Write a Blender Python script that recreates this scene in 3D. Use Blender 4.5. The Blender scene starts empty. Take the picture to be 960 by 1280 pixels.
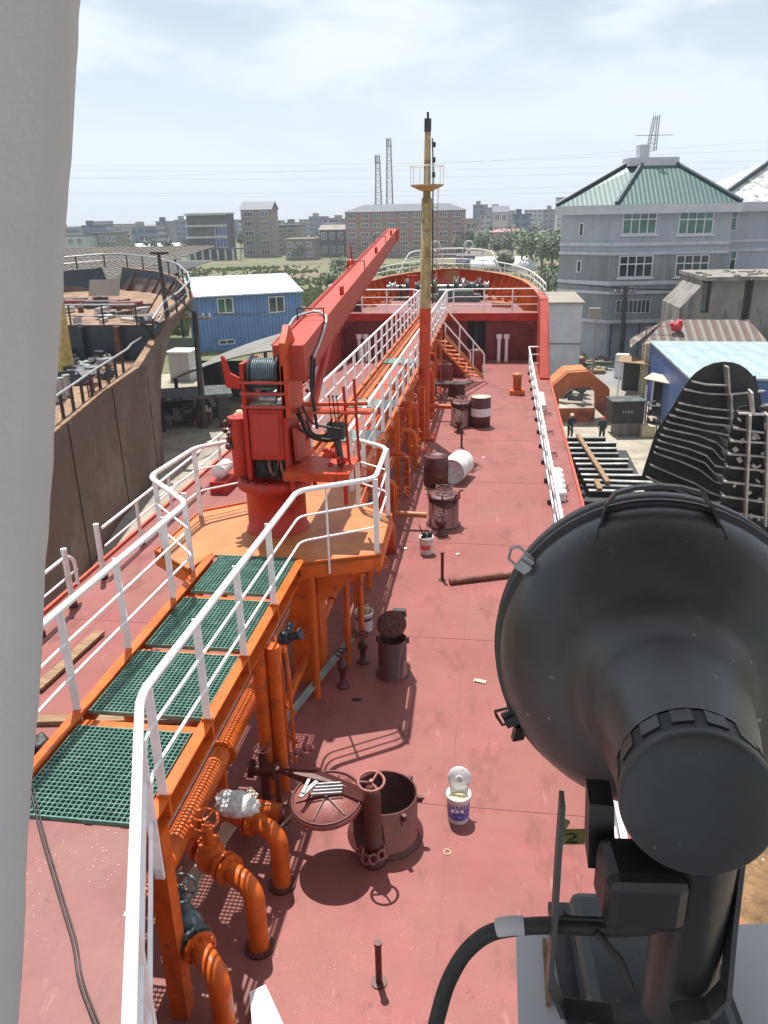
import bpy, math, random
from mathutils import Vector, Matrix, noise
V=Vector; R=math.radians
random.seed(7)
sc=bpy.context.scene
COL=sc.collection
# ------------------------------------------------------------------ camera
F=985.;CX=480.;CY=640.;CH=6.0
CAMR=(Matrix.Rotation(R(8.3),3,'Z')@Matrix.Rotation(R(90-20.6),3,'X')@Matrix.Rotation(R(-1.15),3,'Z'))
CAMP=V((0,0,CH))
def ray(x,y): return CAMR@V(((x-CX)/F,-(y-CY)/F,-1.))
def at(x,y,z=0.):
    d=ray(x,y); return CAMP+d*((z-CH)/d.z)
def atY(x,y,Y):
    d=ray(x,y); return CAMP+d*(Y/d.y)
def onplane(x,y,o,n):
    d=ray(x,y); return CAMP+d*((V(o)-CAMP).dot(n)/d.dot(n))
cam=bpy.data.cameras.new('camera'); co=bpy.data.objects.new('camera',cam); COL.objects.link(co)
cam.sensor_fit='VERTICAL'; cam.sensor_height=24; cam.lens=F/1280*24
cam.clip_start=.05; cam.clip_end=8000
co.matrix_world=Matrix.Translation(CAMP)@CAMR.to_4x4()
sc.camera=co
# ------------------------------------------------------------------ materials
def lin(c):
    return tuple((v/12.92 if v<=.04045 else ((v+.055)/1.055)**2.4) for v in [x/255. for x in c])+(1,)
def mat(name,col,rough=.5,metal=0,var=.12,scale=3.,bump=.0,bscale=40.,rust=None,rustamt=.0,rustscale=4.,spec=.5,specks=None,stretch=None,coord='Object',second=None,soft=.03):
    m=bpy.data.materials.new(name); m.use_nodes=True
    nt=m.node_tree; N=nt.nodes; L=nt.links
    b=N['Principled BSDF']
    b.inputs['Roughness'].default_value=rough; b.inputs['Metallic'].default_value=metal
    b.inputs['Specular IOR Level'].default_value=spec
    tc=N.new('ShaderNodeTexCoord'); vec=tc.outputs[coord]
    if stretch:
        mp=N.new('ShaderNodeMapping'); mp.inputs['Scale'].default_value=stretch; L.new(vec,mp.inputs['Vector']); vec=mp.outputs['Vector']
    n=N.new('ShaderNodeTexNoise'); n.inputs['Scale'].default_value=scale; n.inputs['Detail'].default_value=7; n.inputs['Roughness'].default_value=.62
    L.new(vec,n.inputs['Vector'])
    mx=N.new('ShaderNodeMix'); mx.data_type='RGBA'
    c=col if len(col)==4 else tuple(col)+(1,)
    lo=tuple(max(0,v*(1-var*1.6)) for v in c[:3])+(1,); hi=tuple(min(1,v*(1+var)+var*.03) for v in c[:3])+(1,)
    if second: lo=second
    rp=N.new('ShaderNodeMapRange'); rp.inputs['From Min'].default_value=.33; rp.inputs['From Max'].default_value=.67
    L.new(n.outputs['Fac'],rp.inputs['Value']); L.new(rp.outputs['Result'],mx.inputs['Factor'])
    mx.inputs['A'].default_value=lo; mx.inputs['B'].default_value=hi
    out=mx.outputs['Result']
    if rust:
        n2=N.new('ShaderNodeTexNoise'); n2.inputs['Scale'].default_value=rustscale; n2.inputs['Detail'].default_value=9; n2.inputs['Roughness'].default_value=.7
        L.new(vec,n2.inputs['Vector'])
        r2=N.new('ShaderNodeMapRange'); t=.72-rustamt*.35
        r2.inputs['From Min'].default_value=t-soft; r2.inputs['From Max'].default_value=t+soft
        L.new(n2.outputs['Fac'],r2.inputs['Value'])
        m2=N.new('ShaderNodeMix'); m2.data_type='RGBA'; L.new(r2.outputs['Result'],m2.inputs['Factor'])
        L.new(out,m2.inputs['A']); m2.inputs['B'].default_value=tuple(rust[:3])+(1,); out=m2.outputs['Result']
    if specks:
        vo=N.new('ShaderNodeTexVoronoi'); vo.inputs['Scale'].default_value=specks[1]; L.new(vec,vo.inputs['Vector'])
        r3=N.new('ShaderNodeMapRange'); r3.inputs['From Min'].default_value=specks[2]; r3.inputs['From Max'].default_value=specks[2]*.6; r3.inputs['To Min'].default_value=0; r3.inputs['To Max'].default_value=1
        L.new(vo.outputs['Distance'],r3.inputs['Value'])
        n4=N.new('ShaderNodeTexNoise'); n4.inputs['Scale'].default_value=.9; L.new(vec,n4.inputs['Vector'])
        r4=N.new('ShaderNodeMapRange'); r4.inputs['From Min'].default_value=.5; r4.inputs['From Max'].default_value=.62; L.new(n4.outputs['Fac'],r4.inputs['Value'])
        mu=N.new('ShaderNodeMath'); mu.operation='MULTIPLY'; L.new(r3.outputs['Result'],mu.inputs[0]); L.new(r4.outputs['Result'],mu.inputs[1])
        m3=N.new('ShaderNodeMix'); m3.data_type='RGBA'; L.new(mu.outputs[0],m3.inputs['Factor']); L.new(out,m3.inputs['A']); m3.inputs['B'].default_value=tuple(specks[0][:3])+(1,); out=m3.outputs['Result']
    L.new(out,b.inputs['Base Color'])
    if bump:
        n5=N.new('ShaderNodeTexNoise'); n5.inputs['Scale'].default_value=bscale; n5.inputs['Detail'].default_value=5; L.new(vec,n5.inputs['Vector'])
        bp=N.new('ShaderNodeBump'); bp.inputs['Strength'].default_value=bump; bp.inputs['Distance'].default_value=.02
        L.new(n5.outputs['Fac'],bp.inputs['Height']); L.new(bp.outputs['Normal'],b.inputs['Normal'])
    return m
RUST=(.09,.035,.02); DUST=(.5,.34,.27)
M={}
M['deck']=mat('deck_red_paint',(.275,.075,.073),.55,var=.12,scale=.9,bump=.12,bscale=14,rust=(.215,.088,.066),rustamt=.6,rustscale=.7,soft=.16,spec=.25,specks=((.6,.5,.44),34,.10))
M['decklight']=mat('faded_deck_paint',(.185,.056,.051),.6,var=.12,scale=1.6,bump=.1,bscale=14,rust=(.20,.083,.064),rustamt=.5,rustscale=1.5,soft=.12,specks=((.75,.68,.6),30,.12))
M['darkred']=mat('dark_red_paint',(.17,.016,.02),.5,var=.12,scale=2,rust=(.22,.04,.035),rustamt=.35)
M['hullred']=mat('hull_red_paint',(.42,.09,.07),.5,var=.1,scale=1.5)
M['orange']=mat('orange_paint',(.62,.115,.010),.42,spec=.3,var=.14,scale=4,bump=.08,rust=(.34,.075,.02),rustamt=.35,rustscale=7)
M['orangetop']=mat('sunlit_orange_paint',(.46,.165,.045),.5,var=.12,scale=3,rust=(.38,.14,.045),rustamt=.45,rustscale=4)  # paler copy of the orange for tops, sunlight put into its colour
M['redorange']=mat('red_orange_paint',(.54,.055,.012),.42,spec=.3,var=.14,scale=4,rust=(.25,.04,.02),rustamt=.4,rustscale=8,bump=.06)
M['craneRed']=mat('crane_red_paint',(.44,.024,.010),.42,spec=.3,var=.12,scale=3,rust=(.22,.03,.02),rustamt=.3,rustscale=6,bump=.05)
M['boom']=mat('faded_red_boom_paint',(.44,.065,.042),.5,spec=.25,var=.08,scale=2,rust=(.38,.075,.055),rustamt=.3,rustscale=3)
M['white']=mat('white_gloss_paint',(.8,.8,.8),.35,var=.05,scale=8,rust=(.42,.25,.16),rustamt=.12,rustscale=14)
M['wall']=mat('white_textured_wall_paint',(.55,.55,.565),.55,var=.04,scale=5,bump=.12,bscale=120)
M['green']=mat('green_grating_resin',(.10,.24,.185),.28,var=.2,scale=9,rust=(.15,.28,.23),rustamt=.5,rustscale=9,spec=.7)
M['lamp']=mat('dark_grey_lamp_enamel',(.030,.034,.036),.33,var=.2,scale=5,bump=.03,bscale=90,rust=(.040,.043,.040),rustamt=.5,rustscale=3,soft=.1,specks=((.32,.33,.33),26,.09))
M['lampdark']=mat('black_enamel',(.015,.016,.018),.35,var=.2,scale=6,bump=.04)
M['black']=mat('black_rubber',(.013,.013,.013),.55,var=.2,scale=10,bump=.15)
M['blacksteel']=mat('black_steel',(.03,.029,.028),.55,var=.3,scale=6,bump=.2,rust=RUST,rustamt=.3)
M['brown']=mat('brown_red_primer',(.095,.018,.015),.5,var=.15,scale=5,bump=.12,rust=(.07,.017,.013),rustamt=.5,rustscale=7)
M['brownin']=mat('inner_rust_primer',(.07,.02,.016),.7,var=.3,scale=6)
M['pinkmetal']=mat('faded_pink_primer',(.30,.10,.085),.55,var=.15,scale=7,rust=(.14,.04,.03),rustamt=.4)
M['steel']=mat('bare_grey_steel',(.36,.36,.35),.4,metal=.6,var=.2,scale=8,bump=.1)
M['galv']=mat('galvanised_steel',(.42,.44,.45),.38,metal=.45,var=.16,scale=10)
M['tan']=mat('tan_mast_paint',(.42,.32,.14),.5,var=.14,scale=6,rust=(.25,.15,.06),rustamt=.45,rustscale=5)
M['navy']=mat('dark_blue_grey_paint',(.02,.035,.05),.5,var=.2,scale=2)
M['winch']=mat('dark_green_grey_machinery_paint',(.08,.115,.11),.45,var=.25,scale=8,rust=RUST,rustamt=.3)
M['teal']=mat('grey_teal_valve_paint',(.07,.11,.12),.4,var=.2,scale=9,rust=RUST,rustamt=.35)
M['rustorange']=mat('flash_rusted_deck_plate',(.27,.155,.085),.75,var=.2,scale=1.2,rust=(.15,.075,.04),rustamt=.55,rustscale=1.5,bump=.2)
M['hullbrown']=mat('rusted_primer_hull_plate',(.115,.062,.047),.65,var=.2,scale=.5,rust=(.06,.045,.042),rustamt=.55,rustscale=.5,bump=.15,bscale=4)
M['plateseam']=mat('dark_weld_seam',(.05,.035,.03),.7,var=.2)
M['hullgrey']=mat('grey_brown_bow_plate',(.19,.175,.16),.7,var=.15,scale=.6,rust=(.13,.08,.05),rustamt=.4,rustscale=.5)
M['concrete']=mat('yard_concrete',(.36,.32,.25),.85,var=.18,scale=.25,rust=(.21,.18,.14),rustamt=.5,rustscale=.35,soft=.1,bump=.2,bscale=8)
M['roadc']=mat('grey_road_concrete',(.23,.23,.23),.85,var=.12,scale=.3)
M['dirt']=mat('brown_soil',(.20,.115,.05),.95,var=.3,scale=2.5,rust=(.15,.09,.05),rustamt=.5,rustscale=6,bump=.9,bscale=9,specks=((.55,.5,.4),3,.12))
M['concretewall']=mat('stained_concrete_wall',(.27,.245,.22),.85,var=.2,scale=.5,rust=(.15,.14,.13),rustamt=.5,rustscale=.5,stretch=(1,1,.35))
M['greywall']=mat('grey_mosaic_wall',(.38,.41,.46),.7,var=.08,scale=.6,rust=(.31,.34,.38),rustamt=.4,rustscale=1.2,stretch=(1,1,.3))
M['greydark']=mat('dark_grey_tiled_wall',(.25,.27,.275),.7,var=.1,scale=.8,rust=(.20,.22,.225),rustamt=.4,rustscale=2.5,stretch=(1.6,1.6,.15))
M['greylight']=mat('pale_grey_trim',(.50,.51,.54),.7,var=.08,scale=1)
M['tealroof']=None
M['blueroofline']=mat('dark_roof_ridge_tile',(.03,.055,.065),.5,var=.2,scale=3)
M['glass']=mat('dark_window_glass',(.02,.045,.045),.08,var=.3,scale=.5,spec=.8)
M['greenglass']=mat('green_tinted_glass',(.03,.15,.11),.08,var=.4,scale=.6,spec=.8)
M['blueglass']=mat('blue_window_glass',(.05,.09,.3),.15,var=.3,scale=.6)
M['frame']=mat('white_window_frame',(.68,.7,.7),.5,var=.05)
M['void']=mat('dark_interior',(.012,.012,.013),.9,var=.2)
M['bricks']=mat('weathered_red_brick_wall',(.34,.205,.18),.85,var=.1,scale=.3,rust=(.33,.25,.2),rustamt=.4,rustscale=.4)
M['greyhouse']=mat('grey_brown_render',(.27,.235,.20),.85,var=.12,scale=.3)
M['whitehouse']=mat('pale_render',(.5,.5,.49),.8,var=.1,scale=.3)
M['darkhouse']=mat('dark_grey_block_wall',(.12,.12,.125),.85,var=.2,scale=.3)
M['slate']=mat('blue_grey_roof_tile',(.055,.07,.10),.6,var=.15,scale=1)
M['pinkroof']=mat('dusty_pink_roof_tile',(.36,.17,.16),.7,var=.12,scale=1)
M['trunk']=mat('bark',(.09,.065,.045),.9,var=.3,scale=3)
M['leaf']=mat('leaf_green',(.085,.13,.045),.6,var=.4,scale=.8,coord='Object')
M['leafdark']=mat('dark_leaf_green',(.06,.095,.045),.6,var=.4,scale=.8)
M['weed']=mat('weed_green',(.21,.26,.10),.9,var=.35,scale=.6)
M['wood']=mat('grey_brown_timber',(.27,.17,.09),.8,var=.25,scale=3,stretch=(1,6,6),bump=.2)
M['woodpale']=mat('pale_timber',(.55,.48,.36),.75,var=.15,scale=5)
M['skin']=mat('skin',(.34,.18,.12),.6,var=.05)
M['navycloth']=mat('dark_navy_work_cloth',(.022,.028,.055),.9,var=.2)
M['greencloth']=mat('dark_green_work_cloth',(.03,.05,.04),.9,var=.2)
M['darkcloth']=mat('black_work_cloth',(.015,.015,.02),.9,var=.2)
M['straw']=mat('straw',(.62,.45,.26),.8,var=.15,scale=40,bump=.2)
M['yellowhelm']=mat('cream_plastic',(.7,.6,.38),.4,var=.05)
M['redhelm']=mat('red_plastic',(.6,.08,.09),.4,var=.05)
M['lantern']=mat('crimson_cloth',(.55,.02,.04),.6,var=.1)
M['plastic']=mat('clear_grey_plastic_sheet',(.62,.62,.60),.25,var=.18,scale=18,bump=.7,bscale=22)
M['bluelabel']=mat('blue_violet_label',(.06,.07,.36),.4,var=.25,scale=22,rust=(.5,.45,.7),rustamt=.4,rustscale=30)
M['bucket']=mat('white_pail_plastic',(.66,.66,.64),.45,var=.1,scale=10,rust=(.3,.2,.15),rustamt=.25,rustscale=18)
M['cream']=mat('cream_residue',(.55,.47,.3),.7,var=.2,scale=30)
M['tarp']=mat('dark_olive_tarp',(.07,.08,.075),.8,var=.4,scale=2,rust=(.3,.29,.24),rustamt=.3,bump=.5,bscale=6)
M['yellowtag']=mat('olive_yellow_tag',(.22,.21,.06),.5,var=.15,scale=30)
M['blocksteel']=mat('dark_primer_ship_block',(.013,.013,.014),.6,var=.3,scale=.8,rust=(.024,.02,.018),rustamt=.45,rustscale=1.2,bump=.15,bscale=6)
M['edgesteel']=mat('pale_and_sunlit_steel_edge',(.42,.41,.38),.5,var=.3,scale=2)  # pale tone puts sunlight on flange tops; also plain pale lettering
M['rustpile']=mat('rust_brown_steel',(.13,.06,.035),.75,var=.3,scale=3)
def striped(name,c1,c2,freq,axis=0,rough=.5,bump=.6,coord='Object',var=.1):
    m=mat(name,c1,rough,var=var,scale=.8,coord=coord); nt=m.node_tree; N=nt.nodes; L=nt.links; b=N['Principled BSDF']
    tc=[n for n in N if n.type=='TEX_COORD'][0]
    sp=N.new('ShaderNodeSeparateXYZ'); L.new(tc.outputs[coord],sp.inputs[0])
    mu=N.new('ShaderNodeMath'); mu.operation='MULTIPLY'; mu.inputs[1].default_value=freq*2*math.pi; L.new(sp.outputs[axis],mu.inputs[0])
    sn=N.new('ShaderNodeMath'); sn.operation='SINE'; L.new(mu.outputs[0],sn.inputs[0])
    ma=N.new('ShaderNodeMapRange'); ma.inputs['From Min'].default_value=-.2; ma.inputs['From Max'].default_value=.9; L.new(sn.outputs[0],ma.inputs['Value'])
    mx=N.new('ShaderNodeMix'); mx.data_type='RGBA'; old=b.inputs['Base Color'].links[0].from_socket
    L.new(ma.outputs['Result'],mx.inputs['Factor']); L.new(old,mx.inputs['A']); mx.inputs['B'].default_value=tuple(c2)+(1,)
    L.new(mx.outputs['Result'],b.inputs['Base Color'])
    bp=N.new('ShaderNodeBump'); bp.inputs['Strength'].default_value=bump; bp.inputs['Distance'].default_value=.05; L.new(sn.outputs[0],bp.inputs['Height']); L.new(bp.outputs['Normal'],b.inputs['Normal'])
    return m
M['tealroof']=striped('teal_glazed_roof_tile',(.038,.105,.10),(.03,.085,.082),2.6,0,.5,.18)
M['silverroof']=mat('glaring_pale_roof_sheet',(.62,.64,.62),.25,var=.3,scale=.8,rust=(.3,.28,.24),rustamt=.45,rustscale=1.2)
M['bluewall']=striped('blue_corrugated_sheet',(.15,.29,.56),(.095,.19,.41),3.0,0,.45,.8)
M['bluewall2']=striped('deep_blue_corrugated_sheet',(.05,.12,.34),(.03,.07,.22),2.2,1,.45,.8)
M['whiteroof']=striped('white_corrugated_roof',(.56,.62,.67),(.45,.50,.55),1.6,0,.4,.6)
M['cyanroof']=striped('pale_cyan_roof_sheet',(.32,.41,.43),(.27,.36,.38),.9,0,.5,.4,var=.16)
M['corrug']=striped('grey_asbestos_sheet',(.27,.26,.235),(.07,.068,.06),.85,1,.8,1.0)
def layer(m,col,scale,thr,soft=.03,stretch=None,amt=1.,rough=None,dist=0.):
    nt=m.node_tree; N=nt.nodes; L=nt.links; b=N['Principled BSDF']; old=b.inputs['Base Color'].links[0].from_socket
    tc=[n for n in N if n.type=='TEX_COORD'][0]; vec=tc.outputs['Object']
    if stretch:
        mp=N.new('ShaderNodeMapping'); mp.inputs['Scale'].default_value=stretch; mp.inputs['Location'].default_value=(scale,1.7,.3); L.new(vec,mp.inputs['Vector']); vec=mp.outputs['Vector']
    n=N.new('ShaderNodeTexNoise'); n.inputs['Scale'].default_value=scale; n.inputs['Detail'].default_value=10; n.inputs['Roughness'].default_value=.68; n.inputs['Distortion'].default_value=dist; L.new(vec,n.inputs['Vector'])
    r=N.new('ShaderNodeMapRange'); r.inputs['From Min'].default_value=thr-soft; r.inputs['From Max'].default_value=thr+soft; r.inputs['To Max'].default_value=amt; L.new(n.outputs['Fac'],r.inputs['Value'])
    mx=N.new('ShaderNodeMix'); mx.data_type='RGBA'; L.new(r.outputs['Result'],mx.inputs['Factor']); L.new(old,mx.inputs['A']); mx.inputs['B'].default_value=tuple(col)+(1,); L.new(mx.outputs['Result'],b.inputs['Base Color'])
    if rough is not None:
        mr=N.new('ShaderNodeMix'); mr.data_type='FLOAT'; L.new(r.outputs['Result'],mr.inputs['Factor']); 
        if b.inputs['Roughness'].links: L.new(b.inputs['Roughness'].links[0].from_socket,mr.inputs['A'])
        else: mr.inputs['A'].default_value=b.inputs['Roughness'].default_value
        mr.inputs['B'].default_value=rough; L.new(mr.outputs['Result'],b.inputs['Roughness'])
for k in ('deck','decklight'):
    layer(M[k],(.29,.11,.095),.55,.56,.14,None,.55)            # walked-on dusty patches
    layer(M[k],(.15,.05,.042),2.3,.585,.05,(1,.45,1),.6)       # darker scuffs
    layer(M[k],(.34,.16,.14),9,.655,.03,(1,.25,1),.6)          # pale scrapes
    layer(M[k],(.10,.04,.03),5,.665,.03,None,.7)                # small rust stains
for k in ('orange','redorange','orangetop'):
    layer(M[k],(.42,.13,.04),2.2,.58,.08,None,.45,.7); layer(M[k],(.12,.045,.02),11,.67,.02,None,.85,.8); layer(M[k],(.25,.07,.025),6,.6,.04,(1,1,.2),.45)
for k in ('craneRed','boom','hullred','darkred'):
    layer(M[k],(.32,.075,.05),2.5,.60,.08,None,.4,.7); layer(M[k],(.10,.03,.02),9,.68,.02,None,.8,.8); layer(M[k],(.20,.03,.02),7,.6,.04,(1,1,.2),.4)
for k in ('brown','pinkmetal'):
    layer(M[k],(.15,.045,.033),7,.6,.05,None,.5,.7); layer(M[k],(.05,.02,.015),14,.64,.02,None,.8,.8)
layer(M['white'],(.5,.36,.27),6,.69,.02,None,.6); layer(M['white'],(.55,.55,.55),3,.6,.08,None,.4)
layer(M['wall'],(.47,.465,.475),3,.56,.1,(1,1,.3),.5); layer(M['wall'],(.36,.31,.26),30,.74,.015,None,.6)
layer(M['lamp'],(.085,.09,.088),3.5,.55,.10,None,.5,.6,.4); layer(M['lamp'],(.14,.14,.13),26,.66,.02,(1,1,.35),.5,.8)
layer(M['hullbrown'],(.17,.105,.07),.5,.56,.08,None,.5); layer(M['hullbrown'],(.05,.035,.03),.8,.62,.03,(1,1,.7),.6)
layer(M['hullbrown'],(.16,.08,.09),.35,.62,.03,None,.5); layer(M['hullbrown'],(.20,.15,.115),.28,.56,.05,None,.55); layer(M['hullbrown'],(.20,.075,.03),1.9,.66,.03,(1,1,.5),.7)
layer(M['concrete'],(.17,.15,.12),.8,.6,.05,None,.6); layer(M['concrete'],(.42,.39,.33),2.5,.62,.04,None,.5)
layer(M['greywall'],(.28,.30,.32),.5,.58,.06,(1.5,1.5,.12),.6); layer(M['greydark'],(.15,.16,.165),.7,.58,.05,(1.5,1.5,.1),.6)
layer(M['concretewall'],(.10,.095,.09),.7,.58,.05,(1,1,.15),.7)
# windowed far wall
def farwall(name,c,wc,sx=3.2,sz=3.1):
    m=mat(name,c,.85,var=.12,scale=.1); nt=m.node_tree; N=nt.nodes; L=nt.links; b=N['Principled BSDF']
    tc=[n for n in N if n.type=='TEX_COORD'][0]
    sp=N.new('ShaderNodeSeparateXYZ'); L.new(tc.outputs['Object'],sp.inputs[0])
    def band(o,per,lo,hi):
        a=N.new('ShaderNodeMath'); a.operation='DIVIDE'; a.inputs[1].default_value=per; L.new(o,a.inputs[0])
        f=N.new('ShaderNodeMath'); f.operation='FRACT'; L.new(a.outputs[0],f.inputs[0])
        g=N.new('ShaderNodeMath'); g.operation='GREATER_THAN'; g.inputs[1].default_value=lo; L.new(f.outputs[0],g.inputs[0])
        h=N.new('ShaderNodeMath'); h.operation='LESS_THAN'; h.inputs[1].default_value=hi; L.new(f.outputs[0],h.inputs[0])
        k=N.new('ShaderNodeMath'); k.operation='MULTIPLY'; L.new(g.outputs[0],k.inputs[0]); L.new(h.outputs[0],k.inputs[1]); return k.outputs[0]
    k=N.new('ShaderNodeMath'); k.operation='MULTIPLY'; L.new(band(sp.outputs[0],sx,.22,.78),k.inputs[0]); L.new(band(sp.outputs[2],sz,.3,.75),k.inputs[1])
    mx=N.new('ShaderNodeMix'); mx.data_type='RGBA'; old=b.inputs['Base Color'].links[0].from_socket
    L.new(k.outputs[0],mx.inputs['Factor']); L.new(old,mx.inputs['A']); mx.inputs['B'].default_value=tuple(wc)+(1,); L.new(mx.outputs['Result'],b.inputs['Base Color'])
    return m
FW=[farwall('far_pale_wall',(.36,.37,.37),(.08,.1,.12)),farwall('far_grey_wall',(.22,.23,.25),(.07,.08,.1)),farwall('far_beige_wall',(.30,.26,.22),(.07,.07,.08),2.8),farwall('far_blue_wall',(.14,.19,.28),(.06,.08,.12),3.6)]
# ------------------------------------------------------------------ mesh builder
class MB:
    def __init__(s): s.v=[]; s.f=[]; s.sm=[]; s.T=None; s.mi=[]; s.cur=0
    def _v(s,p):
        p=V(p)
        if s.T is not None: p=s.T@p
        s.v.append(p)
    def add(s,vs,fs,smooth=False):
        n=len(s.v)
        for p in vs: s._v(p)
        for f in fs: s.f.append([i+n for i in f]); s.sm.append(smooth); s.mi.append(s.cur)
        return s
    def box(s,a,b):
        x0,y0,z0=[min(a[i],b[i]) for i in range(3)]; x1,y1,z1=[max(a[i],b[i]) for i in range(3)]
        return s.add([(x0,y0,z0),(x1,y0,z0),(x1,y1,z0),(x0,y1,z0),(x0,y0,z1),(x1,y0,z1),(x1,y1,z1),(x0,y1,z1)],
          [(0,3,2,1),(4,5,6,7),(0,1,5,4),(1,2,6,5),(2,3,7,6),(3,0,4,7)])
    def cbox(s,c,d,rz=0,rx=0,ry=0):
        m=Matrix.Translation(V(c))@Matrix.Rotation(rz,4,'Z')@Matrix.Rotation(ry,4,'Y')@Matrix.Rotation(rx,4,'X')
        h=[x/2 for x in d]; k=min(h)*.12
        # chamfered box
        vs=[]
        for sx in(-1,1):
            for sy in(-1,1):
                for sz in(-1,1):
                    vs.append((sx*h[0],sy*h[1],sz*h[2]))
        return s.add([m@V(p) for p in vs],[(0,1,3,2),(4,6,7,5),(0,4,5,1),(2,3,7,6),(0,2,6,4),(1,5,7,3)])
    def prism(s,poly,z0,z1):
        n=len(poly); a=sum(poly[i][0]*poly[(i+1)%n][1]-poly[(i+1)%n][0]*poly[i][1] for i in range(n))
        if a<0: poly=poly[::-1]
        return s.add([(p[0],p[1],z0) for p in poly]+[(p[0],p[1],z1) for p in poly],
          [tuple(range(n-1,-1,-1)),tuple(range(n,2*n))]+[(i,(i+1)%n,n+(i+1)%n,n+i) for i in range(n)])
    def slab(s,pts,n,t):
        # polygon pts (3d) extruded by t along n
        k=len(pts); n=V(n)*t
        return s.add([V(p) for p in pts]+[V(p)+n for p in pts],[tuple(range(k-1,-1,-1)),tuple(range(k,2*k))]+[(i,(i+1)%k,k+(i+1)%k,k+i) for i in range(k)])
    def tube(s,pts,r,seg=10,closed=False,caps=True):
        pts=[V(p) for p in pts]; n=len(pts)
        rr=r if isinstance(r,(list,tuple)) else [r]*n
        tang=[]
        for i in range(n):
            if closed: t=(pts[(i+1)%n]-pts[i]).normalized()+(pts[i]-pts[i-1]).normalized()
            elif i==0: t=pts[1]-pts[0]
            elif i==n-1: t=pts[-1]-pts[-2]
            else: t=(pts[i+1]-pts[i]).normalized()+(pts[i]-pts[i-1]).normalized()
            tang.append(t.normalized())
        u=tang[0].orthogonal().normalized(); vs=[]
        for i in range(n):
            t=tang[i]; u=(u-t*u.dot(t)); u=u.normalized() if u.length>1e-6 else t.orthogonal().normalized(); w=t.cross(u)
            k=1.
            if 0<i<n-1 or closed:
                d=(pts[(i+1)%n]-pts[i]).normalized(); c=max(.5,abs(d.dot(t))); k=1/c if c>.7 else 1.3
            for j in range(seg):
                a=2*math.pi*j/seg; vs.append(pts[i]+(u*math.cos(a)+w*math.sin(a))*rr[i]*(k if k<1.05 else 1+(k-1)*.5))
        fs=[]
        m=n if closed else n-1
        for i in range(m):
            for j in range(seg):
                a=i*seg+j; b=i*seg+(j+1)%seg; i2=((i+1)%n)*seg; fs.append((a,b,i2+(j+1)%seg,i2+j))
        s.add(vs,fs,True)
        if caps and not closed:
            s.add([vs[j] for j in range(seg)],[tuple(range(seg-1,-1,-1))]); s.add(vs[-seg:],[tuple(range(seg))])
        return s
    def cyl(s,a,b,r,seg=20,r2=None): return s.tube([a,b],[r,r if r2 is None else r2],seg)
    def lathe(s,prof,seg=32,M4=None,smooth=True,a0=0,a1=2*math.pi):
        # prof list of (r,z), around local Z
        M4=M4 or Matrix.Identity(4); full=abs(a1-a0-2*math.pi)<1e-4; ns=seg if full else seg+1
        vs=[]
        for r,z in prof:
            for j in range(ns):
                a=a0+(a1-a0)*j/seg; vs.append(M4@V((r*math.cos(a),r*math.sin(a),z)))
        fs=[]
        for i in range(len(prof)-1):
            for j in range(seg):
                fs.append((i*ns+j,i*ns+(j+1)%ns,(i+1)*ns+(j+1)%ns,(i+1)*ns+j))
        return s.add(vs,fs,smooth)
    def ring(s,c,n,r,t,seg=28,ts=8):
        n=V(n).normalized(); u=n.orthogonal().normalized(); w=n.cross(u)
        return s.tube([V(c)+(u*math.cos(2*math.pi*i/seg)+w*math.sin(2*math.pi*i/seg))*r for i in range(seg)],t,ts,closed=True)
    def ico(s,c,r,sub=1,jit=0,scale=(1,1,1)):
        import bmesh
        bm=bmesh.new(); bmesh.ops.create_icosphere(bm,subdivisions=sub,radius=1)
        vs=[]
        for q in bm.verts:
            d=q.co.copy(); k=1+jit*(noise.noise(d*2.3+V(c)))*2
            vs.append(V(c)+V((d.x*scale[0],d.y*scale[1],d.z*scale[2]))*r*k)
        fs=[[q.index for q in f.verts] for f in bm.faces]; bm.free()
        return s.add(vs,fs,True)
    def grid(s,fn,nu,nv,smooth=True):
        vs=[fn(i/nu,j/nv) for i in range(nu+1) for j in range(nv+1)]
        return s.add(vs,[(i*(nv+1)+j,(i+1)*(nv+1)+j,(i+1)*(nv+1)+j+1,i*(nv+1)+j+1) for i in range(nu) for j in range(nv)],smooth)
    def make(s,name,m,off=V((0,0,0)),bevel=0):
        me=bpy.data.meshes.new(name); off=V(off)
        me.from_pydata([tuple(p-off) for p in s.v],[],s.f)
        me.polygons.foreach_set('use_smooth',s.sm)
        ms=m if isinstance(m,(list,tuple)) else [m]
        for q in ms: me.materials.append(M[q] if isinstance(q,str) else q)
        if len(ms)>1: me.polygons.foreach_set('material_index',s.mi)
        me.update()
        o=bpy.data.objects.new(name,me); COL.objects.link(o)
        if bevel:
            b=o.modifiers.new('b','BEVEL'); b.width=bevel; b.segments=2; b.limit_method='ANGLE'; b.angle_limit=R(40)
        return o
def tagset(o,label=None,cat=None,group=None,kind=None):
    if label: o['label']=label
    if cat: o['category']=cat
    if group: o['group']=group
    if kind: o['kind']=kind
    return o
class Thing:
    def __init__(s,name,label,cat,loc,group=None):
        s.o=bpy.data.objects.new(name,None); COL.objects.link(s.o); s.loc=V(loc); s.o.location=s.loc; s.o.empty_display_size=.2
        tagset(s.o,label,cat,group)
    def part(s,name,mb,m,parent=None,label=None,bevel=0):
        o=mb.make(name,m,s.loc,bevel); o.parent=parent or s.o
        if label: o['label']=label
        return o
def single(name,mb,m,label,cat,group=None,off=(0,0,0),bevel=0):
    o=mb.make(name,m,V(off),bevel); o.location=V(off); return tagset(o,label,cat,group)
def struct(name,mb,m):
    o=mb.make(name,m); o['kind']='structure'; return o
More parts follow.
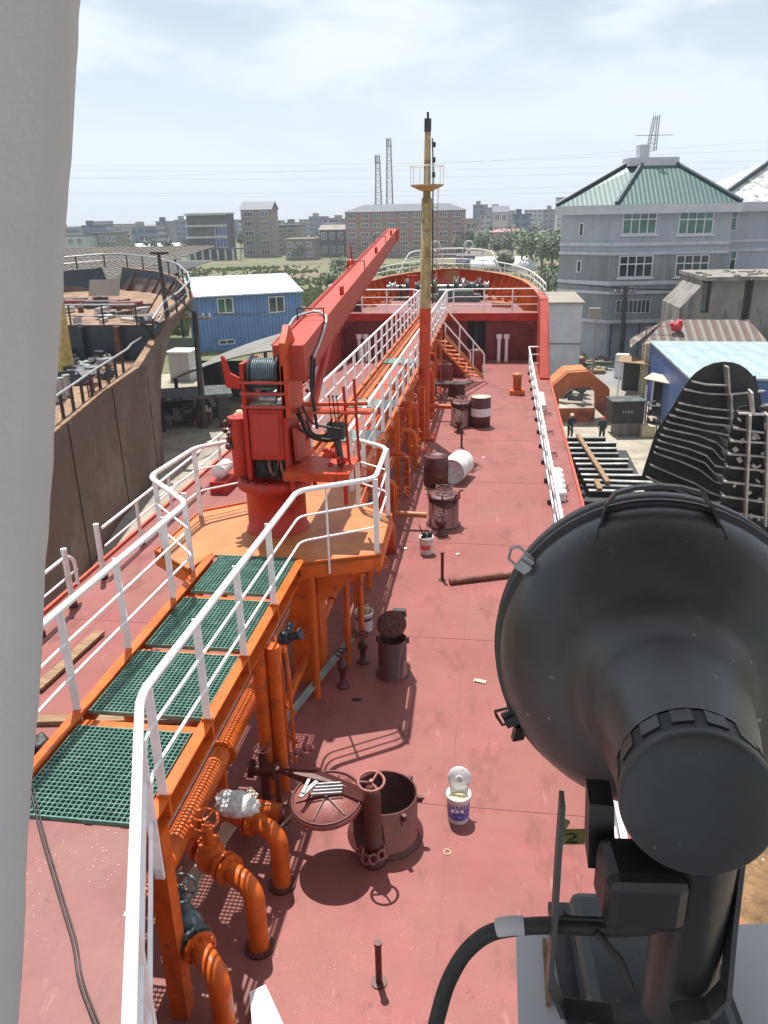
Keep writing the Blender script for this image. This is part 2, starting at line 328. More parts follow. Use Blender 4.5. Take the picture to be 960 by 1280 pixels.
def copy_tree(o,loc=None,label=None,parent=None,rz=None):
    c=o.copy(); COL.objects.link(c)
    if parent is not None: c.parent=parent
    if loc is not None: c.location=V(loc)
    if rz is not None: c.rotation_euler.z=rz
    if label: c['label']=label
    for ch in o.children: copy_tree(ch,parent=c)
    return c
def fillet(pts,r=.12,n=5):
    pts=[V(p) for p in pts]; out=[pts[0]]
    for i in range(1,len(pts)-1):
        a,b,c=pts[i-1],pts[i],pts[i+1]; d1=(a-b); d2=(c-b)
        k=min(r,d1.length*.45,d2.length*.45); p0=b+d1.normalized()*k; p2=b+d2.normalized()*k
        for j in range(n+1):
            t=j/n; out.append(p0*(1-t)**2+b*2*t*(1-t)+p2*t*t)
    out.append(pts[-1]); return out
#PART2
# ------------------------------------------------------------------ setting
G=-7.
g=MB()
g.add([(-3000,-200,G),(3000,-200,G),(3000,3000,G),(-3000,3000,G)],[(0,1,2,3)])
fm=mat('field_earth',(.115,.135,.05),.95,var=.25,scale=.05,rust=(.17,.13,.085),rustamt=.62,rustscale=.07,bump=.3,bscale=.8,coord='Object')
struct('ground',g,fm)
def sheet(name,poly,z,m):
    b=MB(); b.add([(p[0],p[1],z) for p in poly],[tuple(range(len(poly)))]); return struct(name,b,m)
sheet('yard_pavement',[(-45,-40),(60,-40),(60,100),(24,98),(4,92),(-6,80),(-18,80),(-20,72),(-45,60)],G+.004,M['concrete'])
sheet('soil_strip',[(3.2,2),(12,2),(12,22),(3.6,22)],G+.008,M['dirt'])
sheet('yard_lane',[(7,64),(16,62),(22,74),(9,80)],G+.008,M['roadc'])
sheet('country_road',[(-300,352),(300,318),(300,324),(-300,358)],G+.004,M['roadc'])
# tilled plots and tall grass as stuff
def plot(poly,n,m,hgt,seed,label,w=.5):
    rnd=random.Random(seed); b=MB(); xs=[p[0] for p in poly]; ys=[p[1] for p in poly]
    def inside(x,y):
        c=False; k=len(poly)
        for i in range(k):
            x1,y1=poly[i]; x2,y2=poly[(i+1)%k]
            if (y1>y)!=(y2>y) and x<(x2-x1)*(y-y1)/(y2-y1)+x1: c=not c
        return c
    i=0
    while i<n:
        x=rnd.uniform(min(xs),max(xs)); y=rnd.uniform(min(ys),max(ys))
        if not inside(x,y): continue
        if seed==1: y=112+round((y-112+x*.25)/3.1)*3.1-x*.25+rnd.gauss(0,.35)
        if noise.noise(V((x*.05,y*.05,seed)))<.0 and rnd.random()<.85: i+=1; continue
        i+=1
        h=hgt*rnd.uniform(.4,1.3); a=rnd.uniform(0,math.pi)
        for k in range(3):
            aa=a+k*1.05; dx,dy=math.cos(aa)*w*.5,math.sin(aa)*w*.5; lx,ly=rnd.uniform(-.3,.3)*h,rnd.uniform(-.3,.3)*h
            b.add([(x-dx,y-dy,G),(x+dx,y+dy,G),(x+dx*.7+lx,y+dy*.7+ly,G+h),(x-dx*.7+lx,y-dy*.7+ly,G+h*.8)],[(0,1,2,3)])
    o=b.make('grass' if hgt<1.2 else 'scrub',m); tagset(o,label,'vegetation',kind='stuff')
plot([(-110,112),(60,112),(60,225),(-110,225)],12000,M['weed'],.55,1,'rough green weeds growing across the field beyond the blue shed',.6)
plot([(-80,88),(-22,92),(-22,112),(-80,112)],3000,M['weed'],.7,2,'weeds behind the unfinished hull and the shed',.5)
plot([(-12,96),(3.5,96),(3.5,150),(-12,150)],3000,M['weed'],1.2,3,'tall weeds growing just beyond the bow',.6)
plot([(-60,100),(-18,100),(-18,150),(-60,150)],2500,M['weed'],.9,4,'dark scrub scattered in the field behind the crane jib',.9)
sheet('field_green_strip',[(-220,225),(-100,225),(-100,345),(-260,345)],G+.01,mat('bright_crop_green',(.085,.135,.04),.9,var=.3,scale=.08))
sheet('field_near_strip',[(-10,100),(40,100),(90,230),(-2,160)],G+.01,mat('bright_weed_ground',(.10,.15,.04),.9,var=.35,scale=.15))
# ---- trees
def tree(loc,h,rad,label,m='leaf',group=None,name='broadleaf_tree',n=420,leaf=.55,seed=0):
    rnd=random.Random(seed); t=Thing(name,label,'tree',loc,group); x,y,z=loc
    b=MB(); top=V((x+rnd.uniform(-.3,.3),y,z+h*.6)); b.tube([(x,y,z),(x+.1,y,z+h*.3),top],[h*.035,h*.028,h*.015],8)
    for k in range(5):
        a=rnd.uniform(0,6.28); b.tube([(x+.1,y,z+h*(.3+.05*k)),(x+math.cos(a)*rad*.6,y+math.sin(a)*rad*.6,z+h*(.55+.07*k))],[h*.014,h*.006],6)
    t.part('trunk',b,'trunk')
    c=MB(); lobes=[(rnd.uniform(-.55,.55)*rad,rnd.uniform(-.55,.55)*rad,h*rnd.uniform(.45,.85),rad*rnd.uniform(.35,.6)) for _ in range(9)]
    for i in range(n):
        l=lobes[i%9]; d=V((rnd.gauss(0,1),rnd.gauss(0,1),rnd.gauss(0,1))).normalized()*l[3]*(rnd.random()**.35)
        p=V((x+l[0],y+l[1],z+l[2]))+d; u=V((rnd.gauss(0,1),rnd.gauss(0,1),rnd.gauss(0,.6))).normalized(); w=u.orthogonal().normalized(); s_=leaf*rnd.uniform(.5,1.2)
        c.add([p-u*s_*.5,p+w*s_*.35,p+u*s_*.5,p-w*s_*.35],[(0,1,2,3)])
    t.part('crown',c,m); return t
tg='trees along the road right of the bow'
TR=[(586,312,270,9,4),(603,310,262,8,3.6),(622,312,255,7,3.4),(640,312,235,9,4.5),(652,318,215,8,4),(664,322,205,9,4.2),(678,318,210,8.5,4.5),(690,320,190,9,4.4),(702,322,200,8,4),(716,318,230,9,4),(574,312,262,6,3),(632,330,200,4,2.6)]
for i,(px_,py_,Y,h,r_) in enumerate(TR):
    p=atY(px_,py_,Y); tree((p.x,p.y,G),h,r_,'bushy green tree in the row along the road right of the bow','leaf' if i%3 else 'leafdark',tg,seed=i,n=520,leaf=.95)
for i,(px_,Y,h,r_,lb) in enumerate([(424,190,4,3,'round green bush in the field beside the crane jib'),(414,150,3,2.2,'small green bush low in the field behind the blue shed'),(688,140,4,3,'green bush against the left edge of the grey building'),(372,262,5,4,'dark bush in front of the grey brown town house')]):
    p=atY(px_,300,Y); tree((p.x,p.y,G),h,r_,lb,'leaf',None,'bush',seed=40+i,n=500,leaf=.6)
for i in range(26):
    x=-205+i*7.9+random.uniform(-2,2); Y=345+random.uniform(-5,5)
    tree((x,Y,G),random.uniform(5,8),random.uniform(3,4.5),'dark tree in the hazy row before the far town','leafdark','far hazy tree row',seed=60+i,n=160,leaf=1.6)
for i in range(16):
    x=-10+i*7.5+random.uniform(-2,2); Y=330+random.uniform(-25,25)
    tree((x,Y,G),random.uniform(6,10),random.uniform(3.5,5),'dark tree in the hazy wood right of the brick block','leafdark','far hazy wood',seed=90+i,n=200,leaf=1.5)
# ---- facade frame
class Facade:
    def __init__(s,o,yaw):
        s.o=V(o); s.u=V((math.cos(yaw),math.sin(yaw),0)); s.n=V((math.sin(yaw),-math.cos(yaw),0)) # n points to viewer side
        s.M=Matrix(((s.u.x,-s.n.x,0,s.o.x),(s.u.y,-s.n.y,0,s.o.y),(0,0,1,s.o.z),(0,0,0,1)))
    def uv(s,x,y):
        p=onplane(x,y,s.o,s.n)-s.o; return p.dot(s.u),p.z
    def rect(s,x0,y0,x1,y1):
        a=s.uv(x0,(y0+y1)/2); b=s.uv(x1,(y0+y1)/2); c=s.uv((x0+x1)/2,y0); d=s.uv((x0+x1)/2,y1)
        return a[0],d[1],b[0],c[1]
def mbT(T):
    b=MB(); b.T=T; return b
def window(t,T,r,nx=2,ny=1,fw=.08,gl='glass',sill=True,fr='frame',depth=.06):
    u0,v0,u1,v1=r; b=mbT(T)
    # local: x along facade, y into the building, z up ; wall face y=0
    for i in range(nx+1):
        u=u0+(u1-u0)*i/nx; b.box((u-fw/2,-depth,v0),(u+fw/2,-.003,v1))
    for i in range(ny+1):
        v=v0+(v1-v0)*(i/ny if ny==1 else (0,.62,1)[i]); b.box((u0-fw/2,-depth-.004,v-fw/2),(u1+fw/2,-.004,v+fw/2))
    if sill: b.box((u0-.2,-.22,v0-.2),(u1+.2,-.005,v0-.08))
    w=t.part('window',b,fr)
    c=mbT(T); c.box((u0,-.02,v0),(u1,-.006,v1)); t.part('pane',c,gl,w)
    return w
# ---- grey building with teal roof
o0=at(755,450,G); gy=R(8.3)
fa=Facade(o0,gy); T=fa.M
t=Thing('grey_building','grey four storey building with a teal tiled hipped roof beyond the yard','building',o0)
W=fa.uv(912,300)[0]; D=11.; zt=fa.uv(757,268)[1]
lw=4.6
b=mbT(T)
# plan: front 0..W, left side splays back
plan=[(0,0),(W,0),(W,D),(-2.0,D),(-3.8,4.2)]
gh=fa.uv(800,402)[1]; u0,_,u1,_2=fa.rect(757,410,832,440)
b.prism(plan,gh,zt); 
b.box((0,.002,0),(u0+.3,.6,gh-.002)); b.box((u1,.002,0),(W,.6,gh-.002)); b.prism([(0.05,.61),(W-.05,.61),(W-.05,D),(-2.0,D),(-3.8,4.2)],0,gh-.003)
t.part('wall',b,'greywall')
# darker middle tiles
z1=fa.uv(757,366)[1]; z2=fa.uv(757,318)[1]; z3=fa.uv(757,306)[1]; z0=fa.uv(757,357)[1]
b=mbT(T); e=.03
def skin(b,za,zb,e):
    b.add([(-3.8-e,4.2,za),(0-e*.4,-e,za),(W+e,-e,za),(-3.8-e,4.2,zb),(0-e*.4,-e,zb),(W+e,-e,zb)],[(0,1,4,3),(1,2,5,4)])
skin(b,gh+.1,zb:=z2,.02); t.part('tiled_wall',b,'greydark')
for za,zc in ((z0+.0,z0+.35),(z1-.15,z1+.1),(z2-.1,z2+.15),(z3-.15,z3+.15),(gh-.1,gh+.2)):
    b=mbT(T); b.slab([(-3.8,4.2,za),(-3.8,4.2,zc),(0,0,zc),(0,0,za)],V((-.7,-.7,0)),.16); b.box((-.1,-.16,za),(W,-.003,zc)); t.part('band',b,'greylight')
b=mbT(T); b.prism([(-4.4,4.4),(-.3,-.9),(W+.4,-.9),(W+.4,D+.6),(-2.6,D+.6)],zt,zt+.75); t.part('eave',b,'greylight')
za=zt+.76; ap=za+fa.uv(757,208)[1]*0+3.4
cx0,cx1=W*.32,W*.62; cy0,cy1=4.4,6.2
A=[(-4.3,4.5,za),(-.2,-.8,za),(W+.3,-.8,za),(W+.3,D+.5,za),(-2.5,D+.5,za)]; Bt=[(cx0-1.2,cy0+.9,ap),(cx0,cy0,ap),(cx1,cy0,ap),(cx1,cy1,ap),(cx0-1.2,cy1,ap)]
b=mbT(T); b.add(A+Bt,[(0,1,6,5),(1,2,7,6),(2,3,8,7),(3,4,9,8),(4,0,5,9),(5,6,7,8,9)])
t.part('roof',b,'tealroof')
for i in (0,1,2,3):
    b=mbT(T); b.tube([V(A[i])+V((0,0,.12)),V(Bt[i])+V((0,0,.1))],.2,6); t.part('roof_ridge',b,'blueroofline')
b=mbT(T); b.box((cx0-1.2,cy0-.2,ap-.1),(cx1+.2,cy1+.3,ap+.6)); b.box((cx0-.2,cy0+.4,ap+.6),(cx0+.7,cy0+1.5,ap+1.7)); t.part('roof_block',b,'greylight')
# inclined lattice ladder on top
b=mbT(T); q0=V((cx0+1.0,cy0+.9,ap+1.2)); q1=q0+V((.22,0,2.9)); 
for dx in(-.35,.35):
    for dy in(-.3,.3): b.tube([q0+V((dx,dy,0)),q1+V((dx*.5,dy,0))],.05,5)
for k in range(9):
    f=k/9; p=q0.lerp(q1,f); p2=q0.lerp(q1,f+.11); w=.35*(1-.5*f)
    b.tube([p+V((-w,-.3,0)),p2+V((w,-.3,0))],.03,4); b.tube([p+V((-w,.3,0)),p+V((w,.3,0))],.03,4)
b.tube([q0+V((-1.6,0,1.3)),q0+V((1.9,0,1.3))],.04,4)
t.part('roof_mast',b,'steel')
for r_ in ((779,263,820,292),(849,263,891,292)): window(t,T,fa.rect(*r_),4,2,.09,'greenglass')
for r_ in ((774,320,815,346),(845,319,885,345)): window(t,T,fa.rect(*r_),4,2,.09,'glass')
for r_ in ((770,375,812,391),(840,372,852,390)): window(t,T,fa.rect(*r_),8,1,.05,'glass',False)
sf=Facade(V(T@V((-3.8,4.2,0))),gy-math.atan2(4.2,3.8)); 
for (x,y0,y1) in ((727,279,295),(724,326,340)): window(t,sf.M,sf.rect(x-2.4,y0,x+2.4,y1),1,1,.08,'glass',False)
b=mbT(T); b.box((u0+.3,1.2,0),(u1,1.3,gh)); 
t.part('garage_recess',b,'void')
b=mbT(T); 
for k in range(5): b.cyl((u0+.6+k*1.3,.5,0),(u0+.6+k*1.3,.5,gh),.05,6)
t.part('garage_grille',b,'blacksteel')
# ---- second wing (right)
o1=V(T@V((W+.01,2.6,0))); 
t=Thing('rear_building','blue grey building wing with a pale glaring roof behind the grey building','building',o1)
T2=T@Matrix.Translation((W+.01,2.6,0)); b=mbT(T2); b.box((0,0,0),(22,12,zt)); t.part('wall',b,'greywall')
b=mbT(T2); b.box((-.0,-.8,zt),(23,12.5,zt+.8)); t.part('eave',b,'greylight')
b=mbT(T2); b.add([(-1,-.7,zt+.8),(23,-.7,zt+.8),(23,12.3,zt+.8),(-1,12.3,zt+.8),(7,5,zt+4.9),(16,5,zt+4.9)],[(0,1,5,4),(1,2,5),(2,3,4,5),(3,0,4)]); t.part('roof',b,'silverroof')
b=mbT(T2); b.tube([(-1,-.7,zt+.95),(7,5,zt+5.05),(16,5,zt+5.05)],.22,6); t.part('roof_ridge',b,'blueroofline')
f2=Facade(V(T2@V((0,0,0))),gy)
for r_ in ((913,262,921,288),(912,314,919,340)): window(t,T2,f2.rect(*r_),1,2,.07,'greenglass',False)
for zz in (z2,z3,z1,z0): b=mbT(T2); b.box((0,-.12,zz-.1),(22,-.003,zz+.15)); t.part('band',b,'greylight')
# ---- concrete ruin
fr=Facade(at(846,441,G),R(2)); fr.o=V((fr.o.x,fr.o.y,G)); fr=Facade(V((atY(848,430,66).x,66,G)),R(2)); TR2=fr.M
t=Thing('concrete_ruin','unfinished stained concrete building with a jagged flat roof slab behind the blue roofed shed','building',fr.o)
zr=fr.uv(870,350)[1]; uL=fr.uv(853,400)[0]; ua,_,ub,_3=fr.rect(877,353,888,391); vb=fr.uv(880,391)[1]; vt=fr.uv(880,354)[1]
b=mbT(TR2)
b.add([(uL-.3,0,0),(uL-.3,0,fr.uv(852,385)[1]),(uL+1.2,0,fr.uv(865,357)[1]),(uL+1.2,0,0),(uL-.3,6,0),(uL-.3,6,fr.uv(852,385)[1]),(uL+1.2,6,fr.uv(865,357)[1]),(uL+1.2,6,0)],[(0,3,2,1),(4,5,6,7),(0,1,5,4),(1,2,6,5)])
b.box((uL+1.2,0,0),(ua,7,zr)); b.box((ua,0,0),(ub,7,vb)); b.box((ub,0,0),(fr.uv(928,380)[0],7,zr)); b.box((fr.uv(939,380)[0],0,0),(16,7,zr)); b.box((ua,1,vb),(ub,7,zr)); b.box((fr.uv(928,380)[0],1.2,0),(fr.uv(939,380)[0],7,zr))
t.part('wall',b,'concretewall')
b=mbT(TR2); rnd=random.Random(3); top=[]
n=26; u_a=uL+1.1; u_b=16.3
for i in range(n+1):
    u=u_a+(u_b-u_a)*i/n; top.append((u,-.9-rnd.uniform(0,.35)))
b.prism(top+[(u_b,7.3),(u_a,7.3)],zr,zr+.28); t.part('roof_slab',b,'concretewall')
b=mbT(TR2)
for i in range(40):
    u=rnd.uniform(u_a,u_b); v=rnd.uniform(-.8,5); b.cbox((u,v,zr+.3+rnd.uniform(0,.12)),(rnd.uniform(.2,1),rnd.uniform(.1,.5),.1),rnd.uniform(0,3))
t.part('rubble',b,'greyhouse')
b=mbT(TR2); b.box((ua,.5,vb),(ub,.55,vt)); t.part('opening',b,'glass')
# ---- blue roof shed
zc=-3.0; c0=at(812,428,zc); c1=at(862,475,zc)
dy=c1.y; 
t=Thing('roofed_workshop','workshop with pale cyan sheet roof and deep blue corrugated walls right of the yard','shed',(c0.x,c0.y,G))
b=MB(); b.slab([(c0.x,c0.y,zc),(c1.x,c1.y,zc),(24,c1.y+.2,zc-.1),(24,c0.y,zc-.1)],(0,0,1),.12); t.part('roof',b,'cyanroof')
b=MB(); b.slab([(c0.x+.1,c0.y-.1,G),(c1.x+.1,c1.y+.1,G),(c1.x+.1,c1.y+.1,zc-.003),(c0.x+.1,c0.y-.1,zc-.003)],(1,0,0),.1); b.box((c1.x+.21,c1.y+.1,G),(24,c1.y+.2,zc-.12)); t.part('wall',b,'bluewall2')
b=MB(); b.cbox((c0.x-.1,c0.y,(G+zc)/2),(.35,.35,zc-G-.05)); t.part('corner_post',b,'woodpale')
# old corrugated roof behind
p0=at(800,432,-3.2); p1=at(905,428,-3.2)
t=Thing('lean_to_roof','old rusty corrugated roof with a broken ridge behind the workshop','roof',(p0.x,p0.y+1,G))
b=MB(); a0=V((p0.x+.2,c0.y+.3,-3.3)); b.slab([a0,a0+V((9,0,0)),a0+V((8.2,3.4,1.4)),a0+V((2.2,3.4,1.4))],(0,0,1),.07); b.slab([a0+V((-.8,0,-.2)),a0+V((2.1,3.4,1.36)),a0+V((-.3,3.6,-.1))],(0,0,1),.07)
t.part('sheet_roof',b,striped('rusty_corrugated_sheet',(.13,.09,.075),(.22,.20,.18),1.5,0,.85,.8))
b=MB(); b.box(a0+V((.2,.5,-3.7)),a0+V((.5,.8,0))); b.box(a0+V((7.6,.5,-3.7)),a0+V((7.9,.8,0))); t.part('leg',b,'woodpale')
q=atY(847,408,62); b=MB(); b.ico(q,.36,2,.5,(1,1,1.2)); b.ico(q+V((-.42,0,.12)),.2,1,.4); b.ico(q+V((.2,0,.3)),.16,1,.4)
single('red_bundle',b,'lantern','crimson cloth bundle hanging above the rusty corrugated roof','bundle',off=q)
b=MB(); b.tube([q+V((-2.2,0,-.1)),q+V((-.6,0,.05))],.04,6); b.tube([q+V((-2.2,0,-.1)),(q.x-2.2,q.y,G)],.06,6); single('bundle_pole',b,'wood','thin pole holding the crimson bundle','pole',off=q)
# ---- small white container house left of grey building
pw=at(722,478,G); t=Thing('cabin_block','plain pale grey two storey cabin stack beside the bow','cabin',(pw.x,pw.y,G))
zz=onplane(722,380,pw,(0,1,0)).z
b=MB(); b.box((pw.x-5,pw.y,G),(pw.x,pw.y+9,(G+zz)/2-.03)); b.box((pw.x-5,pw.y,(G+zz)/2+.03),(pw.x,pw.y+9,zz)); t.part('wall',b,'greylight')
b=MB(); b.box((pw.x-5.1,pw.y-.05,(G+zz)/2-.03),(pw.x+.05,pw.y+9,(G+zz)/2+.03)); t.part('seam',b,'blacksteel')
b=MB(); b.slab([(pw.x-5.2,pw.y-.2,zz+.003),(pw.x+.15,pw.y-.2,zz+.003),(pw.x+.15,pw.y+9,zz+.003),(pw.x-5.2,pw.y+9,zz+.003)],(0,0,1),.15); t.part('roof',b,'greyhouse')
# ---- orange arch frame (ship section lying in the yard)
a=at(692,528,G); fa3=Facade(a,R(6)); 
t=Thing('arch_frame','orange and red arched steel ship section with an open middle standing in the yard','ship section',a)
out=[fa3.uv(*p) for p in ((690,528),(683,489),(710,466),(735,464),(762,486),(762,524))]; inn=[fa3.uv(*p) for p in ((698,512),(699,498),(716,485),(736,484),(744,490),(744,511))]
out[0]=(out[0][0],0);out[-1]=(out[-1][0],0)
b=mbT(fa3.M)
def strip(b,o,i,y0,y1):
    k=len(o)
    for j in range(k-1):
        b.add([(o[j][0],y0,o[j][1]),(o[j+1][0],y0,o[j+1][1]),(i[j+1][0],y0,i[j+1][1]),(i[j][0],y0,i[j][1]),(o[j][0],y1,o[j][1]),(o[j+1][0],y1,o[j+1][1]),(i[j+1][0],y1,i[j+1][1]),(i[j][0],y1,i[j][1])],[(0,1,2,3),(7,6,5,4),(0,4,5,1),(3,2,6,7)])
strip(b,out,inn,0,.35); b.box((inn[0][0],0,0),(inn[-1][0],.35,inn[0][1])); t.part('face_plate',b,mat('orange_primer',(.42,.11,.035),.6,var=.2,scale=.8,rust=(.2,.05,.03),rustamt=.45,rustscale=.6))
b=mbT(fa3.M); 
for j in range(1,4):
    b.slab([(out[j][0],.36,out[j][1]),(out[j+1][0],.36,out[j+1][1]),(out[j+1][0],2.2,out[j+1][1]),(out[j][0],2.2,out[j][1])],(0,0,1),.05)
t.part('shell_plate',b,'orangetop')
rnd=random.Random(5)
b=MB()
for i in range(16):
    p=at(712+rnd.uniform(-10,22),503-rnd.uniform(0,14),G+.5)+V((0,1.5,0)); b.cbox((p.x,p.y,G+rnd.uniform(.3,1.6)),(rnd.uniform(.3,1.2),rnd.uniform(.2,.8),rnd.uniform(.1,.7)),rnd.uniform(0,3),rnd.uniform(-.4,.4))
single('scrap_heap',b,'tarp','dark green scrap and tarp heap seen through the orange arch','scrap',off=at(715,500,G))
b=MB()
for i in range(46):
    p=at(722+rnd.uniform(-16,34),462-rnd.uniform(-6,10),G); b.cbox((p.x,p.y,G+rnd.uniform(.1,.6)),(rnd.uniform(.3,1.4),rnd.uniform(.2,.8),rnd.uniform(.1,.5)),rnd.uniform(0,3),rnd.uniform(-.4,.4))
o=single('rubble_heap',b,['greyhouse','leafdark','wood'],'pale rubble and green debris heap behind the orange arch','rubble',off=at(735,465,G)); o['kind']='stuff'
for i,p in enumerate(o.data.polygons): p.material_index=(i//6)%3
# ---- container, blocks, shacks
def boxat(px_,py_,w,d,h,rz=0):
    p=at(px_,py_,G); return p
p=at(786,547,G); b=MB(); b.cbox((p.x,p.y+1,G+.4),(1.6,1.5,.8),R(8)); single('concrete_block',b,'concretewall','grey concrete block under the black container','block',off=(p.x,p.y+1,G),bevel=.04)
t=Thing('black_container','black ribbed steel bin with worn pale lettering on its side','container',(p.x,p.y+1,G+.8))
b=MB(); b.cbox((p.x-.2,p.y+1.1,G+1.45),(1.95,1.4,1.3),R(8)); t.part('body',b,'blacksteel')
b=MB(); b.cbox((p.x-.2,p.y+1.1,G+2.14),(2.1,1.55,.08),R(8)); t.part('lid',b,'tarp')
b=MB()
for k in range(4): b.cbox((p.x-.4+k*.17,p.y+.37+k*.024,G+1.5),(.08,.03,.13),R(8))
t.part('marking',b,'edgesteel')
b=MB(); 
for k in range(3): b.cbox((p.x+1.5,p.y+1.1,G+.7+k*.55),(.8,.8,.05),R(8))
for sx in(-.4,.4):
    for sy in(-.4,.4): b.cyl((p.x+1.5+sx*.9,p.y+1.1+sy*.9,G),(p.x+1.5+sx*.9,p.y+1.1+sy*.9,G+2.1),.035,6)
for k in range(5): b.cbox((p.x+1.25+k*.12,p.y+1.1,G+.85+(k%3)*.55),(.16,.25,.2),k)
single('tool_rack',b,'tarp','dark open rack of odds and ends beside the black container','rack',off=(p.x+1.5,p.y+1.1,G))
def shack(name,label,c,w,d,h,rz,tilt,roofm,wallm):
    t=Thing(name,label,'shack',c); Tm=Matrix.Translation(V(c))@Matrix.Rotation(rz,4,'Z')
    b=mbT(Tm); b.box((-w/2,-d/2,h),(w/2,d/2,h+.06)); 
    b.v=[v+V((0,0,(Tm.inverted()@v).x*tilt)) for v in b.v]; t.part('roof',b,roofm)
    b=mbT(Tm); b.box((-w/2+.25,d/2-.3,0),(w/2-.25,d/2-.22,h-.25)); t.part('back_wall',b,wallm)
    for sx,sy in((-1,-1),(1,-1),(-1,1),(1,1)):
        b=mbT(Tm); b.box((sx*(w/2-.2)-.06,sy*(d/2-.2)-.06,0),(sx*(w/2-.2)+.06,sy*(d/2-.2)+.06,h-.25)); t.part('post',b,'white')
p=at(800,500,G); shack('tin_shack','low open shack with a tan tin roof and white posts behind the black container',(p.x+.3,p.y+2,G),3.4,3.0,2.5,R(-14),-.06,'wood','blacksteel')
p=at(826,524,G); shack('small_awning','tilted board awning on white posts between the tin shack and dark ship block',(p.x+.2,p.y,G),2.6,2.2,2.6,R(-24),-.12,'woodpale','void')
p=at(776,472,G); b=MB(); b.cbox((p.x,p.y,G+1),(1.0,.9,1.9),R(-20)); single('white_cabinet',b,'white','white cabinet leaning left of the tan shack','cabinet',off=(p.x,p.y,G),bevel=.03)
p=at(808,546,G); b=MB(); b.cbox((p.x,p.y,G+.38),(.8,.7,.75),R(5)); single('straw_bale',b,'cream','cream stack of bags beside the concrete block','bags',off=(p.x,p.y,G),bevel=.08)
# ---- steel beam stack
bg='steel beams stacked in the yard'
rnd=random.Random(11)
for i in range(11):
    y=547+i*6.6; l=at(704+i*3.2,y,-5.9); r_=at(758+min(i,8)*6.5+rnd.uniform(-7,7),y+rnd.uniform(-1,1)+ (2 if i>6 else 0),-5.9)
    mid=(l+r_)/2; L=(r_-l).length; a=math.atan2(r_.y-l.y,r_.x-l.x)
    t=Thing('steel_beam','long grey steel girder lying crosswise in the beam stack right of the deck edge','beam',mid,bg)
    for dz,nm in ((0,'top_flange'),(-.55,'bottom_flange')): b=MB(); b.cbox(mid+V((0,0,dz)),(L,.26,.05),a); t.part(nm,b,'edgesteel' if i%3 else 'steel')
    b=MB(); b.cbox(mid-V((0,0,.275)),(L,.05,.495),a); t.part('web',b,'blocksteel')  # near-black web colour stands for shade between the paler flanges
for i,(a_,b_) in enumerate((((722,543),(760,603)),((745,600),(750,612)))):
    b=MB(); p=at(*a_,-5.7); q=at(*b_,-5.7); b.cbox((p+q)/2,(.22,(q-p).length,.12),math.atan2(-(q-p).x,(q-p).y)); single('cross_plank',b,'wood',('long timber lying diagonally across the beam stack','short timber at the near end of the beam stack')[i],'plank',off=(p+q)/2)
b=MB()
for i in range(7):
    p=at(712+i*13,575,G); b.cbox((p.x-.8+.0*i,p.y-3.6+i%2*.6,G+.27),(.9,7.5,.5),R(rnd.uniform(-3,3)))
single('gap_shade_bearers',b,'blocksteel','dark bearers widened to darken the gaps under the beam stack','bearers',off=at(750,575,G))  # wide near-black bearers stand for the shade in the beam gaps
# near-black bars stand in for the dark pit below the beams
b=MB()
for i in range(6):
    p=at(735,632+i*8,G+.6); b.cbox((p.x+1,p.y,G+.5+i%2*.3),(7,.5,.8),R(3))
single('dark_pit_bars',b,'blocksteel','near black bars filling the dark pit below the near end of the beams','trestle',off=at(740,640,G))
# ---- dark ship block (right)
def block(name,label,o,yaw,outline,stiff,ribs,depth=.35,extra=None,lean=0):
    f=Facade(o,yaw); t=Thing(name,label,'ship section',o); Tm=f.M
    pts=[f.uv(*p) for p in outline]
    b=mbT(Tm); k=len(pts); b.add([(u,0,v) for u,v in pts]+[(u,.06,v) for u,v in pts],[tuple(range(k)),tuple(range(2*k-1,k-1,-1))]+[(i,i+k,(i+1)%k+k,(i+1)%k) for i in range(k)])
    t.part('bulkhead_plate',b,'blocksteel')
    for ps in stiff:
        q=[f.uv(*p) for p in ps]; b=mbT(Tm)
        for i in range(len(q)-1):
            (ua,va),(ub,vb_)=q[i],q[i+1]; b.slab([(ua,-depth,va),(ub,-depth,vb_),(ub,-.003,vb_),(ua,-.003,va)],(0,0,-1),.05)
        s_=t.part('stiffener',b,'blocksteel')
        b=mbT(Tm)
        for i in range(len(q)-1):
            (ua,va),(ub,vb_)=q[i],q[i+1]; b.slab([(ua,-depth-.05,va+.01),(ub,-depth-.05,vb_+.01),(ub,-depth+.06,vb_+.01),(ua,-depth+.06,va+.01)],(0,0,-1),.07)
        t.part('flange',b,'edgesteel',s_)  # pale flange colour stands for sun on the stiffener tops
    for ps in ribs:
        q=[f.uv(*p) for p in ps]; b=mbT(Tm)
        for i in range(len(q)-1):
            (ua,va),(ub,vb_)=q[i],q[i+1]; b.slab([(ua-.04,-depth*1.5,va),(ub-.04,-depth*1.5,vb_),(ub-.04,-.004,vb_),(ua-.04,-.004,va)],(1,0,0),.08)
        t.part('rib',b,'edgesteel')
    if extra: extra(t,f)
    return t
oA=V((atY(800,610,37).x,37,G))
def exA(t,f):
    rnd=random.Random(4); b=mbT(f.M)
    for (x,y) in ((903,563),(900,545),(893,590),(875,610),(905,530)):
        u,v=f.uv(x,y); b=mbT(f.M); b.slab([(u-.2,-.42,v+.1),(u+.12,-.6,v-.05),(u+.42,-.42,v-.62),(u+.1,-.3,v-.3)],(0,0,1),.03); t.part('bracket',b,'edgesteel')
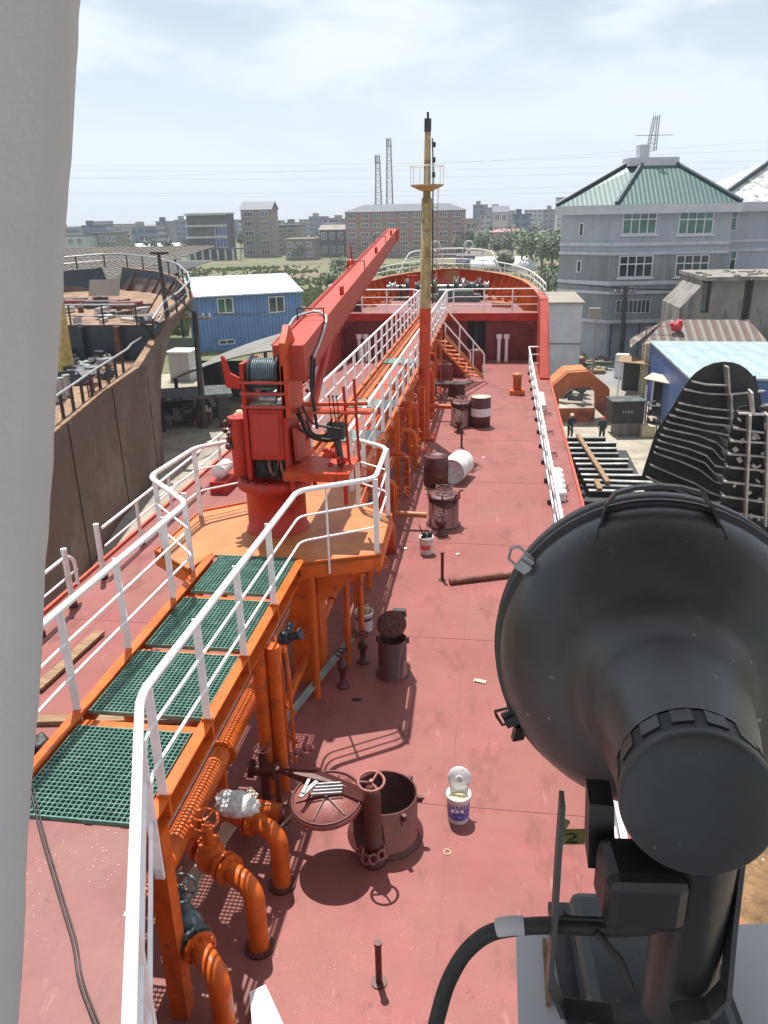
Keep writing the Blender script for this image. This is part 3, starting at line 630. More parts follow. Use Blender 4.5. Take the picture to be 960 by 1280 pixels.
block('ship_block','large black arch topped ship bulkhead with pale edged stiffeners standing on the yard',oA,R(4),
 [(790,640),(806,583),(820,540),(843,505),(851,490),(862,474),(871,465),(880,459),(892,454),(905,452),(916,453),(925,456),(933,461),(940,468),(946,478),(950,490),(952,506),(968,508),(1020,512),(1030,700),(985,760),(800,720)],
 [[(862,474),(880,478),(905,479)],[(852,484),(880,489),(907,490),(952,486)],[(846,501),(880,507),(914,510)],[(834,516),(880,526),(911,529)],[(827,532),(870,541),(893,550),(903,560),(940,572)],[(820,547),(860,558),(880,566),(890,578),(935,588)],[(815,562),(850,574),(872,584),(890,598),(920,606)],[(810,577),(845,592),(865,600),(885,612),(925,625)],[(805,592),(840,607),(870,620),(925,642)],[(800,607),(835,623),(880,645)],[(945,505),(985,500)],[(946,520),(990,520)],[(842,509),(880,517),(912,520)],[(831,524),(875,534),(905,540),(940,545)],[(823,540),(865,550),(888,558),(898,570),(940,580)],[(817,555),(855,566),(878,575),(890,588),(925,597)]],
 [[(905,456),(907,490)],[(909,490),(910,529)]],.4,exA)
oB=V((atY(930,700,31).x,31,G))
def exB(t,f):
    rnd=random.Random(9); b=mbT(f.M)
    for i in range(26):
        u,v=f.uv(rnd.uniform(912,960),rnd.uniform(520,650)); b=mbT(f.M); b.cbox((u,-.45,v),(rnd.uniform(.06,.22),.1,rnd.uniform(.05,.22)),0,rnd.uniform(-.6,.6),rnd.uniform(-.9,.9)); t.part('bracket',b,'edgesteel')
block('ship_block','smaller black slotted ship frame section standing in front of the arch topped bulkhead',oB,R(-6),
 [(896,740),(899,660),(903,600),(909,560),(916,524),(924,509),(934,507),(936,484),(940,470),(945,470),(950,508),(965,512),(990,500),(1020,560),(1020,760),(900,750)],
 [[(920,512),(955,514)],[(914,530),(952,536)],[(910,546),(985,550)],[(907,562),(985,568)],[(905,578),(985,586)],[(902,596),(985,606)],[(900,614),(985,626)],[(898,632),(985,646)],[(896,652),(985,668)]],
 [[(936,486),(938,512)],[(934,514),(928,660)],[(956,514),(953,650)]],.5,exB)
for i,(x,y,w) in enumerate(((905,648,5),(880,668,6))):
    p=at(x,y,G); b=MB(); b.box((p.x-w/2,p.y-1,G),(p.x+w/2,p.y+1,G+.5+.3*i)); b.box((p.x-w/2,p.y-.9,G+.9),(p.x+w/2,p.y-.6,G+1.0)); single('block_cradle',b,'blocksteel',('rear dark cradle under the black ship blocks','front dark cradle under the black ship blocks')[i],'cradle',off=p)
# ---- utility poles
def pole(px_,yb,yt,label,r_=.16,lean=0):
    p=at(px_,yb,G); zt_=atY(px_+lean,yt,p.y); t=Thing('utility_pole',label,'pole',p)
    b=MB(); b.tube([p,(zt_.x,p.y,zt_.z)],[r_*1.2,r_*.8],10); t.part('pole',b,mat('dark_pole_concrete',(.06,.055,.05),.85,var=.3,scale=1) if 'pm' not in globals() else pm)
    b=MB(); b.cbox((zt_.x,p.y,zt_.z-.5),(2.0,.12,.12),R(12)); t.part('crossarm',b,'wood')
    for k in(-.9,-.3,.5,.9):
        b=MB(); b.cyl((zt_.x+k,p.y+k*.2,zt_.z-.44),(zt_.x+k,p.y+k*.2,zt_.z-.2),.06,6); t.part('insulator',b,'white')
    return V((zt_.x,p.y,zt_.z-.2))
pm=mat('dark_pole_concrete',(.06,.055,.05),.85,var=.3,scale=1)
P1=pole(776,452,358,'dark utility pole in front of the grey building garage',.2,6)
P2=pole(255,535,388,'blackened utility pole beside the curved corrugated roof',.2,-12)
p=at(780,560,-7)
b=MB()
for k in range(3):
    s_=P1+V((k*.4-.4,0,0)); e_=V((40,70,2+k*.3)); m_=(s_+e_)/2-V((0,0,1.2)); b.tube([s_,s_.lerp(m_,.5)-V((0,0,.2)),m_,m_.lerp(e_,.5)-V((0,0,.2)),e_],.025,5)
    e2=V((-20,100,3+k*.3)); m_=(s_+e2)/2-V((0,0,1)); b.tube([s_,m_,e2],.025,5)
single('power_cable',b,'black','slack black service wires on the pole before the grey building','wire',off=P1)
b=MB()
for k in range(3):
    s_=P2+V((k*.4-.4,0,0)); e_=V((-14,90,-1-k*.5)); m_=(s_+e_)/2-V((0,0,1.0)); b.tube([s_,s_.lerp(m_,.5)-V((0,0,.3)),m_,m_.lerp(e_,.5)-V((0,0,.3)),e_],.022,5)
single('power_cable',b,'black','slack black service wires on the pole before the blue shed','wire',off=P2)
b=MB(); bx=at(742,392,-5); q=atY(743,391,62); b.cbox(q,(.8,.5,.7)); b.cyl((q.x+.2,q.y+.3,q.z-.3),(q.x+.2,q.y+.3,G),.05,8); single('transformer_box',b,'greyhouse','pale grey electrical box on a pole beside the cabin stack','box',off=q)
# ---- lattice towers & lines
def lattice(px_,ytop,Y,label,w=1.6):
    top=atY(px_,ytop,Y); base=V((top.x,Y,G)); t=Thing('lattice_tower',label,'tower',base); h=top.z-G; b=MB()
    for sx,sy in((-1,-1),(1,-1),(1,1),(-1,1)): b.tube([(base.x+sx*w,Y+sy*w,G),(top.x+sx*w*.45,Y+sy*w*.45,top.z)],.16,4)
    n=16
    for k in range(n):
        f0,f1=k/n,(k+1)/n; w0=w*(1-.55*f0); w1=w*(1-.55*f1); z0_,z1_=G+h*f0,G+h*f1
        cs=[(-1,-1),(1,-1),(1,1),(-1,1)]
        for i in range(4):
            a_,c_=cs[i],cs[(i+1)%4]; b.tube([(top.x+a_[0]*w0,Y+a_[1]*w0,z0_),(top.x+c_[0]*w1,Y+c_[1]*w1,z1_)],.09,3); b.tube([(top.x+a_[0]*w1,Y+a_[1]*w1,z1_),(top.x+c_[0]*w1,Y+c_[1]*w1,z1_)],.09,3)
    t.part('lattice',b,'greyhouse')
    b=MB(); b.box((top.x-1.1,Y-1.1,top.z-2.5),(top.x+1.1,Y+1.1,top.z-2.3)); 
    for k in (-.8,0,.8): b.box((top.x+k-.15,Y-1.2,top.z-2.3),(top.x+k+.15,Y-1,top.z+.4))
    t.part('antenna_platform',b,'greyhouse')
lattice(472,195,330,'shorter left lattice tower of the pair behind the brick block')
lattice(486,174,335,'taller right lattice tower of the pair behind the brick block')
for i,(yl,yr,Y) in enumerate(((206,190,420),(222,211,430),(241,226,440),(224,181,445),(243,235,450),(212,203,455))):
    a_=atY(60,yl,Y); c_=atY(900,yr,Y); b=MB(); pts=[]
    for k in range(13):
        f=k/12; pts.append(a_.lerp(c_,f)-V((0,0,4*math.sin(math.pi*f)*.6)))
    pts=[pts[0]+(pts[0]-pts[1])*6]+pts+[pts[-1]+(pts[-1]-pts[-2])*6]
    b.tube(pts,.05,4); single('transmission_line',b,'steel','thin high voltage line strung across the pale sky above the skyline','wire','high voltage lines across the sky',off=a_)
# ---- far buildings
def house(px0,px1,yt,yb,Y,label,wallm,floors,cols,roof='flat',roofm='slate',gl='glass',yaw=0,deep=10,name='town_house',wins=True,cat='building'):
    a_=atY(px0,yb,Y); c_=atY(px1,yb,Y); z1_=atY((px0+px1)/2,yt,Y).z
    f=Facade(V((a_.x,Y,G)),yaw); w=(c_.x-a_.x)/math.cos(yaw); t=Thing(name,label,cat,f.o); b=mbT(f.M); h=z1_-G
    b.box((0,0,0),(w,deep,h)); t.part('wall',b,wallm)
    b=mbT(f.M)
    if roof=='flat': b.box((-.3,-.3,h),(w+.3,deep+.3,h+.45))
    elif roof=='hip': 
        e=.8; rh=h*.16; b.add([(-e,-e,h),(w+e,-e,h),(w+e,deep+e,h),(-e,deep+e,h),(w*.14,deep/2,h+rh),(w*.86,deep/2,h+rh)],[(0,1,5,4),(1,2,5),(2,3,4,5),(3,0,4),(3,2,1,0)])
    elif roof=='gable':
        e=.5; rh=h*.17; b.add([(-e,-e,h),(w+e,-e,h),(w+e,deep+e,h),(-e,deep+e,h),(-e,deep/2,h+rh),(w+e,deep/2,h+rh)],[(0,1,5,4),(1,2,5),(2,3,4,5),(3,0,4),(3,2,1,0)])
    t.part('roof',b,roofm)
    if wins:
        fh=h/floors
        for i in range(floors):
            for j in range(cols):
                cw=w/cols; u=cw*(j+.22); window(t,f.M,(u,fh*(i+.32),u+cw*.56,fh*(i+.78)),3,1,.14,gl,False,depth=.12)
    return t,f,w,h
t,f,w,h=house(433,579,264,320,272,'long five storey weathered brick block with a blue grey tiled roof behind the mast','bricks',5,9,'hip',deep=14,name='brick_block')
for k in range(1,5): b=mbT(f.M); b.box((-.1,-.15,h*k/5-.15),(w+.1,-.004,h*k/5+.2)); t.part('band',b,'greyhouse')
t,f,w,h=house(305,342,262,320,285,'tall narrow grey brown town house with a steep gable behind the blue shed','greyhouse',5,2,'gable',deep=9)
t,f,w,h=house(238,286,268,325,270,'open fronted dark four storey house with white floor slabs left of the narrow town house','darkhouse',1,1,'flat','whitehouse',wins=False,deep=9)
for k in (1,2,3,4): b=mbT(f.M); b.box((-.3,-1.0,h*k/4-.25),(w+.3,-.003,h*k/4+.4)); t.part('floor_slab',b,'whitehouse')
for k in (1,2): window(t,f.M,(w*.72,h*(k/4)+.6,w*.99,h*(k/4)+3.0),3,1,.12,'blueglass',False)
b=mbT(f.M); b.box((0,-3,h*.24),(w+6,-.01,h*.27)); t.part('porch_roof',b,'darkhouse')
for k in range(8): b=mbT(f.M); b.box((k*(w+5)/7,-3,0),(k*(w+5)/7+.6,-2.5,h*.24-.003)); t.part('pillar',b,'whitehouse')
house(358,393,300,328,262,'low two storey grey house with blue windows right of the narrow town house','greyhouse',2,3,'flat','greyhouse','blueglass')
house(401,432,287,322,280,'grey shed with a dark pitched roof left of the brick block','darkhouse',2,3,'gable','greyhouse')
house(343,372,283,318,300,'dull grey flat roofed house behind the low grey house','greyhouse',3,2,'flat')
house(616,634,265,300,330,'white gabled house front among the trees right of the brick block','whitehouse',3,2,'gable')
house(615,655,290,306,318,'low house with a dusty pink tiled roof among the trees','pinkroof',2,4,'hip','pinkroof')
house(110,148,292,318,300,'low dark brown terrace behind the unfinished hull','greyhouse',2,5,'flat')
house(75,108,295,322,290,'low pale flat house at the left behind the unfinished hull','whitehouse',2,3,'flat')
house(570,600,322,330,235,'low blue awninged stall between the bow and the trees','blueglass',1,4,'flat','slate')
house(694,708,248,300,420,'pale tower block just left of the grey building roof','whitehouse',7,2,'flat')
rnd=random.Random(21)
spots=[]
x=60
while x<760:
    wpx=rnd.uniform(9,26); Y=rnd.uniform(390,720); spots.append((x,x+wpx,Y)); x+=wpx*rnd.uniform(.55,1.05)
for i,(x0,x1,Y) in enumerate(spots):
    if 440<x0<560 : continue
    k=i%4; hz=rnd.uniform(9,13.2) if x0<590 else rnd.uniform(12,18)
    a_=atY(x0,300,Y); c_=atY(x1,300,Y); f=Facade(V((a_.x,Y,G)),R(rnd.uniform(-14,14))); 
    w=c_.x-a_.x
    lb=('pale hazy apartment block in the far skyline','grey hazy apartment block in the far skyline','beige hazy apartment block in the far skyline','bluish hazy apartment block in the far skyline')[k]
    t=Thing('far_building',lb,'building',f.o,'far hazy town buildings'); b=MB(); b.box((0,0,0),(w,11,hz)); o=b.make('wall',FW[k]); o.parent=t.o; t.o.rotation_euler.z=math.atan2(f.u.y,f.u.x)
    b=MB(); b.box((-.3,-.3,hz),(w+.3,11.3,hz+.5)); 
    if i%2: b.box((w*.2,2,hz+.5),(w*.5,6,hz+2.6))
    o=b.make('roof',M['slate' if i%3==0 else 'greyhouse']); o.parent=t.o
# white greenhouses
for i,(x0,x1,y,Y) in enumerate(((588,672,330,205),(594,665,326,222),(155,238,300,365),(345,372,300,370))):
    a_=atY(x0,y,Y); c_=atY(x1,y,Y); b=MB(); r_=2.6 if i<2 else 3.5; n=12; L=c_.x-a_.x
    b.grid(lambda u,v:V((a_.x+L*u,Y-r_*math.cos(math.pi*v),G+r_*math.sin(math.pi*v)*.9)),14,n); single('polytunnel',b,'plastic' if i<2 else 'white',('long translucent polytunnel in front of the roadside trees','rear translucent polytunnel just behind the long one','white polytunnel row at the far edge of the green field','white polytunnel between the far town houses')[i],'greenhouse',off=(a_.x,Y,G))
# ---- blue shed
a_=at(252,440,G); c_=at(380,430,G); yaw=math.atan2(c_.y-a_.y,c_.x-a_.x); f=Facade(a_,yaw); w=(c_-a_).length
zt2=f.uv(316,368)[1]; t=Thing('blue_shed','blue corrugated two storey shed with a white sheet roof behind the crane','shed',f.o); b=mbT(f.M); b.box((0,0,0),(w,5.5,zt2)); t.part('wall',b,mat('x',(0,0,0)) if 0 else 'bluewall')
b=mbT(f.M); b.slab([(-.5,-.6,zt2),(w+.1,-.6,zt2),(w+.1,6,zt2+1.5),(-.5,6,zt2+1.5)],(0,0,1),.12); t.part('roof',b,'whiteroof')
window(t,f.M,f.rect(272,373,291,391),2,1,.12,'greenglass',False); window(t,f.M,f.rect(336,371,355,390),2,1,.12,'glass',False); window(t,f.M,f.rect(274,425,293,430),2,1,.1,'glass',False)
# ---- curved corrugated roof
a_=at(208,492,G); zc_=-3.6
t=Thing('arched_shelter','dark shelter with a curved grey corrugated roof beside the unfinished hull','shelter',a_)
pL=at(208,480,-4.6); pR=at(350,455,-3.9)
b=MB(); x0,x1,yy=pL.x,pR.x+3,pL.y
def cr(u,v):
    s_=.35+.65*math.sin(math.pi*min(1,u*.62+.02)); return V((x0+(x1-x0)*u,yy+11*v+u*3,-5.6+3.0*s_))
b.grid(cr,18,6); b.grid(lambda u,v:cr(u,v)-V((0,0,.08)),18,6); t.part('roof',b,'corrug')
for k in (0.05,.35,.65,.95):
    q=cr(k,.02); b=MB(); b.box((q.x-.1,q.y,G),(q.x+.1,q.y+.2,q.z-.1)); t.part('post',b,'blacksteel')
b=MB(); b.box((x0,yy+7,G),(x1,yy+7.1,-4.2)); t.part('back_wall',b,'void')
a_=at(203,540,G); c_=at(290,533,G); yaw=math.atan2(c_.y-a_.y,c_.x-a_.x); f=Facade(a_,yaw); w=(c_-a_).length; zt3=f.uv(245,494)[1]
t=Thing('open_workshop','black open fronted lean-to full of scrap beside the unfinished hull','shed',f.o)
b=mbT(f.M); b.box((-.2,-.2,zt3-.25),(w+.2,3,zt3)); t.part('roof',b,'tarp')
b=mbT(f.M); b.box((0,2.6,0),(w,2.7,zt3-.25)); b.box((w-.8,0,0),(w,.15,zt3-.25)); b.box((0,0,0),(.2,.2,zt3-.25)); t.part('wall',b,'blacksteel')
rnd=random.Random(8); b=mbT(f.M)
for k in range(30): b.cbox((rnd.uniform(.4,w-1),rnd.uniform(.3,2.2),rnd.uniform(.2,1.5)),(rnd.uniform(.1,.6),rnd.uniform(.1,.6),rnd.uniform(.1,.9)),rnd.uniform(0,3),rnd.uniform(-.5,.5))
single('scrap_heap',b,['tarp','rustpile','galv'],'jumbled scrap inside the black lean-to','scrap',off=f.o); 
o=bpy.context.scene.objects['scrap_heap.001'] if 'scrap_heap.001' in bpy.data.objects else None
if o:
    for i,p in enumerate(o.data.polygons): p.material_index=(i//6)%3
a_=at(203,485,G); t=Thing('white_hut','small white flat roofed hut against the unfinished hull','hut',a_); b=MB(); b.box((a_.x-.5,a_.y+3,G),(a_.x+1.3,a_.y+5,-4.6)); t.part('wall',b,'whitehouse'); b=MB(); b.box((a_.x-.7,a_.y+2.8,-4.6),(a_.x+1.5,a_.y+5.2,-4.5)); t.part('roof',b,'white')
# ---- unfinished hull on the left
t=Thing('unfinished_hull','rusty brown unfinished ship hull on the slip left of the red deck','ship',(-20,35,G))
S=[(6,-12.6,-12.6),(16,-13.6,-13.6),(25.4,-15.5,-15.5),(32,-17.0,-17.0),(38,-18.0,-17.85),(41,-18.2,-18.6),(43,-18.3,-19.6),(46,-18.6,-21.6),(50,-19.4,-24.0),(53.3,-20.8,-26.2),(57.6,-23.2,-28.0),(60.8,-26.0,-29.6),(63.5,-30.2,-31.0)]
def topz(Y): return -1.0 if Y<40 else (-1+(Y-40)*1.0 if Y<41.6 else .6+(Y-41.6)*.085)
b=MB(); vs=[];n=len(S)
for Y,xt,xb in S:
    z=topz(Y)
    for k in range(6):
        f_=k/5; vs.append((xb+(xt-xb)*f_**1.7,Y-(1-f_)*(max(0,Y-44)*.16),G+(z-G)*f_))
b.add(vs,[(i*6+j,(i+1)*6+j,(i+1)*6+j+1,i*6+j+1) for i in range(n-1) for j in range(5)],True)
MC=2*(-31.2)
b2=[(MC-v[0],v[1],v[2]) for v in vs]
t.part('side_shell',b,'hullbrown')
b=MB(); b.add(b2,[(i*6+j+1,(i+1)*6+j+1,(i+1)*6+j,i*6+j) for i in range(n-1) for j in range(5)],True); t.part('side_shell',b,'hullbrown')
for sg in (0,1):
    vs=[]
    for Y,xt,xb in S[5:]:
        z=topz(Y); xa=xt-.12-.5; xz=xt-.12
        if sg: xa=MC-xa; xz=MC-xz
        vs+=[(xa,Y-.25,.76),(xz,Y-.15,z)]
    b=MB(); k=len(vs)//2; b.add(vs,[(2*i,2*i+1,2*i+3,2*i+2) for i in range(k-1)]); t.part('inner_bulwark',b,'navy')
for i in range(17):
    Y=44.5+i*1.12; j=max(q for q in range(n-1) if S[q][0]<=Y); f_=(Y-S[j][0])/(S[j+1][0]-S[j][0]); xt=S[j][1]+(S[j+1][1]-S[j][1])*f_-.15; z=topz(Y)
    nx=-1 if Y<52 else -.6; ny=0 if Y<52 else -.7
    b=MB(); b.slab([(xt+nx*.55,Y+ny*.3,.76),(xt+nx*1.3,Y+ny*1.1,.76),(xt+nx*.1,Y+ny*.1,z-.03),(xt,Y,z-.03)],(0,1,0),.07); t.part('stay',b,'greyhouse' if i%2 else 'rustpile')
# vertical weld seams / stains on the shell
for Y in (21,26.9,33.4,38.9):
    i=max(k for k in range(n) if S[k][0]<=Y); f_=(Y-S[i][0])/(S[i+1][0]-S[i][0]); xt=S[i][1]+(S[i+1][1]-S[i][1])*f_; xb=S[i][2]+(S[i+1][2]-S[i][2])*f_
    b=MB(); b.tube([(xb+.02,Y,G),((xb+xt)/2+.02,Y,-4),(xt+.02,Y,topz(Y)-.1)],.022,5); t.part('weld_seam',b,'plateseam')
for (Y,dz,w_,m_) in ((34,-1.9,1.7,'blocksteel'),):
    xt=-15.5-(Y-25.4)*.214; b=MB(); b.slab([(xt+.05,Y-w_/2,dz),(xt-.31*w_+.05,Y+w_/2+.2,dz+.2),(xt-.3*w_+.05,Y+w_/2+.2,dz-1.9),(xt+.05,Y-w_/2,dz-1.7)],(1,0,0),.02); t.part('doubler_plate',b,m_)
b=MB(); b.add([(-44,6,-1.15),(-12.7,6,-1.15)]+[(s[1]-.05,s[0],-1.15) for s in S[1:6]]+[(-43,41,-1.15),(-44,30,-1.15)],[tuple(range(9))]); t.part('deck',b,'rustorange')
b=MB(); b.add([(s[1]-.05,s[0],.75) for s in S[5:]]+[(MC-s[1]+.05,s[0],.75) for s in S[5:][::-1]],[tuple(range(2*len(S[5:])))]); t.part('forecastle_deck',b,'rustorange')
b=MB(); b.box((-43,41.0,-1.14),(-18.35,41.1,.74)); t.part('bulkhead',b,'navy')
for x_ in (-20.2,-22.3,-25.4): b=MB(); b.box((x_-.25,40.6,-1.14),(x_+.05,40.99,.7)); t.part('bulkhead_pillar',b,'rustpile' if x_!=-22.3 else 'navy')
b=MB()
for i in range(n-1):
    (Y0,x0_,_),(Y1,x1_,_)=S[i],S[i+1]
    b.slab([(x0_-.35,Y0,topz(Y0)),(x0_+.05,Y0,topz(Y0)),(x1_+.05,Y1,topz(Y1)),(x1_-.35,Y1,topz(Y1))],(0,0,1),.06)
t.part('deck_edge',b,'rustorange')
# bulwark rail around the forecastle
def rail_run(t,pts,h,step,rm='steel',pm_='steel',r_=.045,mids=(.5,),pr=.04,name='handrail'):
    b=MB(); b.tube([V(p)+V((0,0,h)) for p in pts],r_,8)
    t.part(name,b,rm)
    for m_ in mids:
        b=MB(); b.tube([V(p)+V((0,0,h*m_)) for p in pts],r_*.65,6); t.part('midrail',b,rm)
    L=0; nxt=0
    for i in range(len(pts)-1):
        a_,c_=V(pts[i]),V(pts[i+1]); d=(c_-a_).length
        while nxt<=L+d+1e-6:
            p=a_.lerp(c_,(nxt-L)/d); b=MB(); b.cyl(p,p+V((0,0,h)),pr,7); t.part('post',b,pm_); nxt+=step
        L+=d
fr_=[(s[1]-.1,s[0],topz(s[0])+.05) for s in S[5:]]; fr_=fr_+[(MC-p[0],p[1],p[2]) for p in fr_[::-1]]
rail_run(t,fr_,1.0,2.2,'galv','blacksteel',.06,(.5,),.06)
rail_run(t,[(-19.2,41.0,.76),(-37,41.0,.76)],1.05,1.9,'galv','blacksteel',.05,(.45,),.05)
rail_run(t,[(-13.4,14,-1.1),(-15.75,25.4,-1.1),(-17.2,32,-1.1),(-18.3,37.6,-1.1)],1.1,1.35,'galv','blacksteel',.05,(),.07)
b=MB(); b.tube([(-18.3,37.6,0),(-18.7,39,.05),(-19.0,41,.1)],.05,8); t.part('handrail',b,'galv')
q=atY(208,385,44); b=MB(); b.tube([(q.x,44,.7),(q.x-.1,44,atY(208,318,44).z)],[.16,.1],8); t.part('mast',b,'blacksteel')
b=MB(); b.box((q.x-.5,43.8,atY(208,318,44).z),(q.x+.4,44.2,atY(208,318,44).z+.15)); t.part('mast_head',b,'blacksteel')
for pz in ((q.x+1.0,46,.7),(q.x-1.8,45,.7)):
    b=MB(); b.tube([pz,(q.x-.05,44,2.5)],.05,6); t.part('mast_stay',b,'blacksteel')
q=atY(78,420,37); b=MB(); b.cyl((q.x-.1,37,-1.1),(q.x-.1,37,atY(78,330,37).z),.42,14); t.part('derrick_post',b,mat('yellow_post_paint',(.50,.38,.12),.55,var=.2))
# inner bulwark dark panels & light hatch
for i,(x0_,y0_,x1_,y1_,m_) in enumerate(((150,362,184,350,'greyhouse'),)):
    pa=at(x0_,y0_,.78); pb=at(x1_,y0_,.78); b=MB(); b.slab([(pa.x,57.5,.78),(pb.x,57.5,.78),(pb.x,58,1.9),(pa.x,58,1.9)],(0,1,0),.08); t.part('bulwark_panel',b,m_)
# things on that hull
rnd=random.Random(12); b=MB()
for i in range(150):
    p=at(rnd.uniform(66,190),rnd.uniform(426,505),-1.1)
    if p.x>-18.6-(p.y-38)*.2+(.5) or p.y>40.6: p=at(rnd.uniform(70,140),rnd.uniform(440,480),-1.1); b.cbox((p.x,p.y,-1.1+rnd.uniform(.05,.4)),(rnd.uniform(.1,1.1),rnd.uniform(.1,.5),rnd.uniform(.05,.4)),rnd.uniform(0,3),rnd.uniform(-.4,.4))
o=single('deck_clutter',b,['tarp','blacksteel','galv','navy'],'dark jumble of hoses and gear on the unfinished deck','clutter',off=at(100,455,-1.1)); o['kind']='stuff'
for i,p in enumerate(o.data.polygons): p.material_index=(i//6)%4
for i in range(3):
    p=at(98+i*30,383+i,.76); b=MB(); b.cbox((p.x,p.y,1.0),(2.0,.8,.35),R(rnd.uniform(-8,8))); single('deck_crate',b,('darkred','blacksteel','darkred')[i],('red crate left on the unfinished forecastle','black winch box between the red crates on the unfinished forecastle','red crate right on the unfinished forecastle')[i],'crate',off=p,bevel=.05)
for i in range(3):
    p=at(72+i*7,502-i*4,-1.1); b=MB(); b.cyl(p,p+V((0,0,.85)),.14,12); b.cyl(p+V((0,0,.85)),p+V((0,0,.9)),.17,12); single('vent_pipe',b,'galv','short grey vent pipe standing in a row of three on the unfinished deck','vent','grey vent pipes on the unfinished deck',off=p)
p=at(112,500,-1.1); q=at(125,490,-1.1); b=MB()
for z_ in(.35,.75): b.tube([p+V((0,0,z_)),q+V((0,0,z_))],.03,6)
for k in(0,.5,1): b.cyl(p.lerp(q,k),p.lerp(q,k)+V((0,0,.8)),.035,6)
single('guard_frame',b,'darkred','small dark red guard frame on the unfinished deck edge','frame',off=p)
# tiled shed roof / scaffold behind that hull
b=MB()
for i in range(45):
    p=at(rnd.uniform(86,195),rnd.uniform(374,408),.76); b.cbox((p.x,p.y,.78+rnd.uniform(.03,.2)),(rnd.uniform(.1,1.3),rnd.uniform(.1,.5),rnd.uniform(.05,.35)),rnd.uniform(0,3),rnd.uniform(-.3,.3))
o=single('deck_clutter',b,['rustpile','blacksteel','galv','tarp'],'rusty scraps and gear scattered over the unfinished forecastle','clutter',off=at(140,392,.76)); o['kind']='stuff'
for i,p in enumerate(o.data.polygons): p.material_index=(i//6)%4
t=Thing('lattice_roof','dark open lattice roof of poles behind the unfinished hull','roof',(-45,85,G))
zr_=1.9
pa=at(60,348,zr_); pb=at(215,345,zr_)
b=MB(); X0=-60; X1=-36; 
for k in range(34): x_=X0+k*(X1-X0)/33; b.tube([(x_,72,zr_-.9),(x_+3.5,92,zr_+1.2)],.09,4)
for k in range(12): y_=72+k*20/11; b.tube([(X0,y_,zr_-.9+.105*(y_-72)),(X1+3,y_,zr_-.9+.105*(y_-72))],.09,4)
t.part('rafters',b,'greyhouse')
b=MB(); b.slab([(X0,73,zr_-2.4),(X1,73,zr_-2.4),(X1+3,93,zr_-.4),(X0+3,93,zr_-.4)],(0,0,1),.05); t.part('dark_sheet',b,'blacksteel')
for x_ in (-58,-51,-44,-37):
    for y_ in (73,91): b=MB(); b.cyl((x_,y_,G),(x_,y_,zr_-1+.1*(y_-72)),.15,6); t.part('post',b,'blacksteel')
#PART3
# ------------------------------------------------------------------ the red tanker
def XR(Y): return 2.3-(Y-5)*.032 if Y<16 else 1.95+(Y-16)*.006
XL=-7.22; MX=-2.58
ship=Thing('tanker_ship','long red decked tanker with raised forecastle lying on the building slip','ship',(MX,20,G))
BOW=[(30,4.62),(33,4.55),(35,4.45),(38,4.2),(40,3.9),(42,3.3),(43.5,2.6),(45,1.5),(45.8,.6),(46.05,0)]
def hb(Y):
    for i in range(len(BOW)-1):
        if BOW[i][0]<=Y<=BOW[i+1][0]:
            f_=(Y-BOW[i][0])/(BOW[i+1][0]-BOW[i][0]); return BOW[i][1]+(BOW[i+1][1]-BOW[i][1])*f_
    return 4.62 if Y<30 else 0
def rimz(Y): return 2.72+(Y-33)*.034
side=[(XR(y),y) for y in (-12,2,5,10,16,22,30)]+[(MX+hb(y),y) for y in (33,35)]
b=MB(); b.prism([(XL,-12)]+side[:7]+[(MX+4.5,35.2),(XL+.1,35.2),(XL,30)],-.02,0.); ship.part('main_deck',b,'deck')
for sg,nm in ((1,'starboard'),(-1,'port')):
    pts=[((XR(y) if sg>0 else XL),y,0.) for y in (-12,5,16,30)]+[(MX+sg*hb(y),y,rimz(y)-.02) for y in (33.2,35,38,40,42,43.5,45,45.8,46.05)]
    b=MB(); k=len(pts); vs=[]
    for p in pts: vs+=[(p[0],p[1],p[2]-.021),(p[0]-sg*(0 if p[1]<30 else .25*(p[1]-30)/16*3),p[1]-max(0,p[1]-40)*.25,-3.5),(p[0]-sg*(0 if p[1]<30 else .9*(p[1]-30)/16*3),p[1]-max(0,p[1]-40)*.5,G+.3)]
    b.add(vs,[(i*3+j,(i+1)*3+j,(i+1)*3+j+1,i*3+j+1) if sg<0 else (i*3+j+1,(i+1)*3+j+1,(i+1)*3+j,i*3+j) for i in range(k-1) for j in range(2)]); ship.part('side_shell',b,'hullred')
# low deck-edge lip
for sg in(1,-1):
    b=MB(); ps=[((XR(y) if sg>0 else XL),y) for y in (-12,5,16,22,30.4)]
    for i in range(4):
        (xa,ya),(xb,yb)=ps[i],ps[i+1]; b.slab([(xa-.02,ya,.002),(xa+.035,ya,.002),(xb+.035,yb,.002),(xb-.02,yb,.002)],(0,0,1),.06)
    ship.part('deck_edge',b,mat('edge_orange_red_paint',(.5,.07,.03),.5,var=.1) if sg>0 else bpy.data.materials['edge_orange_red_paint'])
# deck plate seams (weld beads)
b=MB()
for x_ in (-6.2,-4.9,-.35,.75): b.box((x_-.006,-10,0.),(x_+.006,35,.0035))
for y_ in (3.2,6.9,10.5,14.2,18,21.8,25.6,29.4): b.box((XL+.1,y_-.006,.0),(XR(y_)-.05,y_+.006,.0045))
ship.part('weld_seam',b,mat('painted_weld_seam',(.215,.058,.052),.6,var=.15,scale=5))
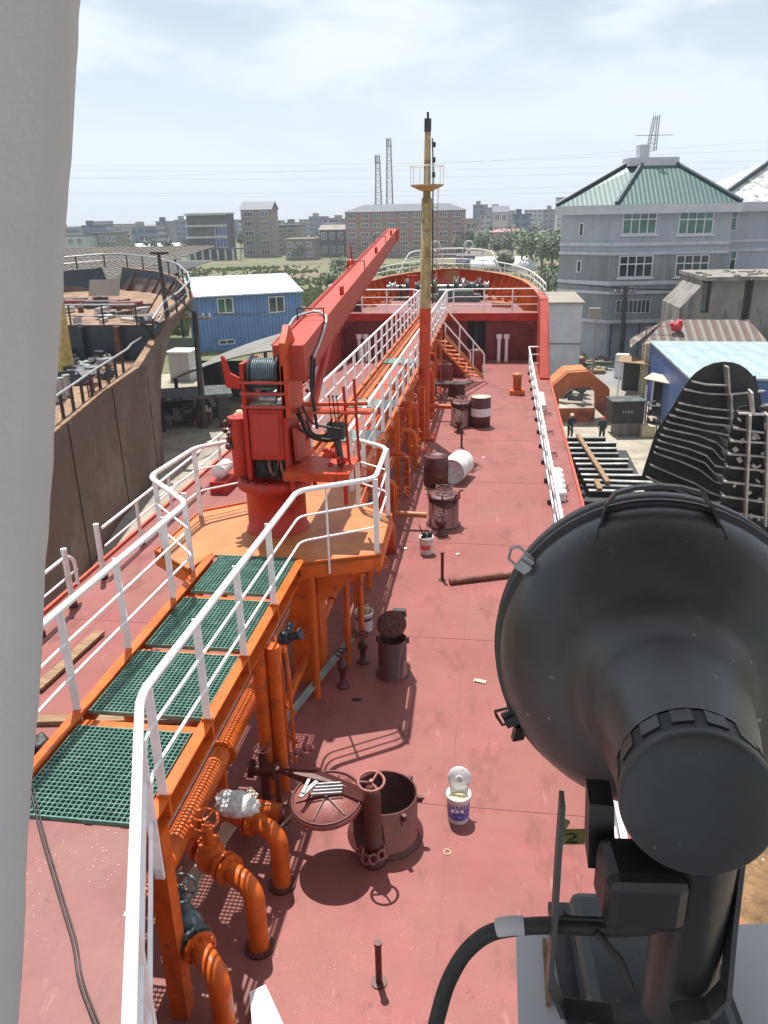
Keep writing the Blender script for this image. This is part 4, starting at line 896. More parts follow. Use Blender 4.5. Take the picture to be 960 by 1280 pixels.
# stiffener strips outboard of the rail
# forecastle
FY=35.; FZ=2.0
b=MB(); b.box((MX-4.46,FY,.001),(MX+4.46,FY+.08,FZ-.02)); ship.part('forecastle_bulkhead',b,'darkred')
Ys=[FY-.15,36.5,38,39,40,41,42,43,44,45,45.7]
b=MB(); poly=[(MX+hb(y)-.05,y) for y in Ys]+[(MX-hb(y)+.05,y) for y in Ys[::-1]]; b.prism(poly,FZ-.02,FZ); ship.part('forecastle_deck',b,'decklight')
b=MB(); b.box((MX-4.5,FY-.22,FZ-.3),(MX+4.45,FY-.151,FZ+.02)); ship.part('forecastle_coaming',b,'craneRed')
# overhang brackets at bulkhead sides
for sg in(1,-1):
    b=MB(); x_=MX+sg*4.45; b.slab([(x_,FY-.2,FZ-.3),(x_-sg*.9,FY-.2,FZ-.3),(x_-sg*.35,FY-.2,FZ-.7),(x_-sg*.35,FY-.2,.01),(x_,FY-.2,.01)],(0,1,0),.06); ship.part('bulkhead_bracket',b,'darkred')
BY=[30.6,33.2,35,36.5,38,39,40,41,42,43,44,44.7,45.3,45.8,46.05]
def rz_(y): return rimz(y) if y>33 else (y-30.6)/2.6*rimz(33.2)+.02
for sg in(1,-1):
    b=MB(); vs=[]
    for y in BY: x_=MX+sg*(hb(y)-.03); vs+=[(x_,y,.01 if y<FY else FZ+.001),(x_,y,rz_(y))]
    for y in BY: x_=MX+sg*(hb(y)-.10); vs+=[(x_,y-(.05 if y>44 else 0),.01 if y<FY else FZ+.001),(x_,y-(.05 if y>44 else 0),rz_(y))]
    k=len(BY); fs=[(2*i,2*i+2,2*i+3,2*i+1) for i in range(k-1)]+[(2*k+2*i+1,2*k+2*i+3,2*k+2*i+2,2*k+2*i) for i in range(k-1)]
    b.add(vs,fs); ship.part('bulwark',b,'redorange')
    b=MB()
    for i in range(1,k-1):
        ya,yb=BY[i],BY[i+1]; xa,xb=MX+sg*hb(ya),MX+sg*hb(yb)
        b.slab([(xa+sg*.03,ya,rz_(ya)),(xa-sg*.25,ya-(.2 if ya>42 else .05),rz_(ya)),(xb-sg*.25*(1 if yb<45.5 else .3),yb-(.24 if yb>42 else .05),rz_(yb)),(xb+sg*.03,yb,rz_(yb))],(0,0,1),.04)
    ship.part('cap_rail',b,'orangetop')
    # sloped end plate, broad and pale
    b=MB(); x0_=MX+sg*4.60
    b.slab([(x0_-sg*.34,30.6,.02),(x0_+sg*.03,30.6,.02),(x0_-sg*.02,33.2,rimz(33.2)),(x0_-sg*.34,33.2,rimz(33.2))],(0,0,1),.05)
    b.slab([(x0_-sg*.34,30.62,.0),(x0_-sg*.34,33.2,rimz(33.2)),(x0_-sg*.34,35,rimz(35)),(x0_-sg*.34,35,.0)],(sg,0,0),.04)
    b.slab([(x0_-sg*.34,33.2,rimz(33.2)),(x0_-sg*.02,33.2,rimz(33.2)),(x0_-sg*.1,35,rimz(35)),(x0_-sg*.42,35,rimz(35))],(0,0,1),.05)
    ship.part('shoulder_plate',b,'boom')
    y=36.2
    for i in range(13):
        y=36.0+i*.72
        if y>45: break
        x_=MX+sg*(hb(y)-.12); dx=hb(y)-hb(y+.3); inx=V((-sg*1,-(dx*2.2),0)).normalized()
        b=MB(); base=V((x_,y,FZ+.005)); tp=V((x_,y,rimz(y)-.02)); b.slab([base,base+inx*.62,tp+inx*.1,tp],V((-inx.y,inx.x,0)),.035); ship.part('stay',b,'orange')
b=MB(); b.slab([(MX-.7,45.72,FZ),(MX+.9,45.72,FZ),(MX+.8,45.8,rimz(45)+.0),(MX-.6,45.8,rimz(45)+.0)],(0,1,0),.04); ship.part('stem_plate',b,'orangetop')
# door opening and vents in bulkhead
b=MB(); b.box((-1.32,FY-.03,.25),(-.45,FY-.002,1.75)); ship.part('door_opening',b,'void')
for x_ in (-1.32,-.45,-.9):
    b=MB(); b.box((x_-.04,FY-.06,.2),(x_+.04,FY-.031,1.8)); ship.part('door_frame',b,'blacksteel' if x_==-.9 else 'darkred')
for x_ in (.1,.42,-6.0,-5.7):
    t=Thing('goose_neck_vent',{.1:'left white vent pipe of the starboard pair before the forecastle wall',.42:'right white vent pipe of the starboard pair before the forecastle wall',-6.0:'left white vent pipe of the port pair before the forecastle wall',-5.7:'right white vent pipe of the port pair before the forecastle wall'}[x_],'vent',(x_,FY-.45,0))
    b=MB(); b.tube([(x_,FY-.45,0),(x_,FY-.45,1.0)],.075,10); t.part('pipe',b,'white')
    b=MB(); b.cyl((x_,FY-.45,.98),(x_,FY-.45,1.16),.13,12); t.part('cap',b,'white')
# poop front deck and house
PZ=1.98
b=MB(); b.prism([(XL,-10),(3.0,-10),(2.2,-.2),(-.55,-.2),(-2.36,4.12),(XL,4.12)],PZ-.06,PZ); ship.part('poop_deck',b,'decklight')
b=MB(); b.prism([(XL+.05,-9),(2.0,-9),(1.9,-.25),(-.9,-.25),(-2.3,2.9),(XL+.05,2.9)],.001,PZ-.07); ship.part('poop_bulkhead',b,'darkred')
b=MB(); b.box((-6.5,-8,PZ+.001),(1.7,-.7,4.3)); ship.part('wheelhouse',b,'wall')
b=MB(); b.box((-1.6,-4,7.25),(2.4,2.35,7.32)); b.box((-1.6,-4,7.14),(-1.52,2.35,7.249)); b.box((2.32,-4,7.14),(2.4,2.35,7.249)); ship.part('unseen_shade_roof',b,'wall')  # roof out of view, added overhead to shade the searchlight and wall
# ---- railing system helper
def railing(t,pts,h=1.0,posts=None,mids=(.36,.68),top=.032,flat=True,closed_end=None,mid_r=.014):
    P_=[V(p) for p in pts]; b=MB(); b.tube(fillet([p+V((0,0,h)) for p in P_],.16),top,12); t.part('handrail',b,'white')
    for m_ in mids:
        b=MB(); b.tube(fillet([p+V((0,0,h*m_)) for p in P_],.12),mid_r,8); t.part('midrail',b,'white')
    for q in posts or []:
        q=V(q); 
        b=MB()
        if flat: b.box(q+V((-.032,-.012,-.12)),q+V((.032,.012,h-.01)))
        else: b.cyl(q,q+V((0,0,h-.01)),.03,10)
        t.part('post',b,'white')
def along(a,c,n,e0=0.,e1=1.): return [V(a).lerp(V(c),e0+(e1-e0)*i/max(1,n-1)) for i in range(n)]
# ---- near catwalk with green gratings
cz=2.0
cat=Thing('near_catwalk','short catwalk with four green gratings between orange stringers leading to the crane platform','catwalk',(-2.9,6.5,0))
for i,(x0,x1,y0,y1) in enumerate(((-3.42,-2.42,4.16,5.2),(-3.42,-2.40,5.42,6.42),(-3.42,-2.39,6.6,7.62),(-3.4,-2.39,7.8,8.8))):
    b=MB(); z1_=cz+(.0,.01,-.01,.0)[i]; n=24
    for k in range(n+1):
        x_=x0+(x1-x0)*k/n; b.box((x_-.0035,y0,z1_-.035),(x_+.0035,y1,z1_))
        y_=y0+(y1-y0)*k/n; b.box((x0,y_-.0035,z1_-.0345),(x1,y_+.0035,z1_+.0008))
    for (xa,ya,xb,yb) in ((x0-.01,y0-.01,x1+.01,y0),(x0-.01,y1,x1+.01,y1+.01)): b.box((xa,ya,z1_-.04),(xb,yb,z1_+.002))
    cat.part('grating',b,'green')
for sg,x_ in ((-1,-3.5),(1,-2.335)):
    b=MB(); b.box((x_-.05,4.12,cz-.15),(x_-.042+.0,8.75,cz+.02)); b.box((x_-.05,4.12,cz+.0),(x_+.05,8.75,cz+.022)); b.box((x_-.05,4.12,cz-.17),(x_+.05,8.75,cz-.151)); cat.part('stringer',b,'orange')
for y_ in (5.31,6.51,7.71):
    b=MB(); b.box((-3.46,y_-.04,cz-.16),(-2.37,y_+.04,cz-.045)); cat.part('cross_beam',b,'orange')
    b=MB(); b.tube([(-3.3,y_+.2,cz-.3),(-2.9,y_-.1,cz-.34),(-2.4,y_-.2,cz-.3)],.035,8); cat.part('red_pipe',b,'craneRed')
for (x_,y_) in ((-2.36,6.9),(-2.22,6.95),(-3.48,6.2)):
    b=MB(); b.cyl((x_,y_,.001),(x_,y_,cz-.171),.075,16); cat.part('leg',b,'orange')
b=MB(); b.box((-2.42,4.2,.001),(-2.28,4.34,cz-.171)); cat.part('leg',b,'orange')
RR=Thing('catwalk_railing','white pipe railing along the right edge of the near catwalk bending round the poop corner','railing',(-2.3,6,cz))
corner=V((-2.31,4.26,cz)); far=V((-2.26,8.5,cz)); pl1=V((-1.42,9.04,cz)); pl2=V((-1.46,10.39,cz)); pl3=V((-1.95,10.78,cz))
railing(RR,[(-.62,.3,cz),corner,far,pl1,pl2,pl3],1.0,[(-.62,.3,cz),(-1.1,1.4,cz),(-1.6,2.57,cz),(-2.12,3.82,cz),(-2.33,4.42,cz),(-2.33,5.36,cz),(-2.33,6.39,cz),(-2.33,7.47,cz),pl1,pl2,pl3])
b=MB(); q=V((-1.97,8.72,cz)); b.cyl(q-V((0,0,.15)),q+V((0,0,1)),.014,8); RR.part('thin_post',b,'white')
for y_ in (4.42,5.36,6.39,7.47):
    b=MB(); b.box((-2.375,y_-.02,cz-.16),(-2.284,y_+.02,cz+.05)); RR.part('post_foot',b,'orange')
RL=Thing('catwalk_railing','white pipe railing along the left edge of the near catwalk and crane platform','railing',(-3.5,6.5,cz))
railing(RL,[(-3.52,1.2,cz),(-3.52,5.2,cz),(-3.42,7.98,cz),(-4.25,8.88,cz),(-4.15,10.2,cz),(-3.55,10.75,cz),(-3.35,11.9,cz)],1.0,[(-3.53,4.4,cz),(-3.53,5.4,cz),(-3.54,6.45,cz),(-3.52,7.55,cz),(-3.6,8.35,cz),(-4.22,8.95,cz),(-4.15,10.15,cz),(-3.6,10.7,cz)])
# ---- crane platform
PP=[(-3.5,8.8),(-2.40,8.8),(-2.32,8.62),(-1.36,8.98),(-1.40,10.42),(-1.92,10.85),(-1.95,11.6),(-3.4,11.6),(-3.5,10.85),(-4.22,10.3),(-4.3,8.85),(-3.62,8.3)]
pf=Thing('crane_platform','bright orange steel platform around the crane pedestal','platform',(-2.9,9.9,cz))
b=MB(); b.prism(PP,cz-.03,cz); pf.part('floor',b,'orangetop')
b=MB()
for i in range(len(PP)):
    if i in (6,0): continue
    b=MB()
    a_,c_=V(PP[i]+(0,)),V(PP[(i+1)%len(PP)]+(0,)); d=(c_-a_).normalized(); n_=V((d.y,-d.x,0)); 
    b.slab([(a_.x,a_.y,cz-.2),(c_.x,c_.y,cz-.2),(c_.x,c_.y,cz+.025),(a_.x,a_.y,cz+.025)],n_*-1,.018); pf.part('toe_plate',b,'orange')
b=MB(); b.prism([(-2.62,9.1),(-2.22,9.1),(-2.22,9.5),(-2.62,9.5)],.002,cz-.201); b.slab([(-2.2,9.05,cz-.2),(-1.45,9.15,cz-.2),(-2.2,9.05,cz-.75)],(0,1,0),.03); b.slab([(-2.15,10.2,cz-.2),(-1.5,10.2,cz-.2),(-2.15,10.2,cz-.75)],(0,1,0),.03); pf.part('support_box',b,'orange')
for (x_,y_) in ((-2.22,8.75),(-1.95,9.6),(-1.9,10.4),(-3.9,9.2),(-3.9,10.1)):
    b=MB(); b.cyl((x_,y_,.001),(x_,y_,cz-.031),.045,12); pf.part('leg',b,'orange')
# ---- crane
cx,cy=-2.92,9.85
cr_=Thing('deck_crane','red hydraulic deck crane with a long box jib laid forward over the catwalk','crane',(cx,cy,cz))
b=MB(); b.lathe([(.43,.0),(.43,.02),(.40,.03),(.40,.6),(.5,.62),(.5,.74),(.40,.75)],32,Matrix.Translation((cx,cy,cz))); cr_.part('pedestal',b,'craneRed')
b=MB()
for k in range(20): a_=2*math.pi*k/20; b.cyl((cx+.45*math.cos(a_),cy+.45*math.sin(a_),cz+.73),(cx+.45*math.cos(a_),cy+.45*math.sin(a_),cz+.78),.022,6)
cr_.part('slewing_bolts',b,'brown')
b=MB(); fy=cy-.32
b.box((cx-.20,fy,cz+1.05),(cx+.24,cy+.1,cz+1.72)); cr_.part('tank_box',b,'craneRed',bevel=.015)
b=MB(); b.box((cx-.15,fy-.012,cz+1.12),(cx+.19,fy-.001,cz+1.66)); cr_.part('tank_door',b,mat('crane_door_red',(.44,.03,.02),.35,var=.08))
for sx in (-.25,.27):
    b=MB(); b.box((cx+sx-.03,fy+.02,cz+.76),(cx+sx+.03,cy+.35,cz+(2.28 if sx>0 else 2.3))); cr_.part('side_frame',b,'craneRed',bevel=.01)
b=MB(); b.slab([(cx+.25,fy+.02,cz+1.6),(cx+.25,fy+.02,cz+2.55),(cx+.25,fy+.28,cz+2.75),(cx+.25,cy+.45,cz+2.3),(cx+.25,cy+.5,cz+1.4)],(1,0,0),.09); cr_.part('jib_bracket',b,'redorange',bevel=.008)
b=MB(); b.slab([(cx+.34,fy+.1,cz+1.45),(cx+.34,cy+.55,cz+1.35),(cx+.34,cy+.55,cz+.8),(cx+.34,fy+.15,cz+1.0)],(1,0,0),.05); cr_.part('gusset',b,'boom')
b=MB(); b.lathe([(.0,-.19),(.24,-.19),(.24,-.17),(.17,-.165),(.17,.165),(.24,.17),(.24,.19),(0,.19)],28,Matrix.Translation((cx+.01,fy+.22,cz+2.14))@Matrix.Rotation(R(90),4,'Y')); wd=cr_.part('winch_drum',b,'blacksteel')
b=MB()
for k in range(11): b.ring((cx-.13+k*.028,fy+.22,cz+2.14),(1,0,0),.185,.016,28,6)
cr_.part('wire_rope',b,'teal',wd)
b=MB(); 
for z_ in (2.07,1.93,1.76): b.box((cx-.28,fy-.03,cz+z_-.02),(cx+.3,fy+.0,cz+z_+.012))
cr_.part('crossbar',b,'boom')
b=MB(); b.box((cx-.2,fy+.08,cz+1.721),(cx+.23,cy+.1,cz+1.78)); b.cyl((cx-.05,fy+.1,cz+1.84),(cx+.16,fy+.1,cz+1.84),.05,12); b.cyl((cx+.1,fy+.12,cz+1.78),(cx+.1,fy+.12,cz+1.92),.04,10); cr_.part('hydraulic_motor',b,'steel')
b=MB(); b.slab([(cx-.28,fy+.0,cz+1.98),(cx-.46,fy+.0,cz+2.0),(cx-.5,fy+.0,cz+2.4),(cx-.46,fy,cz+2.38),(cx-.4,fy,cz+2.18),(cx-.28,fy,cz+2.12)],(0,1,0),.05); cr_.part('side_horn',b,'craneRed')
# left cylinder with fittings
b=MB(); b.cyl((cx-.42,cy-.05,cz+.76),(cx-.42,cy-.05,cz+1.52),.13,20); b.cyl((cx-.42,cy-.05,cz+1.52),(cx-.42,cy-.05,cz+1.56),.15,20); cr_.part('slew_motor',b,'craneRed')
rnd=random.Random(2); b=MB()
for k in range(12): p=V((cx-.55+rnd.uniform(-.06,.08),cy-.1+rnd.uniform(-.1,.1),cz+1.1+k*.04)); b.ico(p,rnd.uniform(.03,.06),1,.2)
cr_.part('valve_cluster',b,'brown')
# hydraulic hoses
rnd=random.Random(14)
for k in range(6):
    p0=V((cx+.42+rnd.uniform(-.06,.1),cy-.1,cz+1.55+rnd.uniform(-.3,.25))); p3=V((cx+.95+rnd.uniform(-.1,.1),cy-.15+rnd.uniform(-.1,.1),cz+1.35+rnd.uniform(-.1,.25)))
    m_=(p0+p3)/2+V((rnd.uniform(-.05,.05),rnd.uniform(-.1,.1),-rnd.uniform(.1,.35))); b=MB(); b.tube(fillet([p0,m_+V((-.15,0,.05)),m_+V((.15,0,0)),p3],.2,6),.016,7); cr_.part('hose',b,'black')
for k in range(4):
    x_=cx-.08+k*.08; b=MB(); b.tube(fillet([(x_,fy+.1,cz+1.05),(x_+.03,fy+.02,cz+.9),(x_+.08,fy+.05,cz+.8),(x_+.14,fy+.1,cz+1.05)],.1,5),.018,7); cr_.part('hose',b,'pinkmetal' if k%2 else 'black')
b=MB(); b.box((cx-.2,fy+.15,cz+.76),(cx+.22,cy+.2,cz+1.04)); cr_.part('gear_housing',b,'blacksteel')
# operator stand
b=MB(); b.box((cx+.26,cy-.52,cz+.92),(cx+1.12,cy+.25,cz+.95)); b.box((cx+.26,cy-.53,cz+.84),(cx+1.12,cy-.50,cz+.952)); cr_.part('operator_step',b,'redorange')
for p in ((cx+.36,cy-.45),(cx+1.05,cy-.4),(cx+.5,cy+.2)):
    b=MB(); b.box((p[0]-.025,p[1]-.025,cz+.5),(p[0]+.025,p[1]+.025,cz+.84)); cr_.part('step_bracket',b,'craneRed')
for k in range(3): b=MB(); x_=cx+.84+k*.05; b.tube([(x_,cy-.1,cz+1.5),(x_-.02,cy-.12,cz+1.85)],.008,6); b.ico((x_-.02,cy-.12,cz+1.86),.018,1); cr_.part('control_lever',b,'black')
b=MB(); b.box((cx+.78,cy-.16,cz+1.3),(cx+1.0,cy-.02,cz+1.5)); b.tube([(cx+.9,cy-.1,cz+1.3),(cx+.95,cy-.15,cz+.96)],.05,8); cr_.part('control_block',b,'blacksteel')
b=MB(); 
for k in range(14): b.ico((cx+.9+rnd.uniform(-.13,.13),cy-.3+rnd.uniform(-.06,.06),cz+1.0+rnd.uniform(0,.2)),rnd.uniform(.03,.055),1,.3)
cr_.part('pedal_cluster',b,'craneRed')
for k,(x_,zt_) in enumerate(((cx+1.02,1.95),(cx+1.16,2.05))):
    b=MB(); b.tube([(x_,cy+.05,cz+.95),(x_-.04,cy+.05,cz+zt_)],.02,8); cr_.part('guard_post',b,'craneRed')
b=MB(); b.tube(fillet([(cx+.45,cy,cz+1.72),(cx+1.3,cy-.02,cz+1.75)],.1),.03,8); b.box((cx+.35,cy-.1,cz+1.62),(cx+1.35,cy+.15,cz+1.65)); cr_.part('cross_shelf',b,'redorange')
# jib
j0=V((-2.60,9.75,4.27)); j1=V((-3.08,24.0,5.50))
ax=(j1-j0).normalized(); sx=ax.cross(V((0,0,1))).normalized(); up=sx.cross(ax).normalized()
def jp(f_,u,w):
    wd_=.20*(1-f_)+.13*f_; ht=.23*(1-f_)+.14*f_; return j0.lerp(j1,f_)+sx*u*wd_+up*w*ht
b=MB(); vs=[]; n=12
for i in range(n+1):
    f_=i/n; 
    for (u,w) in ((-1,-1),(1,-1),(1,1),(-1,1)): vs.append(jp(f_,u,w))
b.add(vs,[(i*4+j,i*4+(j+1)%4,(i+1)*4+(j+1)%4,(i+1)*4+j) for i in range(n) for j in range(4)]+[(0,3,2,1),(n*4,n*4+1,n*4+2,n*4+3)]); jb=cr_.part('jib',b,'boom')
b=MB()
for w in(-1,1):
    for u in(-1,1): b.slab([jp(0,u*1.0,w*1.0)+up*w*.001,jp(1,u*1.0,w)+up*w*.001,jp(1,u*1.12,w)+up*w*.001,jp(0,u*1.08,w)+up*w*.001],up*w,.012)
b.tube([jp(.02,-.75,1.0)+up*.02,jp(.97,-.7,1)+up*.02],.012,6); cr_.part('edge_flange',b,'boom',jb)
b=MB(); b.cyl(jp(.99,-1.3,0),jp(.99,1.3,0),.14,16); b.slab([jp(.97,1.05,1.2),jp(1.03,1.05,.9),jp(1.035,1.05,-1.1),jp(.98,1.05,-1.2)],sx,.03); cr_.part('tip_sheave',b,'craneRed',jb)
for f_ in (.11,.45,.76):
    b=MB(); b.tube([jp(f_,-1,1),jp(f_,-1,1)+up*.16,jp(f_,1,1)+up*.16,jp(f_,1,1)],.012,6); cr_.part('hose_guide',b,'blacksteel',jb)
for f_ in (.25,.62,.88):
    b=MB(); b.slab([jp(f_,.6,1),jp(f_+.012,.6,1),jp(f_+.012,.6,1)+up*.13,jp(f_,.6,1)+up*.13],sx,.05); cr_.part('lug',b,'craneRed',jb)
b=MB(); p=jp(.5,-1.2,.8); b.ico(p,.16,2,.1,(.7,1,1)); b.cyl(p,p+V((0,0,.4)),.02,6); cr_.part('floodlight',b,'craneRed',jb)
b=MB(); b.tube(fillet([jp(.05,-1.05,.9),jp(.11,-1.2,1.2),jp(.14,0,1.2),jp(.12,1.15,1.1),jp(.08,1.1,.2),jp(.03,1.15,-.2)],.15,5),.02,7); cr_.part('jib_hose',b,'galv',jb)
b=MB(); b.tube([jp(.04,1.1,-.4),V((cx+.55,cy+.1,cz+1.7))],.018,7); b.tube([jp(.03,1.1,-.1),jp(.0,1.3,-1.2),V((cx+.62,cy,cz+1.4))],.02,7); cr_.part('hose',b,'black')
b=MB(); b.cyl(V((cx+.36,cy+.3,cz+1.2)),jp(.22,.2,-1.0),.07,14); cr_.part('luffing_cylinder',b,'craneRed')
# ---- forward catwalk
fw=Thing('forward_catwalk','long white railed catwalk on orange legs running from the crane to the forecastle','catwalk',(-2.7,23,cz))
xa0,xb0=-3.32,-2.16
for x_ in (xa0,xb0):
    b=MB(); b.box((x_-.04,11.4,cz-.16),(x_-.03,34.7,cz+.03)); b.box((x_-.04,11.4,cz-.0),(x_+.04,34.7,cz+.031)); fw.part('stringer',b,'orange')
    b=MB(); b.tube([(x_,11.2,cz+1),(x_,34.6,cz+1)],.03,10); fw.part('handrail',b,'white')
    for m_ in (.36,.68): b=MB(); b.tube([(x_,11.2,cz+m_),(x_,34.6,cz+m_)],.014,8); fw.part('midrail',b,'white')
    y_=11.4
    while y_<34.7:
        b=MB(); b.box((x_-.035,y_-.012,cz-.12),(x_+.035,y_+.012,cz+.99)); fw.part('post',b,'white'); y_+=1.16
for i,y_ in enumerate((11.5,14.3,17.1,19.9,22.7,25.5,28.3,31.1)):
    if i in (1,2,4): 
        b=MB(); b.box((xa0+.05,y_,cz-.03),(xb0-.05,y_+.8,cz)); fw.part('grating_plate',b,'green')
    b=MB(); b.box((xa0+.03,y_-.05,cz-.15),(xb0-.03,y_+.05,cz-.04)); fw.part('cross_beam',b,'orange')
    for x_ in (xa0,xb0): b=MB(); b.box((x_-.05,y_-.05,.001),(x_+.05,y_+.05,cz-.165)); fw.part('leg',b,'orange')
b=MB(); b.box((-2.95,11.5,cz-.1),(-2.55,34.6,cz-.05)); fw.part('centre_plate',b,'redorange')
b=MB(); b.box((xa0+.08,11.6,cz-.06),(xa0+.3,34.6,cz-.03)); fw.part('tread_strip',b,'orange')
# ---- mast
mx,my=-2.0,21.9; mt=atY(535,140,my); pz=atY(535,232,my).z
ms=Thing('foremast','tall tan foremast with a round lookout platform and a red orange foot beside the catwalk','mast',(mx,my,0))
jz=atY(535,385,my).z
dirx=(mt.x-mx)
def mp(z): return V((mx+dirx*(z/mt.z),my,z))
b=MB(); b.tube([mp(.001),mp(jz)],[.16,.155],16); ms.part('foot',b,'redorange')
b=MB(); b.tube([mp(jz),mp(pz-.3),mp(pz-.299),mp(mt.z-.4)],[.145,.135,.10,.075],16); ms.part('pole',b,'tan')
b=MB(); b.tube([mp(mt.z-.45),mp(mt.z-.15)],.09,12); b.tube([mp(mt.z-.15),mp(mt.z)],.03,8); ms.part('lantern_stack',b,'blacksteel')
b=MB(); b.lathe([(.12,-.14),(.40,-.02),(.43,0),(.43,.025),(0,.025)],24,Matrix.Translation(mp(pz))); ms.part('platform',b,'tan')
b=MB(); b.ring(mp(pz)+V((0,0,.46)),(0,0,1),.43,.012,28,6); ms.part('platform_rail',b,'white')
for k in range(7): a_=2*math.pi*k/7+.3; q=mp(pz)+V((.43*math.cos(a_),.43*math.sin(a_),0)); b=MB(); b.cyl(q,q+V((0,0,.46)),.009,6); ms.part('rail_post',b,'white')
b=MB(); b.tube([mp(jz+.1)+V((.19,-.02,0)),mp(pz+.5)+V((.15,-.02,0)),mp(mt.z-.6)+V((.12,-.02,0))],.018,6); ms.part('cable',b,'black')
b=MB()
for k in range(int((pz-jz-.3)/.28)): z_=jz+.3+k*.28; q=mp(z_); b.tube([q+V((.1,-.13,0)),q+V((.3,-.13,0))],.008,5)
b.tube([mp(jz+.2)+V((.1,-.13,0)),mp(pz)+V((.1,-.13,0))],.01,5)
b.tube([mp(jz+.2)+V((.3,-.13,0)),mp(pz)+V((.3,-.13,0))],.01,5); ms.part('ladder',b,'tan')
for k in range(3): b=MB(); q=mp(mt.z-.75-k*.35); b.cbox(q+V((.17,-.05,0)),(.08,.1,.12)); ms.part('navigation_light',b,'blacksteel')
b=MB(); b.box((mx-.35,my-.35,0.001),(mx+.35,my+.35,.06)); ms.part('base_plate',b,'redorange')
# ---- stairs down to the deck
st=Thing('inclined_stair','orange inclined stair with white handrails down to the deck before the forecastle','stair',(-1.4,29,0))
s0=V((-2.05,27.9,2.0)); s1=V((-.72,30.4,.02)); dv=(s1-s0); hd=V((dv.x,dv.y,0)).normalized(); nd=V((-hd.y,hd.x,0))
for sg in(-.3,.3):
    b=MB(); o_=nd*sg; b.slab([s0+o_,s1+o_,s1+o_+V((0,0,.18)),s0+o_+V((0,0,.18))],nd,.02); st.part('stringer',b,'orangetop')
for k in range(1,10):
    p=s0.lerp(s1,k/10); b=MB(); b.slab([p-nd*.28-hd*.1,p+nd*.29-hd*.1,p+nd*.29+hd*.1,p-nd*.28+hd*.1],(0,0,1),.03); st.part('tread',b,'orange')
for sg in (-.3,.3):
    b=MB(); o_=nd*sg; b.tube(fillet([s0+o_+V((0,0,1.0))-hd*.3,s0+o_+V((0,0,1.0)),s1+o_+V((0,0,1.0)),s1+o_],.12),.03,10); st.part('handrail',b,'white')
    for k in (.35,.7): p=s0.lerp(s1,k)+o_; b=MB(); b.cyl(p,p+V((0,0,1.0)),.02,8); st.part('post',b,'white')
# ---- forecastle rails
t=Thing('forecastle_railing','white rail across the aft edge of the forecastle deck right of the stair','railing',(0,FY,FZ))
P_=[V((-2.15,34.2,FZ)),V((-1.9,35,FZ)),V((-.6,35.02,FZ)),V((1.75,35.02,FZ))]
railing(t,P_,1.0,[P_[0],P_[1],(-.6,35.02,FZ),(.6,35.02,FZ),(1.7,35.02,FZ)],(.36,.68),.028,False)
t=Thing('forecastle_railing','white rail across the aft edge of the forecastle deck left of the catwalk','railing',(-5,FY,FZ))
P_=[V((-3.35,34.3,FZ)),V((-3.6,35,FZ)),V((-7.0,35.02,FZ))]
railing(t,P_,1.0,[P_[0],P_[1],(-4.8,35.02,FZ),(-5.9,35.02,FZ),(-6.95,35.02,FZ)],(.36,.68),.028,False)
t=Thing('bow_railing','white curved pipe rail on top of the orange bow rim','railing',(MX,42,rimz(42)))
by=[33.6,35,36.5,38,39.2,40.4,41.4,42.4,43.2,44,44.7,45.3,45.8]
arc=[V((MX+hb(y)-.04,y,rimz(y)+.04)) for y in by]+[V((MX-hb(y)+.04,y,rimz(y)+.04)) for y in by[::-1]]
rail_run(t,arc,.5,1.05,'white','white',.03,(.5,),.02)
t=Thing('bow_hoop_rail','taller white hoop rail around the stem of the bow','railing',(MX,45,rimz(45)))
a2=[arc[9],arc[11],arc[12],arc[13],arc[14],arc[16]]; 
pts=[arc[8],arc[9]+V((0,0,1.0))]+[p+V((0,0,1.05)) for p in arc[10:16]]+[arc[16]+V((0,0,1.0)),arc[17]]
b=MB(); b.tube(fillet(pts,.25),.032,8); t.part('handrail',b,'white')
for k in (10,12,13,15): b=MB(); b.cyl(arc[k],arc[k]+V((0,0,1.05)),.02,7); t.part('post',b,'white')
b=MB(); b.tube([p+V((0,0,.75)) for p in arc[9:17]],.014,6); t.part('midrail',b,'white')
for x_ in (MX-.9,MX+.9): 
    b=MB(); b.ring((x_,45.6,rimz(45)+1.25),(0,1,0),.24,.05,18,6); 
    o=single('lifebuoy_ring',b,'greylight','pale grey ring hanging on the hoop rail '+('left' if x_<MX else 'right')+' of the mast','ring',off=(x_,45.6,rimz(45)+1.25))
# ---- windlass
w=Thing('anchor_windlass','dark green grey anchor windlass with a long shaft of drums on the forecastle','windlass',(-2.6,41,FZ))
wz=FZ+.62; wy=41.
b=MB(); b.cyl((-5.6,wy,wz),(-.5,wy,wz),.09,12); w.part('shaft',b,'galv')
for i,(x_,r_,l_) in enumerate(((-5.3,.26,.3),(-4.55,.42,.12),(-4.2,.3,.5),(-3.75,.42,.12),(-3.2,.5,.2),(-2.1,.5,.2),(-1.75,.42,.12),(-1.35,.3,.45),(-.95,.42,.12),(-.6,.26,.25))):
    b=MB(); b.lathe([(0,-l_/2),(r_,-l_/2),(r_,-l_/2+.03),(r_*.7,-l_/2+.05),(r_*.7,l_/2-.05),(r_,l_/2-.03),(r_,l_/2),(0,l_/2)],20,Matrix.Translation((x_,wy,wz))@Matrix.Rotation(R(90),4,'Y')); w.part('drum',b,'winch' if i%3 else 'galv')
for x_ in (-4.9,-3.5,-2.5,-1.55,-.8): b=MB(); b.box((x_-.06,wy-.4,FZ),(x_+.06,wy+.4,wz+.1)); w.part('bearing_stand',b,'blacksteel')
